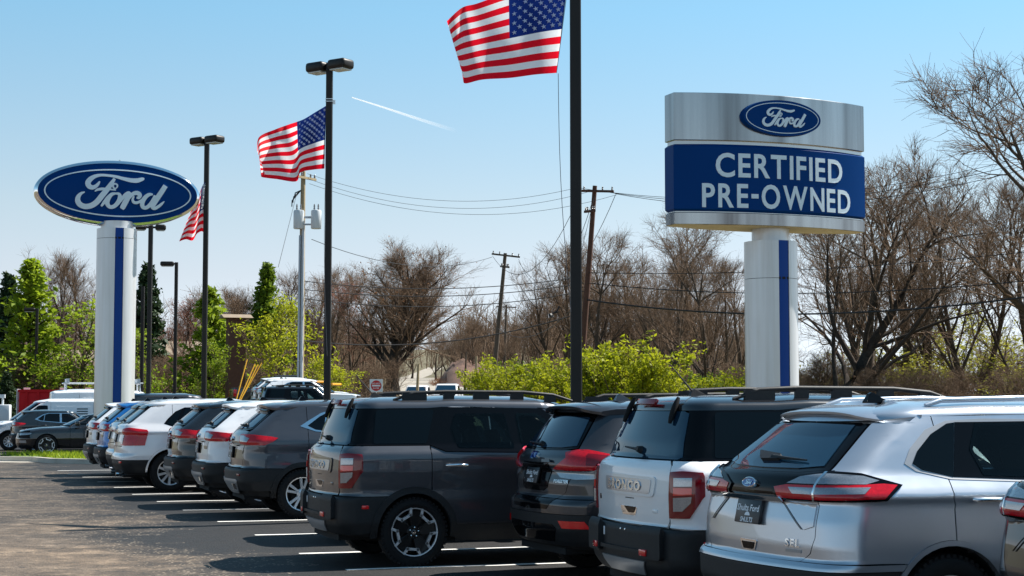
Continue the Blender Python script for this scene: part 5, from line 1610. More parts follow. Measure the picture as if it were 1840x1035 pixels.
def brushed():
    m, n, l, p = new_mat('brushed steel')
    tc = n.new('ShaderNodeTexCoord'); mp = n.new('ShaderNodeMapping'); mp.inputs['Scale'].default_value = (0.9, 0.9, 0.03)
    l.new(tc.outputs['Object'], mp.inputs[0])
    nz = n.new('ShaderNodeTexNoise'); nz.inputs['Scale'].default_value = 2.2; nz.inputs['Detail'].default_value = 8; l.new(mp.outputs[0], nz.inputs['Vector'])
    r = ramp(n, l, nz.outputs[0], [(0.32, (0.17, 0.155, 0.152)), (0.5, (0.36, 0.345, 0.34)), (0.72, (0.52, 0.505, 0.495))])  # vertical tonal bands painted into the steel's colour stand in for reflections
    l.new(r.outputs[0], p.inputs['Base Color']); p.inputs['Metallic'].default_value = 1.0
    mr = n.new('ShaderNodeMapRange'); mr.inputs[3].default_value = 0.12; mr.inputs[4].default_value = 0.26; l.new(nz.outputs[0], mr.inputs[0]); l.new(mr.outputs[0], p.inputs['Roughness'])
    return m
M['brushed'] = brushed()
YAW = rad(21.0)
UX = Vector((math.cos(YAW), math.sin(YAW), 0)); NX = Vector((math.sin(YAW), -math.cos(YAW), 0))

def sign_pillar(root, r, h, z0=0.0, joint=.84):
    """Round column in two clad lifts with a sunk blue stripe front and back (local: front = -y)."""
    hw = rad(12.5)
    def lift(za, zb):
        bm = bmesh.new()
        prof = []
        for side in (0, 1):
            base = -math.pi / 2 + side * math.pi
            prof += [(base - hw, r - .03), (base + hw, r - .03)]
            prof += [(base + hw + (math.pi - 2 * hw) * t, r) for t in np.linspace(0, 1, 24)]
        a = [bm.verts.new((q * math.cos(t), q * math.sin(t), za)) for t, q in prof]
        b = [bm.verts.new((q * math.cos(t), q * math.sin(t), zb)) for t, q in prof]
        n = len(prof)
        for i in range(n): bm.faces.new((a[i], a[(i + 1) % n], b[(i + 1) % n], b[i]))
        bm.faces.new(list(reversed(a))); bm.faces.new(b)
        return bm_obj('pillar_cladding', bm, M['pillar'], root, angle=25)
    hj = h * joint
    lift(z0, hj - .006); lift(hj + .006, h)
    bm = bmesh.new(); bm_lathe(bm, [(0, hj - .03), (r - .02, hj - .03), (r - .02, hj + .03), (0, hj + .03)], 32)
    bm_obj('pillar_joint', bm, M['shell'], root)
    for side in (0, 1):
        base = -math.pi / 2 + side * math.pi
        ts = np.linspace(-hw * .97, hw * .97, 5)
        V = [((r - .022) * math.cos(base + t), (r - .022) * math.sin(base + t), z) for z in (z0 + .05, h - .002) for t in ts]
        mesh_obj('pillar_stripe', V, [(i, i + 1, i + 6, i + 5) for i in range(4)], M['pillar_blue'], root)

# blue oval on its column
root = empty('oval_sign', (-12.36, 52.0, 0.1), YAW)
tag(root, 'big blue oval sign with white script on a white column, far left', 'sign')
sign_pillar(root, .615, 7.02, joint=.955)
bm = bmesh.new(); bm_lathe(bm, [(0, 7.0), (.50, 7.0), (.50, 7.25), (0, 7.25)], 32); bm_obj('pillar_cap', bm, M['pillar'], root, angle=40)
A, B, ZC, TH = 2.54, 1.03, 8.13, .26
N = 96
th_ = np.linspace(0, 2 * math.pi, N, endpoint=False)
bm = bmesh.new()
rings = []
for k, y in ((.985, TH - .05), (1.0, TH - .10), (1.0, -TH + .10), (.985, -TH + .03), (.962, -TH), (.955, -TH + .03)):
    rings.append([bm.verts.new((A * math.cos(t) - A * (1 - k) * math.cos(t), y, ZC + (B - A * (1 - k)) * math.sin(t))) for t in th_])
for i in range(len(rings) - 1):
    for j in range(N): bm.faces.new((rings[i][j], rings[i][(j + 1) % N], rings[i + 1][(j + 1) % N], rings[i + 1][j]))
bm.faces.new(rings[0])
bmesh.ops.recalc_face_normals(bm, faces=bm.faces)
bm_obj('cabinet_rim', bm, M['chrome'], root, angle=35)
M['rim_steel'] = simple('sign rim', (0.50, 0.49, 0.48), 0.25, 0.9)
root.children[-1].data.materials[0] = M['rim_steel']
def oval_face(name, a, b, y, bulge, mat, parent, inner=None, nr=8):
    bm = bmesh.new(); R_ = []
    ks = np.linspace(0 if inner is None else inner, 1, nr)
    for k in ks:
        R_.append([bm.verts.new((a * k * math.cos(t), y - bulge * (1 - k * k), ZC + b * k * math.sin(t))) for t in th_])
    for i in range(nr - 1):
        for j in range(N): bm.faces.new((R_[i][j], R_[i][(j + 1) % N], R_[i + 1][(j + 1) % N], R_[i + 1][j]))
    bmesh.ops.remove_doubles(bm, verts=bm.verts, dist=1e-5)
    bmesh.ops.recalc_face_normals(bm, faces=bm.faces)
    if sum(f.normal.y for f in bm.faces) > 0: bmesh.ops.reverse_faces(bm, faces=bm.faces)
    return bm_obj(name, bm, mat, parent, angle=60)
FA, FB = A - .10, B - .10
face = oval_face('sign_face', FA, FB, -TH + .03, .09, M['sign_blue'], root)
ring_ = bmesh.new(); R_ = []
for (da, y) in ((.245, .0), (.245, -.018), (.205, -.018), (.205, .0)):
    a, b = FA - da + .02, FB - da + .02
    k2 = lambda t: (a / FA * math.cos(t)) ** 2 + (b / FB * math.sin(t)) ** 2
    R_.append([ring_.verts.new((a * math.cos(t), -TH + .03 - .09 * (1 - k2(t)) + y - .004, ZC + b * math.sin(t))) for t in th_])
for i in range(3):
    for j in range(N): ring_.faces.new((R_[i][j], R_[i + 1][j], R_[i + 1][(j + 1) % N], R_[i][(j + 1) % N]))
bmesh.ops.recalc_face_normals(ring_, faces=ring_.faces)
bm_obj('border_line', ring_, M['sign_white'], root, angle=40)
script(lambda u, v, h: Vector((u * FA * 1.0, -TH + .03 - .09 * (1 - u * u - (v * FA / FB) ** 2 * 1.0) - h, ZC + v * FA)), .022, 'script_lettering', M['sign_white'], root)
bm = bmesh.new(); bm_tube(bm, [(.05, 0, ZC + B - .02), (.05, 0, ZC + B + .05)], .03, 8); bm_obj('lifting_eye', bm, M['rim_steel'], root)

# certified pre-owned board
root = empty('pylon_sign', (6.22, 40.0, -0.06), YAW)
tag(root, 'blue CERTIFIED PRE-OWNED board with brushed steel top on a white column', 'sign')
sign_pillar(root, .635, 5.62)
bm = bmesh.new(); bm_lathe(bm, [(0, 5.6), (.45, 5.6), (.45, 5.95), (0, 5.95)], 32); bm_obj('pillar_cap', bm, M['pillar'], root, angle=40)
SX = -.09                                   # the board sits a little left of the column
HWD = 2.61
def lens(u, grow=0.0, end=.20, bulge=.50): return end + grow + bulge * (1 - (u / HWD) ** 2)
def lens_box(name, z0, z1, mat, grow=0.0, hw=HWD, bev=.03, n=40, cap_mat=None):
    bm = bmesh.new()
    us = np.linspace(-hw, hw, n)
    out = [(u, -lens(u, grow)) for u in us] + [(u, lens(u, grow)) for u in reversed(us)]
    rows = []
    for z, s in ((z0, -bev), (z0 + bev, 0), (z1 - bev, 0), (z1, -bev)):
        rows.append([bm.verts.new((SX + u * (1 + s / hw), y + (-s if y < 0 else s), z)) for u, y in out])
    m = len(out)
    for i in range(3):
        for j in range(m): bm.faces.new((rows[i][j], rows[i][(j + 1) % m], rows[i + 1][(j + 1) % m], rows[i + 1][j]))
    bm.faces.new(list(reversed(rows[0]))); bm.faces.new(rows[-1])
    bmesh.ops.recalc_face_normals(bm, faces=bm.faces)
    o = bm_obj(name, bm, mat, root, angle=40)
    if cap_mat:
        o.data.materials.append(cap_mat)
        for p_ in o.data.polygons:
            if p_.normal.z < -.9: p_.material_index = 1
    return o
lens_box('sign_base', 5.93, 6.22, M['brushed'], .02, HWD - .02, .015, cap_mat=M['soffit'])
lens_box('base_reveal', 6.16, 6.25, M['rim_steel'], -.03, HWD - .05, .0)
lens_box('sign_panel', 6.24, 7.84, M['sign_blue'], .03, HWD, .06)
lens_box('top_reveal', 7.83, 7.93, M['rim_steel'], -.04, HWD - .05, .0)
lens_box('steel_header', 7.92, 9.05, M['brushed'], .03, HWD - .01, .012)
def board_text(txt, zc, uc, hgt, wid):
    v, f, w, h = text_geo(txt, 1.0, .028, 0, 1.0, 4)
    k = len(v); sx, sz = wid / w, hgt / h
    # cut long faces into strips so the letters follow the curve
    P, Q = [], []
    for a in v:
        u = uc + a[0] * sx
        P.append((SX + u, -lens(u, .03) - .012, zc + a[1] * sz)); Q.append((SX + u, -lens(u, .03) + .02, zc + a[1] * sz))
    cnt = set((q[i], q[(i + 1) % len(q)]) for q in f for i in range(len(q)))
    F = [tuple(q) for q in f] + [(a, a + k, b + k, b) for a, b in cnt if (b, a) not in cnt]
    mesh_obj('lettering', P + Q, F, M['sign_white'], root)
def letters(txt, zc, u0, u1, hgt):
    """One mesh per letter, spread between u0 and u1."""
    geo = [text_geo(c, 1.0, .020, 0, 1.0, 4) for c in txt]
    gap = .13
    tot = sum(g_[2] for g_ in geo) + gap * (len(geo) - 1) - (.09 if txt[0] == 'C' else 0)
    sx = (u1 - u0) / tot; u = u0
    hh = max(g_[3] for g_ in geo)
    for c, (v, f, w, h) in zip(txt, geo):
        k = len(v); uc = u + w * sx / 2
        n_ = lambda q: lens(q, .03)
        P = [(SX + uc + a[0] * sx, -n_(uc + a[0] * sx) - .014, zc + a[1] * hgt / hh) for a in v]
        Q = [(x, y + .034, z) for x, y, z in P]
        cnt = set((q[i], q[(i + 1) % len(q)]) for q in f for i in range(len(q)))
        F = [tuple(q) for q in f] + [(a, a + k, b + k, b) for a, b in cnt if (b, a) not in cnt]
        mesh_obj('letter', P + Q, F, M['sign_white'], root)
        u += (w + gap - (.09 if c == 'R' and txt[0] == 'C' else 0)) * sx
letters('CERTIFIED', 7.34, -1.66, 1.80, .58)
letters('PRE-OWNED', 6.62, -1.98, 2.06, .58)
# small oval on the header
OB = empty('oval_badge', (SX - .02, -.76, 8.50), 0, root)
a_, b_ = 1.06, .445
def ov(name, ka, y0, y1, mat, par=OB):
    bm = bmesh.new()
    r0 = [bm.verts.new(((a_ - ka) * math.cos(t), y0, (b_ - ka) * math.sin(t))) for t in th_]
    r1 = [bm.verts.new(((a_ - ka - .02) * math.cos(t), y1, (b_ - ka - .02) * math.sin(t))) for t in th_]
    for j in range(N): bm.faces.new((r0[j], r0[(j + 1) % N], r1[(j + 1) % N], r1[j]))
    bm.faces.new(r1)
    bmesh.ops.recalc_face_normals(bm, faces=bm.faces)
    return bm_obj(name, bm, mat, par, angle=40)
ov('badge_body', 0, .12, -.06, M['sign_blue'])
bm = bmesh.new(); R_ = []
for da, y in ((.095, -.05), (.095, -.068), (.078, -.068), (.078, -.05)):
    R_.append([bm.verts.new(((a_ - da) * math.cos(t), y, (b_ - da) * math.sin(t))) for t in th_])
for i in range(3):
    for j in range(N): bm.faces.new((R_[i][j], R_[i + 1][j], R_[i + 1][(j + 1) % N], R_[i][(j + 1) % N]))
bmesh.ops.recalc_face_normals(bm, faces=bm.faces)
bm_obj('border_line', bm, M['sign_white'], OB)
script(lambda u, v, h: Vector((u * a_ * .97, -.0605 - h, v * a_ * .97)), .014, 'script_lettering', M['sign_white'], OB)

# ---------------------------------------------------------------- lamp and flag poles
M['bronze'] = simple('dark bronze paint', (0.012, 0.0095, 0.0085), 0.45, 0, 0, spec=0.3, noise=0.3, nscale=3)
M['lamp_glass'] = simple('lamp lens', (0.45, 0.45, 0.42), 0.3)
M['cord'] = simple('halyard', (0.10, 0.10, 0.11), 0.8)
M['strap'] = simple('steel strap', (0.6, 0.6, 0.6), 0.3, 0.8)
def square_pole(root, w, h, rot=0.0):
    bm = bmesh.new()
    k = w / 2; c = k * .18
    pr = [(k - c, -k), (k, -k + c), (k, k - c), (k - c, k), (-k + c, k), (-k, k - c), (-k, -k + c), (-k + c, -k)]
    Mr = Matrix.Rotation(rot, 2)
    pr = [Mr @ Vector(p) for p in pr]
    a = [bm.verts.new((x, y, 0)) for x, y in pr]; b = [bm.verts.new((x * .97, y * .97, h)) for x, y in pr]
    for i in range(8): bm.faces.new((a[i], a[(i + 1) % 8], b[(i + 1) % 8], b[i]))
    bm.faces.new(b)
    bm_obj('pole', bm, M['bronze'], root)
    bm = bmesh.new(); bm_box(bm, (-w, -w, 0), (w, w, .04)); bm_obj('base_plate', bm, M['bronze'], root)
def lamp_head(root, z, ang, L=.62, W=.42, T=.25, reach=.18):
    Mx = Matrix.Translation((0, 0, z)) @ Matrix.Rotation(ang, 4, 'Z')
    bm = bmesh.new()
    bm_box(bm, (reach, -W / 2, -T / 2), (reach + L, W / 2, T / 2), None)
    bm_bevel(bm, .085, 3)
    bm_box(bm, (0, -.04, -.04), (reach + .05, .04, .04))
    bm.transform(Mx)
    h = bm_obj('lamp_head', bm, M['bronze'], root, angle=40)
    bm = bmesh.new()
    bm_box(bm, (reach + .07, -W / 2 + .06, -T / 2 - .02), (reach + L - .07, W / 2 - .06, -T / 2 + .02)); bm.transform(Mx)
    bm_obj('lens', bm, M['lamp_glass'], h)
def lamp_pole(x, y, h, w, label, heads=(), group='lamp posts of the lot', z=None, cat='lamp post', **kw):
    r = empty('lamp_post', (x, y, ground_z(x, y) - .05 if z is None else z))
    square_pole(r, w, h)
    for a in heads: lamp_head(r, h - .08, a, **kw)
    return tag(r, label, cat, group)
P1 = (1.0, 26.0); P2 = (-4.53, 41.0); P3 = (-10.5, 57.0)
A1 = rad(21)
near_pole = lamp_pole(*P1, 9.6, .178, 'thick dark square pole flying the topmost flag, right of centre', ())
for z in (8.9,):
    pass
mid_pole = lamp_pole(*P2, 10.18, .165, 'dark pole with two lamp heads flying the flag left of centre', (rad(-35), rad(145)), reach=.08, L=.56, W=.46)
lamp_pole(*P3, 10.85, .165, 'dark pole with two lamp heads whose flag hangs behind the oval sign', (rad(-35), rad(145)), reach=.06, L=.60, W=.48)
for rp, zz in ((mid_pole, 9.2),):
    bm = bmesh.new()
    for q in (0, .06): bm_box(bm, (-.09, -.09, zz + q), (.09, .09, zz + q + .018))
    bm_box(bm, (.09, -.02, zz - .05), (.15, .02, zz + .05))
    bm_obj('strap', bm, M['strap'], rp)
g = ray_at(271, 412, 70); lamp_pole(g.x, g.y, g.z + .05, .18, 'dark lamp pole whose top ends right under the oval sign', (0.2, math.pi + .2), L=.45, W=.34)
g = ray_at(257, 518, 84); lamp_pole(g.x, g.y, g.z + .05, .17, 'short thin pole just right of the oval sign column', ())
g = ray_at(317, 482, 88); lamp_pole(g.x, g.y, g.z + .05, .17, 'lamp post with one head reaching left, between the oval sign and its flag pole', (math.pi + .1,), L=.72, W=.34, reach=.12)
g = ray_at(67, 553, 108); lamp_pole(g.x, g.y, g.z - ground_z(g.x, g.y), .17, 'lamp post standing before the light green tree at far left', (math.pi + .1,), L=.72, W=.34, reach=.12)

# ---------------------------------------------------------------- flags
def cloth(name, c1, trans=.45):
    return leaf_shader(name, tuple(c * .93 for c in c1), c1, trans, 6.0, .75)
M['flag_red'] = cloth('red cloth', (0.85, 0.006, 0.022), .6); M['flag_white'] = cloth('white cloth', (0.92, 0.92, 0.94), .55); M['flag_blue'] = cloth('blue cloth', (0.006, 0.026, 0.19), .35)
def flag(grid, Y, label, fold, seed, stars=True):
    """grid: surveyed columns from hoist to fly, each (bottom pixel, top pixel) at depth Y; fold(u, v) pushes cloth towards or away."""
    NU, NV = 60, 39
    cols = [(Vector((*b, 0)), Vector((*t, 0))) for b, t in grid]
    V, ix = [], {}
    m = len(cols) - 1
    def at(u, v):
        q = u * m; i = min(m - 1, int(q)); t = q - i
        def cr(k, e):
            return cols[min(m, max(0, k))][e]
        out = []
        for e in (0, 1):
            p0, p1, p2, p3 = cr(i - 1, e), cr(i, e), cr(i + 1, e), cr(i + 2, e)
            out.append(.5 * ((2 * p1) + (p2 - p0) * t + (2 * p0 - 5 * p1 + 4 * p2 - p3) * t * t + (3 * p1 - p0 - 3 * p2 + p3) * t ** 3))
        p = out[0].lerp(out[1], v)
        return ray_at(p.x, p.y, Y + fold(u, v))
    for i in range(NU + 1):
        for j in range(NV + 1):
            ix[i, j] = len(V); V.append(at(i / NU, j / NV))
    o_ = V[0].copy()
    F, mi = [], []
    for i in range(NU):
        for j in range(NV):
            F.append((ix[i, j], ix[i, j + 1], ix[i + 1, j + 1], ix[i + 1, j]))
            st = j // 3
            mi.append(2 if (i < 24 and st >= 6) else (0 if st % 2 == 0 else 1))
    if stars:
        for r in range(9):
            for c in range(6 if r % 2 == 0 else 5):
                u = (.4) * ((2 * c + 1 + (r % 2)) / 12.0); v = 6 / 13 + (7 / 13) * (r + 1) / 10
                p = at(u, v); a = at(u + .01, v) - at(u - .01, v); b = at(u, v + .01) - at(u, v - .01)
                a.normalize(); n_ = a.cross(b).normalized(); b = n_.cross(a)
                R0 = .030 * (o_ - at(0, 1)).length
                for s in (1, -1):
                    k = len(V)
                    for q in range(10):
                        rr = R0 if q % 2 == 0 else R0 * .42
                        V.append(p + n_ * .006 * s + (b * math.cos(q * math.pi / 5) + a * math.sin(q * math.pi / 5)) * rr)
                    V.append(p + n_ * .006 * s)
                    for q in range(10): F.append((k + q, k + (q + 1) % 10, k + 10)); mi.append(1)
    base = at(0, 0)
    o = mesh_obj('flag', [v - base for v in V], F, [M['flag_red'], M['flag_white'], M['flag_blue']], smooth=False)
    o.location = base
    o.data.polygons.foreach_set('material_index', mi)
    o.data.polygons.foreach_set('use_smooth', [k < NU * NV for k in range(len(F))])
    return tag(o, label, 'flag', 'striped flags with starred canton on the poles')
flag([((1000, 131), (1021, -40)), ((962, 134), (975, -30)), ((917, 140), (914, -14)), ((868, 143), (858, 6)), ((836, 150), (830, 14)), ((833, 140), (803, 38))], 26.0,
     'striped flag streaming at the top edge of the picture from the thickest pole',
     lambda u, v: u * (-.5 + 1.5 * v) + .16 * math.sin(u * 9 + v * 1.6 + .6) * u ** .5 + .05 * math.sin(u * 23 - v * 4) * u, 1)
flag([((583, 303), (586, 190)), ((562, 305), (566, 202)), ((540, 310), (544, 215)), ((532, 326), (518, 224)), ((498, 322), (496, 232)), ((470, 318), (466, 246)), ((476, 312), (462, 270))], 41.0,
     'striped flag with a deep fold blowing left from the two-headed lamp pole',
     lambda u, v: u * (-.6 + 1.5 * v) + .30 * math.sin(u * 10 + v * 2.2 + .3) * u ** .5 + .08 * math.sin(u * 25 - v * 5) * u, 2)
flag([((370, 428), (371, 322)), ((364, 416), (366, 330)), ((354, 420), (362, 338)), ((346, 432), (358, 350)), ((334, 430), (352, 360)), ((322, 434), (346, 372))], 57.0,
     'striped flag hanging limp between the oval sign and its pole',
     lambda u, v: .35 * math.sin(u * 12 + v * 3) * u ** .6, 3)
# halyards
for a, b, Y, lab in (((1003, 132), (1026, 560), 25.9, 'thin halyard hanging from the topmost flag down the thickest pole'), ((585, 300), (588, 640), 40.8, 'thin halyard below the flag on the two-headed lamp pole')):
    bm = bmesh.new()
    A_, B_ = ray_at(*a, Y), ray_at(*b, Y)
    bm_tube(bm, [A_.lerp(B_, t) + Vector((-.05 * math.sin(math.pi * t), 0, 0)) for t in np.linspace(0, 1, 10)], .005, 5)
    tag(bm_obj('halyard', bm, M['cord']), lab, 'rope', 'halyards of the flags')
bm = bmesh.new(); A_, B_ = ray_at(1022, -38, 25.9), ray_at(1000, 131, 25.9)
bm_tube(bm, [A_, B_], .005, 5); 
tag(bm_obj('hoist_rope', bm, M['cord']), 'rope along the hoist edge of the topmost flag', 'rope')

# ---------------------------------------------------------------- utility poles and wires
M['pole_wood'] = simple('weathered pole', (0.085, 0.062, 0.045), 0.9, noise=0.4, nscale=6)
M['pole_red'] = simple('creosoted pole', (0.085, 0.035, 0.022), 0.9, noise=0.35, nscale=5)
M['pole_tan'] = simple('tan pole', (0.30, 0.235, 0.14), 0.9, noise=0.3, nscale=4)
M['conduit'] = simple('grey conduit', (0.38, 0.41, 0.45), 0.5)
M['can'] = simple('transformer can', (0.55, 0.58, 0.60), 0.4)
M['wire'] = simple('overhead wire', (0.015, 0.015, 0.017), 0.6)
M['porcelain'] = simple('insulator', (0.18, 0.17, 0.17), 0.2)
def utility_pole(top, bot, Y, r, mat, arms, label, lean=0.0, mount=True):
    T, Bm = ray_at(*top, Y), ray_at(*bot, Y)
    gz = ground_z(Bm.x, Bm.y)
    d = (T - Bm); Bm = Bm + d * ((gz - .3 - Bm.z) / d.z)
    root = empty('utility_pole', Bm)
    tag(root, label, 'utility pole', 'wooden utility poles')
    d = T - Bm
    bm = bmesh.new(); bm_tube(bm, [d * 0, d * .5, d], [r * 1.15, r, r * .75], 10); bm_obj('pole', bm, mat, root, angle=50)
    dn = d.normalized()
    for dz, half, ang in arms:
        c = d - dn * dz; u = Vector((math.cos(ang), math.sin(ang), 0)); u = (u - dn * u.dot(dn)).normalized()
        v = dn.cross(u)
        bm = bmesh.new()
        Mx = Matrix((u, v, dn)).transposed().to_4x4(); Mx.translation = c + v * -(r + .04)
        bm_box(bm, (-half, -.045, -.06), (half, .045, .06), Mx)
        arm = bm_obj('crossarm', bm, mat, root)
        for q in (-half + .1, -half * .45, half * .45, half - .1):
            bm = bmesh.new(); bm_lathe(bm, [(0, .06), (.03, .07), (.055, .12), (.03, .15), (.05, .18), (.03, .24), (0, .25)], 8, 'z', Mx @ Matrix.Translation((q, 0, 0)))
            bm_obj('insulator', bm, M['porcelain'], arm, angle=60)
    return root, Bm, d
upA, bA, dA = utility_pole((545, 308), (540, 676), 84, .155, M['pole_tan'], [(.35, .8, rad(60))], 'pole with two transformers and pale conduits beside the two-headed lamp pole')
for off, z0, z1, rr in ((-.10, 0, .74, .055), (.06, 0, .80, .075)):
    bm = bmesh.new(); o_ = Vector((off, -.19, 0)); bm_tube(bm, [dA * z0 + o_, dA * z1 + o_], rr, 8); bm_obj('conduit', bm, M['conduit'], upA, angle=60)
for px in (-.16, .72):
    c = dA * .765 + Vector((px, -.25, 0))
    bm = bmesh.new()
    bm_lathe(bm, [(0, 0), (.24, .01), (.27, .05), (.27, .88), (.24, .95), (0, 1.0)], 18, 'z', Matrix.Translation(c))
    can = bm_obj('transformer', bm, M['can'], upA, angle=40)
    bm = bmesh.new()
    for q in (-.1, .1): bm_lathe(bm, [(.035, 0), (.05, .08), (.03, .12), (.045, .18), (.02, .30), (0, .30)], 8, 'z', Matrix.Translation(c + Vector((q, 0, .97))))
    bm_obj('bushing', bm, M['porcelain'], can, angle=60)
bm = bmesh.new(); c = dA * .765
bm_box(bm, c + Vector((-.4, -.25, .55)), c + Vector((.95, -.12, .65))); bm_box(bm, c + Vector((-.4, -.25, .20)), c + Vector((.95, -.12, .28))); bm_obj('bracket', bm, M['conduit'], upA)
bm = bmesh.new(); c = dA * .93
for k in range(3):
    bm_tube(bm, [c + Vector((-.1, -.1, -.1)), c + Vector((-.35 - .08 * k, -.3, -.25 - .2 * k)), c + Vector((-.42 - .05 * k, -.3, -.55 - .2 * k))], .03, 6)
bm_obj('cutout_switch', bm, M['wire'], upA)
upB, bB, dB = utility_pole((908, 455), (888, 668), 120, .17, M['pole_wood'], [(.18, 1.05, rad(15)), (1.0, .35, rad(15))], 'leaning weathered pole with crossarm in mid picture')
upC, bC, dC = utility_pole((1069, 334), (1043, 680), 86, .16, M['pole_red'], [(.30, 1.15, rad(-25)), (1.35, .5, rad(-60))], 'red-brown leaning pole with crossarm behind the thickest pole')
upD, bD, dD = utility_pole((910, 548), (906, 665), 190, .15, M['pole_wood'], [(.25, 1.15, rad(5))], 'smaller upright pole just right of the leaning one')
for (t, b, Y, mat, lab) in (((922, 598), (921, 662), 240, 'pole_wood', 'tiny pole right of the smaller upright pole'), ((856, 640), (855, 700), 118, 'pole_tan', 'short tan post before the woods left of the leaning pole'),
                           ((868, 646), (866, 700), 128, 'pole_wood', 'short dark post beside the short tan post'), ((798, 600), (794, 660), 250, 'pole_wood', 'faint pole right of the big round bare tree'),
                           ((838, 632), (835, 700), 150, 'pole_wood', 'thin dark post at the edge of the red bank'), ((752, 654), (750, 700), 112, 'pole_tan', 'pale post at the foot of the big round bare tree')):
    utility_pole(t, b, Y, .10, M[mat], [], lab)
def wire(a, b, Ya, Yb, sag, r, label, group='overhead wires'):
    A_, B_ = ray_at(*a, Ya), ray_at(*b, Yb)
    bm = bmesh.new()
    bm_tube(bm, [A_.lerp(B_, t) - Vector((0, 0, sag * 4 * t * (1 - t))) for t in np.linspace(0, 1, 22)], r, 5)
    tag(bm_obj('overhead_wire', bm, M['wire']), label, 'wire', group)
for i, (a, b) in enumerate((((552, 312), (1042, 336)), ((556, 322), (1060, 344)), ((556, 330), (1108, 350)))):
    wire(a, b, 84, 86, 1.05 + .12 * i, .010, ('uppermost', 'middle', 'lowest')[i] + ' of the three wires sagging between transformer pole and red-brown pole')
for i, (a, b, s) in enumerate((((545, 505), (1046, 497), .5), ((545, 520), (1048, 509), .5), ((545, 536), (1050, 523), .6), ((545, 612), (1050, 560), .8))):
    wire(a, b, 84, 86, s, .022 if i < 3 else .03, ('first', 'second', 'third', 'fourth')[i] + ' from the top of the wires crossing before the big round bare tree')
for i, (a, b, Yb, s, r) in enumerate((((1050, 538), (1850, 533), 70, .75, .040), ((1052, 508), (1850, 504), 70, .55, .022), ((1052, 490), (1850, 452), 70, .35, .016), ((1072, 342), (1850, 290), 70, 1.1, .014),
                                       ((1105, 348), (1850, 302), 70, 1.1, .014), ((1042, 338), (1850, 280), 70, 1.1, .012))):
    wire(a, b, 86, Yb, s, r, ('thick lowest cable', 'second cable from below', 'third cable from below', 'upper wire behind the board', 'middle upper wire behind the board', 'topmost wire behind the board')[i] + ' running right from the red-brown pole')
for i, (a, b, s) in enumerate((((885, 460), (1044, 345), 2.6), ((932, 466), (1070, 344), 3.4), ((932, 470), (1106, 350), 3.0))):
    wire(a, b, 120, 86, s, .016, ('upper', 'lower', 'middle')[i] + ' of the slack wires from the leaning pole up to the red-brown pole')
for i, (a, b, s) in enumerate((((884, 462), (560, 430), 1.0), ((895, 590), (1044, 538), 1.2))):
    wire(a, b, 120, 85, s, .018, ('faint wire running left from the top of the leaning pole', 'low cable from the leaning pole to the red-brown pole')[i])
wire((534, 345), (500, 480), 84, 70, .0, .012, 'guy wire slanting left from the transformer pole')
wire((1070, 345), (1038, 480), 86, 84, 0, .012, 'guy wire beside the red-brown pole')
# splice case hanging on the low cable
g = ray_at(990, 567, 99)
bm = bmesh.new(); bm_tube(bm, [g + Vector((-.12, 0, -.05)), g + Vector((0, 0, 0)), g + Vector((.10, 0, .06))], [.10, .17, .08], 10)
bm_tube(bm, [g + Vector((.05, 0, .1)), g + Vector((.35, 0, .25)), g + Vector((.5, 0, .55))], .05, 6); bm_tube(bm, [g + Vector((.05, 0, .1)), g + Vector((.5, 0, .22))], .035, 6)
tag(bm_obj('splice_case', bm, M['wire'], angle=60), 'round black cable splice hanging left of the thickest pole', 'cable splice')

# ---------------------------------------------------------------- do-not-enter sign, stakes, houses
root = empty('road_sign', (0, 0, 0)); g = ray_at(676, 693, 98); root.location = (g.x, g.y, ground_z(g.x, g.y))
tag(root, 'white square do-not-enter sign with red disc beside the road', 'road sign')
hz = g.z - root.location.z
bm = bmesh.new(); bm_box(bm, (-.38, -.01, hz - .38), (.38, .01, hz + .38)); bm_obj('sign_plate', bm, M['print_white'], root)
bm = bmesh.new(); c = [bm.verts.new((.31 * math.cos(t), -.016, hz + .31 * math.sin(t))) for t in np.linspace(0, 2 * math.pi, 28, endpoint=False)]; bm.faces.new(c); bm_obj('red_disc', bm, simple('sign red', (.55, .01, .015), .4), root)
for txt, zz in (('DO NOT', .13), ('ENTER', -.15)):
    v, f, w, h = text_geo(txt, .12, .002, 0, 1, 2); mesh_obj('lettering', [(a[0], -.020, hz + zz + a[1]) for a in v], f, M['print_white'], root)
bm = bmesh.new(); bm_box(bm, (-.24, -.022, hz - .045), (.24, -.018, hz + .045)); bm_obj('white_bar', bm, M['print_white'], root)
bm = bmesh.new(); bm_tube(bm, [(0, .04, 0), (0, .04, hz + .3)], .03, 8); bm_obj('post', bm, M['can'], root)
M['stake'] = simple('yellow stake', (0.72, 0.36, 0.01), 0.5)
for i, (b, t, lab) in enumerate((((429, 702), (444, 646), 'leftmost yellow stake leaning before the dark pickup'), ((437, 702), (458, 654), 'second yellow stake from the left before the dark pickup'),
                                  ((440, 703), (463, 655), 'third yellow stake from the left before the dark pickup'), ((441, 703), (470, 652), 'rightmost yellow stake leaning before the dark pickup'))):
    B_, T_ = ray_at(*b, 64 + i * .2), ray_at(*t, 64.5 + i * .2)
    d = T_ - B_; B_ = B_ - d * ((B_.z - ground_z(B_.x, B_.y)) / d.z)
    bm = bmesh.new(); bm_tube(bm, [B_, T_], .024, 7)
    tag(bm_obj('driveway_stake', bm, M['stake'], angle=60), lab, 'stake', 'yellow marker stakes')
M['siding'] = simple('tan siding', (0.42, 0.34, 0.23), 0.8, noise=0.15, nscale=2)
M['shingle'] = simple('brown shingles', (0.22, 0.17, 0.12), 0.9, noise=0.3, nscale=4)
M['trim'] = simple('white trim', (0.7, 0.7, 0.68), 0.6)
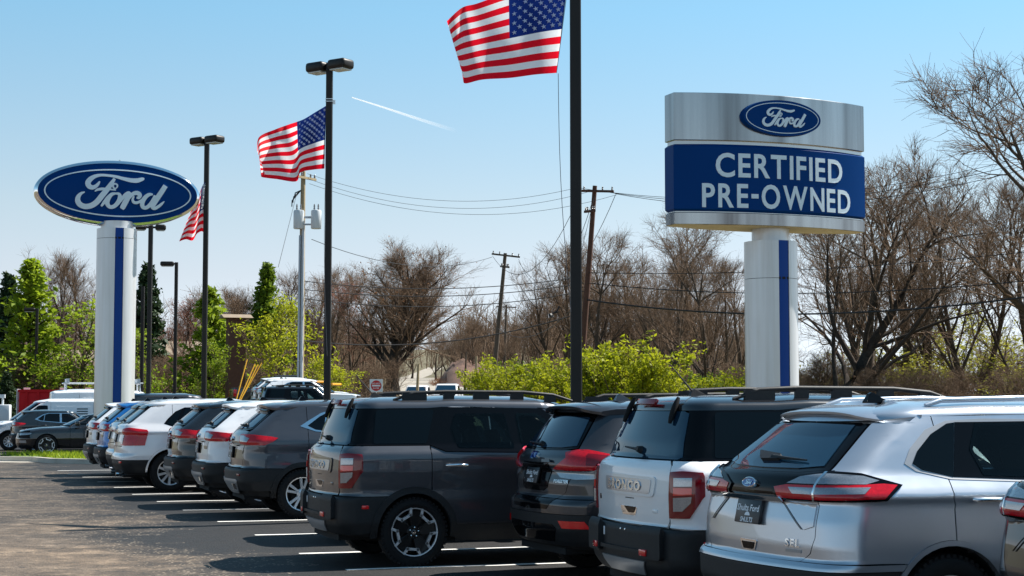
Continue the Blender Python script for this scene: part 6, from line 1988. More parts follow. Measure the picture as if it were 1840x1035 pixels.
M['brick'] = simple('dark brick', (0.11, 0.05, 0.035), 0.9, noise=0.3, nscale=6)
def house(px, py_eave, Y, w, d, h, roof_h, ang, label, wall, nwin=3):
    g = ray_at(px, py_eave, Y); gz = ground_z(g.x, g.y)
    root = empty('house', (g.x, g.y, gz), ang); tag(root, label, 'house')
    e = max(2.4, g.z - gz) if h is None else h
    bm = bmesh.new(); bm_box(bm, (-w / 2, -d / 2, -.3), (w / 2, d / 2, e)); wl_ = bm_obj('wall', bm, wall, root)
    bm = bmesh.new(); o = .4
    a = [bm.verts.new(p) for p in ((-w / 2 - o, -d / 2 - o, e), (w / 2 + o, -d / 2 - o, e), (w / 2 + o, 0, e + roof_h), (-w / 2 - o, 0, e + roof_h), (-w / 2 - o, d / 2 + o, e), (w / 2 + o, d / 2 + o, e))]
    for f in ((0, 1, 2, 3), (3, 2, 5, 4), (0, 3, 4), (1, 5, 2), (0, 4, 5, 1)): bm.faces.new([a[i] for i in f])
    bmesh.ops.recalc_face_normals(bm, faces=bm.faces); bm_obj('roof', bm, M['shingle'], root)
    for i in range(nwin):
        x = -w / 2 + w * (i + .5) / nwin
        bm = bmesh.new(); bm_box(bm, (x - .55, -d / 2 - .05, e - 1.9), (x + .55, -d / 2 + .02, e - .6)); f = bm_obj('window', bm, M['trim'], root)
        bm = bmesh.new(); bm_box(bm, (x - .45, -d / 2 - .07, e - 1.8), (x + .45, -d / 2 - .045, e - .7)); bm_obj('pane', bm, M['glass'], f)
    return root
house(290, 640, 175, 9, 8, None, 1.6, rad(20), 'tan house with brown roof showing between trees right of the oval sign column', M['siding'])
house(125, 690, 165, 9, 8, None, 2.6, rad(10), 'pale house glimpsed through trees left of the oval sign column', M['trim'])
house(424, 572, 104, 1.05, 1.05, None, .25, rad(20), 'narrow dark brick tower with light cap behind the round green tree', M['brick'], 0)
# contrail
M['trail'] = None
m, n, l, p = new_mat('contrail'); p.inputs['Base Color'].default_value = (.9, .9, .9, 1); p.inputs['Roughness'].default_value = 1
tc = n.new('ShaderNodeTexCoord'); sx_ = n.new('ShaderNodeSeparateXYZ'); l.new(tc.outputs['Generated'], sx_.inputs[0])
lw = n.new('ShaderNodeLayerWeight'); lw.inputs[0].default_value = .35
fade = math_(n, l, 'MULTIPLY', math_(n, l, 'POWER', math_(n, l, 'SUBTRACT', 1.0, sx_.outputs[0]), 1.1), math_(n, l, 'SUBTRACT', 1.0, lw.outputs[1]))
tr = n.new('ShaderNodeBsdfTransparent'); tl = n.new('ShaderNodeBsdfTranslucent'); tl.inputs[0].default_value = (.95, .95, .95, 1)
df = n.new('ShaderNodeMixShader'); df.inputs[0].default_value = .6; l.new(p.outputs[0], df.inputs[1]); l.new(tl.outputs[0], df.inputs[2])
ms = n.new('ShaderNodeMixShader'); l.new(math_(n, l, 'MULTIPLY', fade, .85), ms.inputs[0]); l.new(tr.outputs[0], ms.inputs[1]); l.new(df.outputs[0], ms.inputs[2]); l.new(ms.outputs[0], n['Material Output'].inputs[0])
A_, B_ = ray_at(632, 175, 5000), ray_at(822, 236, 5000)
bm = bmesh.new(); bm_tube(bm, [A_.lerp(B_, t) + Vector((0, 0, .5 * math.sin(t * 7))) for t in np.linspace(0, 1, 24)], list(np.linspace(1.6, 6.0, 24)), 10)
tag(bm_obj('contrail', bm, m, angle=80), 'thin white condensation trail across the blue sky', 'contrail')
# ---------------------------------------------------------------- trees
def bark(name, c1, c2):
    m, n, l, p = new_mat(name)
    a = tex_nodes(n, l, 6, 6, 0.7); r = ramp(n, l, a.outputs[0], [(0.3, c1), (0.7, c2)]); l.new(r.outputs[0], p.inputs['Base Color'])
    p.inputs['Roughness'].default_value = 0.95; p.inputs['Specular IOR Level'].default_value = 0.2
    b = n.new('ShaderNodeBump'); b.inputs['Strength'].default_value = 0.6; b.inputs['Distance'].default_value = 0.05
    l.new(a.outputs[0], b.inputs['Height']); l.new(b.outputs[0], p.inputs['Normal'])
    return m
M['bark'] = bark('bark', (0.05, 0.037, 0.028), (0.11, 0.085, 0.065))
M['bark_dark'] = bark('dark bark', (0.022, 0.017, 0.014), (0.06, 0.046, 0.036))
M['twig'] = bark('twigs', (0.11, 0.07, 0.045), (0.20, 0.135, 0.09))
M['twig_red'] = bark('budding twigs', (0.14, 0.065, 0.045), (0.24, 0.13, 0.09))
M['leaf_lime'] = leaf_shader('lime leaves', (0.20, 0.25, 0.008), (0.46, 0.46, 0.02), .55, .5)
M['leaf_green'] = leaf_shader('green leaves', (0.06, 0.12, 0.010), (0.19, 0.26, 0.02), .5, .5)
M['leaf_spring'] = leaf_shader('spring leaves', (0.12, 0.20, 0.010), (0.32, 0.40, 0.025), .5, .5)
M['leaf_yellow'] = leaf_shader('yellow-green leaves', (0.20, 0.22, 0.02), (0.38, 0.36, 0.05), .5, .5)
M['needle'] = leaf_shader('dark needles', (0.010, 0.026, 0.010), (0.035, 0.065, 0.022), .25, .8)
M['bud_red'] = leaf_shader('reddish buds', (0.22, 0.07, 0.05), (0.34, 0.15, 0.11), .4, .8)
M['dead_leaf'] = leaf_shader('dry leaves', (0.20, 0.085, 0.035), (0.32, 0.16, 0.08), .4, .8)

def quick_mesh(name, V, F, mat, smooth=True):
    """V (n,3), F (m,k) arrays."""
    me = bpy.data.meshes.new(name)
    V = np.asarray(V, np.float32); F = np.asarray(F, np.int32)
    me.vertices.add(len(V)); me.vertices.foreach_set('co', V.ravel())
    me.loops.add(F.size); me.loops.foreach_set('vertex_index', F.ravel())
    me.polygons.add(len(F)); me.polygons.foreach_set('loop_start', np.arange(0, F.size, F.shape[1], dtype=np.int32))
    me.update(calc_edges=True)
    if smooth: me.shade_smooth()
    if mat: me.materials.append(mat)
    return me

def grow(rng, start, d0, length, seg, wander, up):
    """Paths for a whole level at once: start (n,3), d0 (n,3), length (n,) -> (n, seg+1, 3)."""
    n = len(start)
    P = np.zeros((n, seg + 1, 3)); P[:, 0] = start
    d = d0 / np.linalg.norm(d0, axis=1, keepdims=True)
    for i in range(seg):
        d = d + rng.normal(0, wander, (n, 3)); d[:, 2] += up
        d /= np.linalg.norm(d, axis=1, keepdims=True)
        P[:, i + 1] = P[:, i] + d * (length / seg)[:, None]
    return P

def tubes(P, r0, r1, k):
    n, s, _ = P.shape
    t = np.gradient(P, axis=1); t /= np.maximum(np.linalg.norm(t, axis=2, keepdims=True), 1e-9)
    ref = np.where(np.abs(t[..., 2:3]) > .9, np.array([1., 0, 0]), np.array([0, 0, 1.]))
    u = np.cross(t, ref); u /= np.maximum(np.linalg.norm(u, axis=2, keepdims=True), 1e-9)
    v = np.cross(t, u)
    rr = r0[:, None] + (r1 - r0)[:, None] * np.linspace(0, 1, s)[None]
    a = 2 * np.pi * np.arange(k) / k
    V = P[:, :, None] + (u[:, :, None] * np.cos(a)[None, None, :, None] + v[:, :, None] * np.sin(a)[None, None, :, None]) * rr[:, :, None, None]
    idx = np.arange(n * s * k).reshape(n, s, k)
    A = idx[:, :-1]; B = idx[:, 1:]
    F = np.stack([A, np.roll(A, -1, 2), np.roll(B, -1, 2), B], -1).reshape(-1, 4)
    return V.reshape(-1, 3), F

def children(rng, P, per, t0, t1, ang, spread=1.0):
    """Start points and directions of branches leaving each path."""
    n, s, _ = P.shape
    t = rng.uniform(t0, t1, (n, per)); t = np.sort(t, 1)
    q = t * (s - 1); i = np.minimum(q.astype(int), s - 2); f = (q - i)[..., None]
    a = np.take_along_axis(P, i[..., None].repeat(3, 2), 1); b = np.take_along_axis(P, (i + 1)[..., None].repeat(3, 2), 1)
    st = a + (b - a) * f
    d = b - a; d /= np.maximum(np.linalg.norm(d, axis=2, keepdims=True), 1e-9)
    r = rng.normal(0, 1, d.shape); r -= d * (r * d).sum(2, keepdims=True); r /= np.linalg.norm(r, axis=2, keepdims=True)
    an = rng.uniform(ang[0], ang[1], (n, per, 1))
    dd = d * np.cos(an) + r * np.sin(an)
    return st.reshape(-1, 3), dd.reshape(-1, 3), t.reshape(-1)

def leaf_cards(rng, pts, per, spread, size):
    n = len(pts) * per
    c = np.repeat(pts, per, 0) + rng.normal(0, spread, (n, 3))
    u = rng.normal(0, 1, (n, 3)); u /= np.linalg.norm(u, axis=1, keepdims=True)
    w = rng.normal(0, 1, (n, 3)); v = np.cross(u, w); v /= np.linalg.norm(v, axis=1, keepdims=True)
    s = rng.uniform(.6, 1.3, (n, 1)) * size
    V = np.stack([c - u * s, c + v * s * .45, c + u * s, c - v * s * .45], 1).reshape(-1, 3)
    return V, np.arange(n * 4).reshape(-1, 4)

def tree_mesh(seed, H, r, trunk=.45, limbs=9, sub=8, subsub=7, twig=5, ang=(.5, 1.0), limb_len=.55, up=.05, wander=.10, lean=(0, 0), fork=1, leaves=None, twig_mat='twig', bark_mat='bark', tw_len=.10):
    """Trunk mesh and crown mesh of a broadleaf tree (bare unless leaves are asked for)."""
    rng = np.random.default_rng(seed)
    st = np.zeros((fork, 3)); d0 = np.array([[lean[0] + .28 * math.cos(2.4 * i + 1) * (fork > 1), lean[1] + .28 * math.sin(2.4 * i + 1) * (fork > 1), 1.0] for i in range(fork)])
    T = grow(rng, st, d0, np.full(fork, H * .80) * rng.uniform(.85, 1, fork), 9, wander * .55, .03)
    V0, F0 = tubes(T, np.full(fork, r), np.full(fork, r * .12), 9)
    # flare at the root
    z = V0[:, 2]; k = np.exp(-np.maximum(z, 0) / (r * 1.6)) * .55
    V0[:, 0] *= 1 + k; V0[:, 1] *= 1 + k
    s1, d1, t1 = children(rng, T, limbs, trunk * .55, .97, ang)
    d1[:, 2] += .15
    L1 = H * limb_len * (1.05 - .65 * t1) * rng.uniform(.75, 1.15, len(t1))
    P1 = grow(rng, s1, d1, L1, 7, wander, up)
    rr1 = r * (.52 - .36 * t1) * rng.uniform(.8, 1.1, len(t1))
    V1, F1 = tubes(P1, rr1, rr1 * .18, 5)
    s2, d2, t2 = children(rng, P1, sub, .18, 1.0, (.4, .95))
    L2 = np.repeat(L1, sub) * (.60 - .30 * t2) * rng.uniform(.7, 1.2, len(t2))
    P2 = grow(rng, s2, d2, L2, 5, wander * 1.2, up * .8)
    rr2 = np.repeat(rr1, sub) * (.42 - .25 * t2)
    V2, F2 = tubes(P2, np.maximum(rr2, .016), np.maximum(rr2 * .3, .010), 4)
    s3, d3, t3 = children(rng, P2, subsub, .15, 1.0, (.35, .9))
    L3 = np.repeat(L2, subsub) * (.55 - .2 * t3) * rng.uniform(.7, 1.3, len(t3))
    P3 = grow(rng, s3, d3, L3, 4, wander * 1.3, up * .6)
    V3, F3 = tubes(P3, np.full(len(L3), .011 * H / 14), np.full(len(L3), .006 * H / 14), 3)
    parts = [(V2, F2), (V3, F3)]
    tips = P3[:, -1]
    if twig:
        s4, d4, t4 = children(rng, P3, twig, .2, 1.0, (.3, .8))
        L4 = H * tw_len * .55 * rng.uniform(.5, 1.2, len(t4))
        P4 = grow(rng, s4, d4, L4, 2, wander * 1.3, up)
        V4, F4 = tubes(P4, np.full(len(L4), .0065 * H / 14), np.full(len(L4), .004 * H / 14), 3)
        parts.append((V4, F4)); tips = P4[:, -1]
    def join(ps):
        o = 0; VV, FF = [], []
        for v, f in ps:
            VV.append(v); FF.append(f + o); o += len(v)
        return np.concatenate(VV), np.concatenate(FF)
    tv, tf = join([(V0, F0), (V1, F1)])
    me_t = quick_mesh('trunk', tv, tf, M[bark_mat])
    cv, cf = join(parts)
    me_c = quick_mesh('crown', cv, cf, M[twig_mat])
    me_l = None
    if leaves:
        mat, per, spread, size, frac = leaves
        pk = tips[rng.random(len(tips)) < frac]
        lv, lf = leaf_cards(rng, pk, per, spread, size)
        me_l = quick_mesh('foliage', lv, lf, M[mat], smooth=False)
    return me_t, me_c, me_l, float(max(cv[:, 2].max(), tv[:, 2].max()))

def conifer_mesh(seed, H, r, R, mat='needle', rows=26, per=11, droop=-.25, dens=9):
    rng = np.random.default_rng(seed)
    T = grow(rng, np.zeros((1, 3)), np.array([[0, 0, 1.]]), np.array([H]), 8, .01, .02)
    tv, tf = tubes(T, np.array([r]), np.array([r * .1]), 8)
    me_t = quick_mesh('trunk', tv, tf, M['bark_dark'])
    st, dd, ln = [], [], []
    for i in range(rows):
        t = .06 + .93 * i / rows
        for j in range(per):
            a = rng.uniform(0, 6.28); L = R * (1 - t) ** .85 * rng.uniform(.65, 1.1) + .12
            st.append((0, 0, t * H + rng.normal(0, .1))); dd.append((math.cos(a), math.sin(a), droop + .55 * t)); ln.append(L)
    P = grow(rng, np.array(st), np.array(dd), np.array(ln), 4, .06, .03)
    bv, bf = tubes(P, np.full(len(ln), .03), np.full(len(ln), .008), 3)
    tt = rng.uniform(.15, 1, (len(ln), dens)); q = tt * 4; i = np.minimum(q.astype(int), 3); f = (q - i)[..., None]
    a = np.take_along_axis(P, i[..., None].repeat(3, 2), 1); b = np.take_along_axis(P, (i + 1)[..., None].repeat(3, 2), 1)
    pts = (a + (b - a) * f).reshape(-1, 3)
    lv, lf = leaf_cards(rng, pts, 3, .10 * H / 9, .19 * H / 9)
    me_c = quick_mesh('crown', bv, bf, M['bark_dark']); me_l = quick_mesh('foliage', lv, lf, M[mat], smooth=False)
    return me_t, me_c, me_l, H

def bush_mesh(seed, H, W, mat, stems=34, per=7, size=.10):
    rng = np.random.default_rng(seed)
    st = np.stack([rng.normal(0, W * .22, stems), rng.normal(0, W * .18, stems), np.zeros(stems)], 1)
    d = np.stack([rng.normal(0, .38, stems), rng.normal(0, .38, stems), np.ones(stems)], 1)
    L = H * rng.uniform(.55, 1.12, stems)
    P = grow(rng, st, d, L, 6, .10, .05)
    V0, F0 = tubes(P, np.full(stems, .028), np.full(stems, .008), 4)
    s2, d2, t2 = children(rng, P, 12, .12, 1.0, (.4, 1.0))
    P2 = grow(rng, s2, d2, np.repeat(L, 12) * .30 * (1.1 - .6 * t2), 3, .12, .06)
    V2, F2 = tubes(P2, np.full(len(s2), .010), np.full(len(s2), .005), 3)
    pts = P2[:, 1:].reshape(-1, 3)
    lv, lf = leaf_cards(rng, pts, per, .09, size)
    return (quick_mesh('trunk', V0, F0, M['bark']), quick_mesh('crown', V2, F2, M['twig']), quick_mesh('foliage', lv, lf, M[mat], smooth=False), H)

TREES = {}
def plant(name, kind, px, Y, top_py=None, h=None, width=1.0, rz=0.0, label='', group=None, cat='tree', dz=0.0):
    """Stand a tree of one of the kinds at photo column px, depth Y, tall enough to reach row top_py."""
    me_t, me_c, me_l, H0 = TREES[kind]
    X = (px - 920) / 3000.0 * Y
    gz = ground_z(X, Y) - .1 + dz
    hh = h if h is not None else ray_at(px, top_py, Y).z - gz
    s = hh / H0
    root = empty(name, (X, Y, gz), rz)
    root.scale = (s * width, s * width, s)
    link('trunk', me_t, None, root)
    c = link('crown', me_c, None, root)
    if me_l: link('foliage', me_l, None, c)
    return tag(root, label, cat, group)

TREES['round'] = tree_mesh(11, 15, .46, trunk=.34, limbs=38, sub=10, subsub=8, twig=5, ang=(.4, 1.2), limb_len=.56, up=.07, wander=.10, fork=1, bark_mat='bark_dark', leaves=('dead_leaf', 1, .05, .10, .05))
TREES['tall'] = tree_mesh(12, 15, .24, trunk=.35, limbs=13, sub=7, subsub=6, twig=4, ang=(.35, .75), limb_len=.42, up=.10, wander=.09)
TREES['tall2'] = tree_mesh(13, 15, .22, trunk=.25, limbs=12, sub=7, subsub=6, twig=4, ang=(.3, .7), limb_len=.46, up=.12, wander=.10, fork=2)
TREES['wide'] = tree_mesh(14, 15, .30, trunk=.22, limbs=14, sub=8, subsub=6, twig=4, ang=(.5, 1.05), limb_len=.52, up=.04, wander=.12)
TREES['scrub'] = tree_mesh(15, 6, .09, trunk=.10, limbs=14, sub=7, subsub=5, twig=4, ang=(.4, 1.1), limb_len=.55, up=.03, wander=.16, fork=3, tw_len=.14)
TREES['red'] = tree_mesh(16, 12, .18, trunk=.2, limbs=13, sub=7, subsub=6, twig=3, ang=(.35, .85), limb_len=.48, up=.08, leaves=('bud_red', 1, .06, .10, .35), twig_mat='twig_red')
TREES['big_lean'] = tree_mesh(27, 15, .36, trunk=.22, limbs=15, sub=8, subsub=6, twig=4, ang=(.45, 1.0), limb_len=.60, up=.05, wander=.13, lean=(.26, 0), bark_mat='bark_dark')
TREES['lime'] = tree_mesh(18, 9, .14, trunk=.10, limbs=18, sub=8, subsub=5, twig=0, ang=(.5, 1.1), limb_len=.52, up=.05, leaves=('leaf_lime', 5, .20, .13, .9))
TREES['green'] = tree_mesh(19, 9, .14, trunk=.08, limbs=20, sub=7, subsub=5, twig=0, ang=(.6, 1.15), limb_len=.36, up=.06, leaves=('leaf_green', 5, .20, .13, .9))
TREES['lime_tall'] = tree_mesh(20, 9, .13, trunk=.08, limbs=18, sub=7, subsub=5, twig=0, ang=(.5, 1.0), limb_len=.34, up=.09, leaves=('leaf_spring', 4, .18, .11, .85))
TREES['yellow'] = tree_mesh(21, 8, .14, trunk=.12, limbs=16, sub=7, subsub=5, twig=2, ang=(.5, 1.1), limb_len=.55, up=.03, wander=.13, leaves=('leaf_yellow', 3, .16, .10, .6))
TREES['spruce'] = conifer_mesh(22, 10, .16, 2.3)
TREES['lime_cone'] = conifer_mesh(31, 9, .13, 3.0, 'leaf_spring', 24, 8, .45, 6)
TREES['green_cone'] = conifer_mesh(32, 9, .13, 2.3, 'leaf_green', 24, 11, .25, 8)
TREES['arborvitae'] = conifer_mesh(23, 8, .12, 1.5, 'leaf_green', 28, 12, .15, 9)
TREES['bush'] = bush_mesh(24, 3.2, 3.4, 'leaf_lime')
TREES['bush2'] = bush_mesh(25, 3.0, 3.8, 'leaf_lime', 40, 7, .09)
TREES['brush'] = bush_mesh(26, 2.4, 4.0, 'leaf_yellow', 40, 1, .06)

# left group
plant('spruce', 'spruce', 14, 118, 492, label='dark spruce at the left edge behind the light green tree')
plant('leafing_tree', 'lime_cone', 54, 110, 466, width=1.45, label='tall light green tree standing at far left before the dark spruce')
plant('leafing_tree', 'spruce', 14, 92, 668, width=1.3, rz=1, label='low dark green tree at the left edge by the red trailer')
plant('bare_tree', 'tall', 96, 128, 440, rz=.5, label='tall bare tree right of the light green tree at far left', group='tall bare trees behind the oval sign')
plant('bare_tree', 'tall2', 152, 132, 436, rz=2, label='tall bare tree close left of the oval sign column', group='tall bare trees behind the oval sign')
plant('leafing_tree', 'lime_tall', 152, 108, 540, width=1.6, rz=2, label='light green tree partly behind the oval sign column')
plant('leafing_tree', 'lime_tall', 212, 104, 600, width=1.4, rz=3, label='light green tree hidden behind the oval sign column')
plant('spruce', 'spruce', 264, 116, 474, rz=1, label='dark spruce just right of the oval sign column')
plant('leafing_tree', 'lime_tall', 244, 100, 585, width=1.1, rz=5, label='slim light green tree at the right edge of the oval sign column')
plant('leafing_tree', 'lime_cone', 376, 106, 515, width=1.3, rz=4, label='green tree behind the pole of the limp flag')
plant('leafing_tree', 'lime_tall', 382, 98, 610, width=1.0, rz=.7, label='low light green tree right of the limp flag pole')
plant('budding_tree', 'red', 320, 150, 540, rz=1, label='reddish budding tree above the tan house', group='reddish trees')
plant('budding_tree', 'red', 352, 158, 528, rz=3, label='reddish budding tree behind the limp flag pole', group='reddish trees')
plant('arborvitae', 'green_cone', 479, 140, 474, rz=1, width=1.05, label='narrow bright green conical tree above the lime tree')
plant('leafing_tree', 'lime', 512, 100, 528, width=1.15, rz=1, label='round lime green tree beside the transformer pole')
plant('leafing_tree', 'lime', 585, 92, 640, width=1.7, rz=4, label='low lime green growth right of the two-headed lamp pole')
plant('budding_tree', 'red', 628, 150, 500, rz=5, label='reddish budding tree left of the big round bare tree', group='reddish trees')
plant('round_tree', 'round', 704, 138, 416, width=1.28, rz=.4, label='big round bare tree in the middle of the picture')
for px, Y, top, k, rz, w in ((418, 140, 520, 'tall', 1, 1.2), (440, 150, 505, 'tall2', 2, 1.1), (455, 160, 500, 'wide', 3, .9), (536, 150, 470, 'tall', 4, 1.1), (560, 158, 455, 'tall2', 5, 1.2),
                             (598, 150, 470, 'wide', 1, 1.1), (400, 150, 500, 'tall2', .4, 1)):
    plant('bare_tree', k, px, Y, top, rz=rz, width=w, label='bare brown tree in the woods left of the big round bare tree', group='bare woods left of the round tree')
for px, Y, top, k, rz, w in ((828, 210, 556, 'wide', 1, 1.2), (852, 200, 566, 'tall', 2, 1.3), (880, 230, 575, 'wide', 2.6, 1.3), (806, 260, 580, 'tall2', .3, 1.3), (785, 240, 600, 'wide', 5, 1.4), (905, 220, 580, 'tall2', 4, 1.2), (740, 260, 590, 'wide', 2, 1.2),
                             (862, 300, 590, 'wide', 1, 1.4), (820, 320, 596, 'tall', 2, 1.4), (640, 250, 570, 'wide', 2, 1.3), (600, 260, 560, 'tall', 2, 1.3)):
    plant('bare_tree', k, px, Y, top, rz=rz, width=w, label='distant bare tree along the climbing road', group='distant bare trees along the road')
for px, Y, top, k, rz, w in ((938, 180, 545, 'wide', 1, 1.1), (968, 170, 535, 'tall', 2, 1.2), (998, 150, 455, 'tall2', 3, 1.1), (1030, 142, 420, 'tall', 4, 1.2), (1078, 138, 398, 'wide', 5, 1.0), (1100, 150, 420, 'tall2', 1, 1.2),
                             (1132, 140, 440, 'tall', 2, 1.2), (1165, 146, 452, 'wide', .5, 1.0), (1190, 138, 438, 'tall2', 3, 1.1), (1225, 150, 430, 'tall', 1, 1.2), (1292, 150, 440, 'tall2', 2.2, 1.1), (1330, 160, 450, 'wide', 4, 1),
                             (1015, 165, 500, 'wide', 2, 1.3), (1060, 160, 480, 'tall', 2.5, 1.3), (1150, 165, 500, 'wide', 1.5, 1.3), (1210, 170, 520, 'tall2', 2.5, 1.4), (1265, 165, 510, 'tall', .5, 1.3), (955, 200, 570, 'wide', 3, 1.4),
                             (1385, 170, 540, 'wide', 3, 1.2)):
    plant('bare_tree', k, px, Y, top, rz=rz, width=w, label='bare brown tree in the dense woods behind the thickest pole', group='bare woods right of the road')
plant('bare_tree', 'wide', 1262, 100, 385, rz=2, width=1.0, label='dark-trunked bare tree close left of the column of the lettered board')
plant('bare_tree', 'big_lean', 1490, 84, 235, rz=0, width=1.05, label='large leaning bare tree right of the column of the lettered board')
plant('bare_tree', 'wide', 1215, 118, 330, rz=1, width=.9, label='bare tree whose thin top shows left of the lettered board')
plant('bare_tree', 'wide', 1900, 76, 40, rz=2.2, width=1.25, label='tall bare tree at the right edge reaching to the top corner')
plant('bare_tree', 'tall', 1668, 96, 330, rz=1.5, width=1.3, label='bare tree with many upright limbs between the leaning tree and the right edge')
plant('bare_tree', 'wide', 1850, 90, 300, rz=4, width=1.1, label='bare tree cut off by the right edge behind the tallest one')
plant('leafing_tree', 'yellow', 1690, 104, 548, rz=1, width=1.9, label='broad thinly leafed yellow-green tree low on the right')
plant('leafing_tree', 'yellow', 1590, 110, 600, rz=3, width=1.6, label='low yellow-green tree left of the broad yellow-green one')
for px, Y, top, k, rz, lab in ((1572, 90, 262, 'wide', 5, 'bare tree with a broad crown close right of the lettered board'), (1560, 96, 330, 'tall2', 1, 'slim bare tree between the leaning tree and the board'), (1618, 104, 250, 'wide', 2, 'bare tree with wide crown right of the leaning tree'), (1740, 92, 300, 'tall2', 3, 'forked bare tree left of the tall one at the right edge'),
                               ):
    plant('bare_tree', k, px, Y, top, rz=rz, width=1.1, label=lab)
for px, Y, top, rz, lab in ((1500, 106, 632, 5, 'low yellow-green tree at the foot of the leaning tree'), (1640, 92, 640, 2, 'low thin yellow-green tree before the broad one'), (1745, 94, 600, 0, 'yellow-green tree right of the broad one'), (1840, 88, 640, 1, 'low yellow-green tree cut off by the right edge')):
    plant('leafing_tree', 'yellow', px, Y, top, rz=rz, width=1.7, label=lab)
plant('leafing_tree', 'yellow', 1800, 100, 570, rz=4, width=1.5, label='yellow-green tree at the right edge above the silver roof')
# lime bushes along the verge
TREES['bush3'] = bush_mesh(44, 3.4, 2.2, 'leaf_lime', 20, 5, .09)
TREES['bush_dull'] = bush_mesh(45, 3.0, 3.2, 'leaf_green', 30, 4, .08)
ORD = 'first second third fourth fifth sixth seventh eighth ninth tenth eleventh twelfth thirteenth fourteenth'.split()
for i, (px, Y, top, k, rz, w) in enumerate(((876, 92, 668, 'bush', 0, .9), (902, 90, 648, 'bush3', 1, 1.2), (938, 95, 655, 'bush_dull', 1, 1.0), (962, 88, 642, 'bush3', 2, 1.3), (996, 86, 664, 'bush2', 3, 1.0), (1022, 90, 676, 'bush_dull', 3, 1.1),
                                            (1056, 82, 648, 'bush3', 4, 1.2), (1084, 80, 632, 'bush', .5, .8), (1126, 79, 610, 'bush3', 1.4, 1.4), (1150, 78, 640, 'bush', 2.5, .9), (1186, 82, 664, 'bush3', 3.3, 1.3), (1228, 84, 676, 'bush_dull', 3.3, 1.3),
                                            (1262, 84, 672, 'bush3', 4.2, 1.3), (1306, 86, 680, 'bush2', 5, 1.1))):
    plant('lime_bush', k, px, Y, top, rz=rz, width=w, label='%s bush from the left in the lime green hedge row' % ORD[i], group='lime green bushes along the verge', cat='bush')
# scrub and undergrowth
rs = np.random.default_rng(3)
for i in range(11):
    px = 1430 + 440 * (i + rs.uniform(-.4, .4)) / 11
    plant('bare_shrub', 'scrub', px, rs.uniform(76, 100), rs.uniform(600, 668), rz=rs.uniform(0, 6), width=rs.uniform(1, 1.5), label='brown leafless shrub in the thicket on the right', group='leafless thicket on the right', cat='shrub')
for i in range(30):
    px = -10 + 470 * (i + rs.uniform(-.4, .4)) / 30
    plant('bare_shrub', 'scrub', px, rs.uniform(108, 128), rs.uniform(618, 668), rz=rs.uniform(0, 6), width=rs.uniform(1, 1.5), label='brown leafless shrub in the thicket on the left', group='leafless thicket on the left', cat='shrub')
for i in range(26):
    px = 560 + 800 * (i + rs.uniform(-.4, .4)) / 26
    if 740 < px < 880: continue
    plant('bare_shrub', 'scrub', px, rs.uniform(106, 130), rs.uniform(628, 672), rz=rs.uniform(0, 6), width=rs.uniform(1, 1.5), label='brown leafless shrub under the woods in mid picture', group='leafless thicket in mid picture', cat='shrub')
# low growth on the ground and the far wood that closes the view
rng = np.random.default_rng(9)
def growth(name, n, xr, yr, hr, mat, label, k=3, clear=None):
    x = rng.uniform(*xr, n); y = rng.uniform(*yr, n)
    if clear is not None:
        ok = ~clear(x, y); x, y = x[ok], y[ok]
    z = np.array([ground_z(a, b) for a, b in zip(x, y)]) - .1
    st = np.stack([x, y, z], 1); m_ = len(x)
    d = np.stack([rng.normal(0, .5, m_), rng.normal(0, .5, m_), np.ones(m_)], 1)
    P = grow(rng, st, d, rng.uniform(*hr, m_), 4, .2, -.02)
    V, F = tubes(P, np.full(m_, .022), np.full(m_, .008), 3)
    s2, d2, t2 = children(rng, P, k, .3, 1, (.4, 1))
    P2 = grow(rng, s2, d2, np.full(len(s2), .5), 2, .2, 0)
    V2, F2 = tubes(P2, np.full(len(s2), .012), np.full(len(s2), .006), 3)
    o = link(name, quick_mesh(name, np.concatenate([V, V2]), np.concatenate([F, F2 + len(V)]), M[mat]))
    return tag(o, label, kind='stuff')
road_x = lambda y: np.interp(y, [p[1] for p in RD], [p[0] for p in RD])
growth('bank_grass', 1500, (-9, -2.2), (185, 226), (.5, 1.2), 'dead_leaf', 'dry grass on the red earth bank', 3)
growth('undergrowth', 8000, (-60, 22), (96, 140), (.6, 1.8), 'twig', 'brown undergrowth under the trees behind the lot', 4, lambda x, y: np.abs(x - road_x(y)) < 5)
V, F = [], []
def far_wood():
    """One mass of trunks and twigs on the rising ground, beyond the trees that can be told apart."""
    n = 3000
    y = rng.uniform(190, 540, n); x = rng.uniform(-.42, .42, n) * y
    ok = ((np.abs(x - road_x(y)) > 6) | (y > 440)) & (x < .15 * y); x, y = x[ok], y[ok]; m_ = len(x)
    z = np.array([ground_z(a, b) for a, b in zip(x, y)]) - .2
    st = np.stack([x, y, z], 1)
    h = rng.uniform(6, 11, m_)
    P = grow(rng, st, np.tile([[0, 0, 1.]], (m_, 1)) + rng.normal(0, .06, (m_, 3)), h, 5, .06, .05)
    V0, F0 = tubes(P, np.full(m_, .13), np.full(m_, .03), 4)
    s1, d1, t1 = children(rng, P, 9, .25, 1, (.4, .9)); P1 = grow(rng, s1, d1, np.repeat(h, 9) * .28, 4, .12, .06)
    V1, F1 = tubes(P1, np.full(len(s1), .045), np.full(len(s1), .02), 3)
    s2, d2, t2 = children(rng, P1, 5, .2, 1, (.4, .9)); P2 = grow(rng, s2, d2, np.full(len(s2), 1.4), 2, .15, .05)
    V2, F2 = tubes(P2, np.full(len(s2), .024), np.full(len(s2), .012), 3)
    FF = np.concatenate([F0, F1 + len(V0), F2 + len(V0) + len(V1)])
    return link('far_woods', quick_mesh('far_woods', np.concatenate([V0, V1, V2]), FF, M['twig']))
tag(far_wood(), 'far leafless woods on the rising ground', kind='stuff')
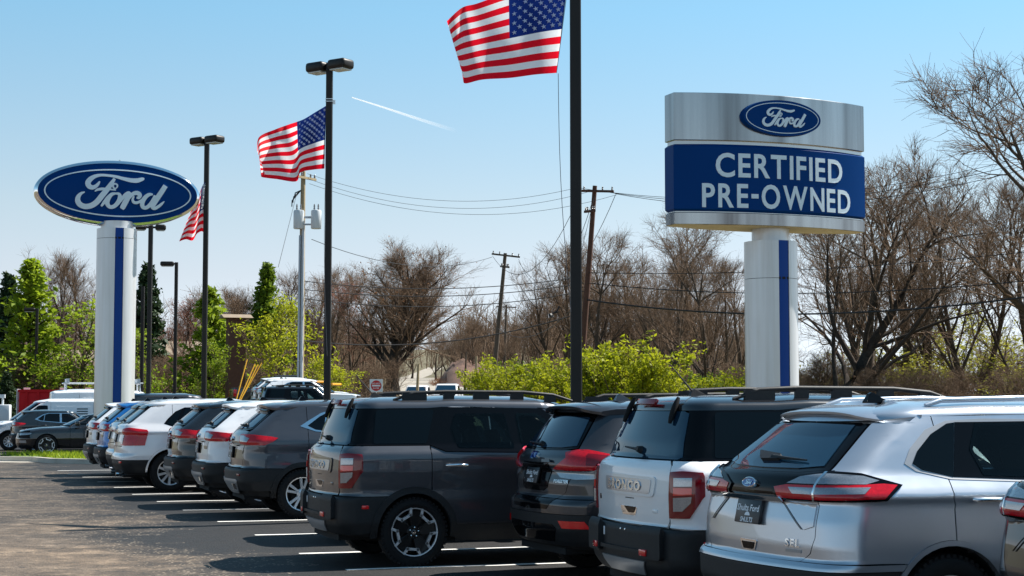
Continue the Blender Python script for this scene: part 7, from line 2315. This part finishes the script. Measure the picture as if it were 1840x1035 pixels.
# ---------------------------------------------------------------- the other vehicles
coupe = make_coupe()
van = make_van()
def scaled(r, s): r.scale = (s, s, s); return r
def make_pickup():
    root = base_root('pickup')
    P = M['paint']
    L, ax, wb = 5.9, 1.2, 3.7
    def slab(name, outline, W, mat, bev=.04, y=0.0, par=root, ang=35):
        bm = bmesh.new(); bm_prism(bm, outline, W); bmesh.ops.translate(bm, verts=bm.verts, vec=(0, y, 0)); bm_bevel(bm, bev, 3)
        bmesh.ops.recalc_face_normals(bm, faces=bm.faces); return bm_obj(name, bm, mat, par, angle=ang)
    def arch(cx): return [(cx + .48 * math.cos(t), .40 + .48 * math.sin(t)) for t in np.linspace(math.pi, 0, 12)]
    lower = [(.08, .55), (.05, 1.20), (2.05, 1.20), (2.08, 1.13), (4.62, 1.13), (5.6, 1.05), (5.82, .92), (5.86, .55), (5.6, .42)]
    lower += list(reversed(arch(ax + wb))) + list(reversed(arch(ax))) + [(.3, .5)]
    body = slab('body', [(x, z) for x, z in lower], 1.98, P, .05)
    slab('bed_cover', [(.10, 1.20), (.10, 1.255), (2.0, 1.255), (2.0, 1.20)], 1.80, M['plastic'], .02)
    cab = [(2.10, 1.12), (2.22, 1.86), (2.45, 1.93), (3.6, 1.93), (3.85, 1.86), (4.55, 1.13)]
    bm = bmesh.new(); bm_prism(bm, cab, 1.86)
    for v in bm.verts:
        if v.co.z > 1.5: v.co.y *= .84
    bm_bevel(bm, .06, 3); bmesh.ops.recalc_face_normals(bm, faces=bm.faces); bm_obj('cab', bm, P, root, angle=35)
    for sg in (-1, 1):
        for pts in ([(2.42, 1.22), (2.52, 1.78), (3.12, 1.80), (3.12, 1.20)], [(3.22, 1.20), (3.22, 1.80), (3.62, 1.78), (4.20, 1.19)]):
            bm = bmesh.new(); vs = []
            for x, z in pts:
                yy = .93 + (.80 - .93) * max(0, min(1, (z - 1.12) / .75)); vs.append(bm.verts.new((x, sg * (yy + .012), z)))
            bm.faces.new(vs if sg < 0 else list(reversed(vs))); bm_obj('window', bm, M['side_glass'], root)
        slab('tail_light', [(.0, .78), (.0, 1.14), (.16, 1.14), (.16, .78)], .17, M['red_lens'], .02, sg * .915)
        slab('headlight', [(5.62, .80), (5.62, .98), (5.86, .95), (5.88, .80)], .34, M['clear_lens'], .02, sg * .78)
        slab('side_mirror', [(4.05, 1.18), (4.05, 1.40), (4.18, 1.40), (4.18, 1.18)], .26, M['plastic'], .03, sg * 1.08)
        slab('wheel_arch', arch(ax) + [(ax + .42, .40)] + [(ax + .42 * math.cos(t), .40 + .42 * math.sin(t)) for t in np.linspace(0, math.pi, 12)], .06, M['plastic'], .01, sg * .99)
    bm = bmesh.new(); bm.faces.new([bm.verts.new(v) for v in ((3.93, -.70, 1.82), (4.58, -.82, 1.20), (4.58, .82, 1.20), (3.93, .70, 1.82))]); bm_obj('windshield', bm, M['glass'], root)
    root.children[-1].location.x = .03
    bm = bmesh.new(); bm.faces.new([bm.verts.new(v) for v in ((2.135, .72, 1.28), (2.205, .66, 1.76), (2.205, -.66, 1.76), (2.135, -.72, 1.28))][::-1]); bm_obj('rear_window', bm, M['glass'], root)
    root.children[-1].location.x = -.03
    g = slab('tailgate', [(.0, .66), (.0, 1.19), (.07, 1.19), (.07, .66)], 1.62, P, .02)
    slab('tailgate_handle', [(-.02, 1.02), (-.02, 1.10), (.02, 1.10), (.02, 1.02)], .26, M['gloss_black'], .01, 0, g)
    slab('rear_bumper', [(-.16, .46), (-.16, .64), (.10, .64), (.10, .46)], 1.94, M['chrome'], .03)
    slab('front_bumper', [(5.78, .42), (5.78, .66), (5.98, .64), (5.98, .44)], 1.94, M['chrome'], .03)
    slab('grille', [(5.80, .68), (5.80, 1.0), (5.89, .98), (5.90, .68)], 1.2, M['gloss_black'], .02)
    slab('underbody', [(.4, .36), (.4, .60), (5.4, .60), (5.4, .36)], 1.5, M['shell'], .02)
    add_wheels(root, 'spoke', (ax, ax + wb), .84, .39, .24)
    return root
pickup = make_pickup()
def roof_rack(root, zt, x0, x1, w, mat):
    r = empty('roof_rack', (0, 0, 0), 0, root)
    for x in np.linspace(x0, x1, 3):
        bm = bmesh.new(); bm_tube(bm, [(x, -w, zt - .12), (x, -w, zt + .16), (x, w, zt + .16), (x, w, zt - .12)], .03, 6); bm_obj('bar', bm, mat, r)
    for y in (-w, w):
        bm = bmesh.new(); bm_tube(bm, [(x0 - .1, y, zt + .17), (x1 + .1, y, zt + .17)], .025, 6)
        bm_box(bm, (x0, y - .05, zt + .16), (x0 + .1, y + .05, zt + .32)); bm_box(bm, (x1 - .1, y - .05, zt + .16), (x1, y + .05, zt + .32)); bm_obj('rail', bm, mat, r)
# rest of the row
park(escape, USED, -5.30, 27.93, 18, 'white', 'white crossover with rounded roof spoiler, between the dark grey and the black one', s=1.03)
park(escape, USED, -6.28, 30.37, 18, 'black', 'black crossover with rounded roof spoiler, next to the older white one', s=1.03)
park(old, USED, -7.82, 32.84, 18, 'pearl', 'older pearl white crossover with big square red tail light and chrome exhaust', s=1.03)
park(old, USED, -8.61, 35.61, 18, 'silver', 'silver crossover mostly hidden behind the older pearl white one', s=1.03)
park(escape, USED, -9.29, 37.28, 18, 'blue', 'bright blue crossover near the far end of the row', s=1.03)
park(escape, USED, -10.17, 39.80, 18, 'white', 'white crossover with mast antenna, last in the row by the oval sign', s=1.03)
park(edge, USED, 2.86, 8.65, 20, 'black', 'dark crossover cut off by the right edge, nearest of all')
# between the island and the woods
def heading(px_left, Y, deg): return (px_left - 920) / 3000.0 * Y
f = Vector((math.cos(rad(200)), math.sin(rad(200)))); l_ = Vector((-f.y, f.x))
def by_wheel(proto, wx, Y, deg, xw, yw, paint, label, cat, s=1.0, z=None, group=None):
    r = proto if id(proto) not in USED else copy_tree(proto); USED.add(id(proto))
    f = Vector((math.cos(rad(deg)), math.sin(rad(deg)))); l_ = Vector((-f.y, f.x))
    P = Vector(((wx - 920) / 3000.0 * Y, Y)) - f * xw * s - l_ * yw * s
    place(r, P.x, P.y, deg, ground_z(P.x, P.y) if z is None else z); r.scale = (s, s, s)
    dress(r, M[paint]); return tag(r, label, cat, group)
by_wheel(coupe, 87, 54.0, 198, 3.85, .86, 'black', 'low black coupe with dark wheels behind the grass island', 'coupe')
by_wheel(escape, 36, 57.4, 20, .3, -.9, 'slate', 'small dark hatchback between the black coupe and the white van', 'hatchback', .86)
vn = by_wheel(van, 20, 59.8, 194, 4.01, .8, 'white', 'white cargo van with dark side window at far left', 'van', .97)
v2 = by_wheel(van, 352, 66, 17, 4.8, -.9, 'white', 'white van with ladder rack on its roof right of the oval sign column', 'van', 1.17)
roof_rack(v2, 1.94, .6, 3.0, .62, M['can'])
by_wheel(van, 462, 57, 17, 4.8, -.9, 'darkgray', 'long dark van roof behind the older pearl white crossover', 'van', 1.06)
by_wheel(escape, 457, 80, 17, .05, -.8, 'white', 'white crossover on the upper lot before the dark pickup', 'suv', 1.08)
c2 = by_wheel(escape, 476, 76.5, 17, .05, -.8, 'black', 'black crossover with orange boards on its roof on the upper lot', 'suv', 1.04)
c3 = by_wheel(boxy, 470, 73, 17, .05, -.8, 'black', 'black square-backed suv on the upper lot behind the dark grey row car', 'suv', 1.0)
by_wheel(escape, 645, 77, 17, 4.3, -.8, 'white', 'white crossover on the upper lot right of the two-headed lamp pole', 'suv', 1.08)
M['orange'] = simple('orange board', (0.72, 0.30, 0.01), 0.5)
for i, (a, b) in enumerate((((505, 684), (560, 688)), ((590, 690), (606, 693)), ((556, 686), (588, 689)))):
    A_, B_ = ray_at(*a, 76.3 + i * .3), ray_at(*b, 77.2 + i * .3)
    bm = bmesh.new(); d = (B_ - A_); d.z = 0
    bm_box(bm, (0, -.22, -.045), (d.length, .22, .045)); bm_bevel(bm, .015, 1)
    o = bm_obj('roof_board', bm, M['orange']); o.location = (A_.x, A_.y, A_.z); o.rotation_euler = (0, 0, math.atan2(d.y, d.x))
    tag(o, ('longest orange board on the roof of the black crossover', 'short orange board right of the lamp pole on the crossover roof', 'middle orange board on the roof of the black crossover')[i], 'board', 'orange roof boards')
by_wheel(pickup, 415, 90, 17, .0, .3, 'darkgray', 'dark grey pickup with red tail lights behind the yellow stakes', 'pickup', 1.0, z=1.25)
for px, Y, lab in ((743, 128, 'white pickup cab on the road left of the other white one'), (797, 126, 'white pickup cab on the road facing the lot, nearer the right')):
    r = copy_tree(pickup); place(r, (px - 920) / 3000.0 * Y + .5, Y + 5.6, -95, ray_at(px, 689 if px > 760 else 692, Y).z - 1.93)
    dress(r, M['white']); tag(r, lab, 'pickup', 'white pickups on the road')
# red trailer and grey machine at far left
root = empty('dump_trailer', (ray_at(100, 715, 82).x, 82, 0), rad(12)); tag(root, 'red dump trailer behind the white van', 'trailer')
root.location.z = ground_z(root.location.x, 82) + .12
bm = bmesh.new(); bm_box(bm, (-1.65, -1.0, .9), (1.75, 1.0, 2.12)); bm_bevel(bm, .03, 2); box = bm_obj('box', bm, M['red'], root, angle=35)
for x in np.linspace(-1.3, 1.45, 6):
    bm = bmesh.new(); bm_box(bm, (x - .05, -1.06, .92), (x + .05, -.98, 2.10)); bm_obj('rib', bm, M['red'], box)
bm = bmesh.new(); bm_box(bm, (-1.70, -1.07, 2.10), (1.80, 1.07, 2.22)); bm_obj('top_rail', bm, M['red'], root)
bm = bmesh.new()
for y in (-.8, -.3, .3, .8): bm_tube(bm, [(-1.75, y, .8), (-1.75, y, 2.25)], .04, 6)
for z in (1.2, 1.7, 2.2): bm_tube(bm, [(-1.75, -.8, z), (-1.75, .8, z)], .035, 6)
bm_obj('ladder_frame', bm, M['can'], root)
for x in (-1.5, .2, 1.4):
    bm = bmesh.new(); bm_box(bm, (x, -.25, 2.22), (x + .28, .25, 2.32)); bm_obj('hatch', bm, M['strap'], root)
add_wheels(root, 'spoke', (-.3, .6), .95, .36, .2)
root = empty('light_tower', (ray_at(5, 720, 76).x, 76, 0), .2); tag(root, 'small grey towable machine at the left edge behind the white van', 'machine')
root.location.z = ground_z(root.location.x, 76)
bm = bmesh.new(); bm_box(bm, (-.45, -.5, .7), (.35, .5, 1.62)); bm_bevel(bm, .05, 2); bm_obj('cabinet', bm, M['can'], root, angle=35)
bm = bmesh.new(); bm_box(bm, (-.5, -.52, .5), (.4, .52, .68)); bm_obj('chassis', bm, M['red'], root)
bm = bmesh.new(); bm_tube(bm, [(0, 0, 1.6), (0, 0, 1.98)], .05, 8); bm_box(bm, (-.12, -.2, 1.92), (.1, .2, 2.08)); bm_obj('mast', bm, M['can'], root)
add_wheels(root, 'spoke', (0.0,), .6, .3, .18)
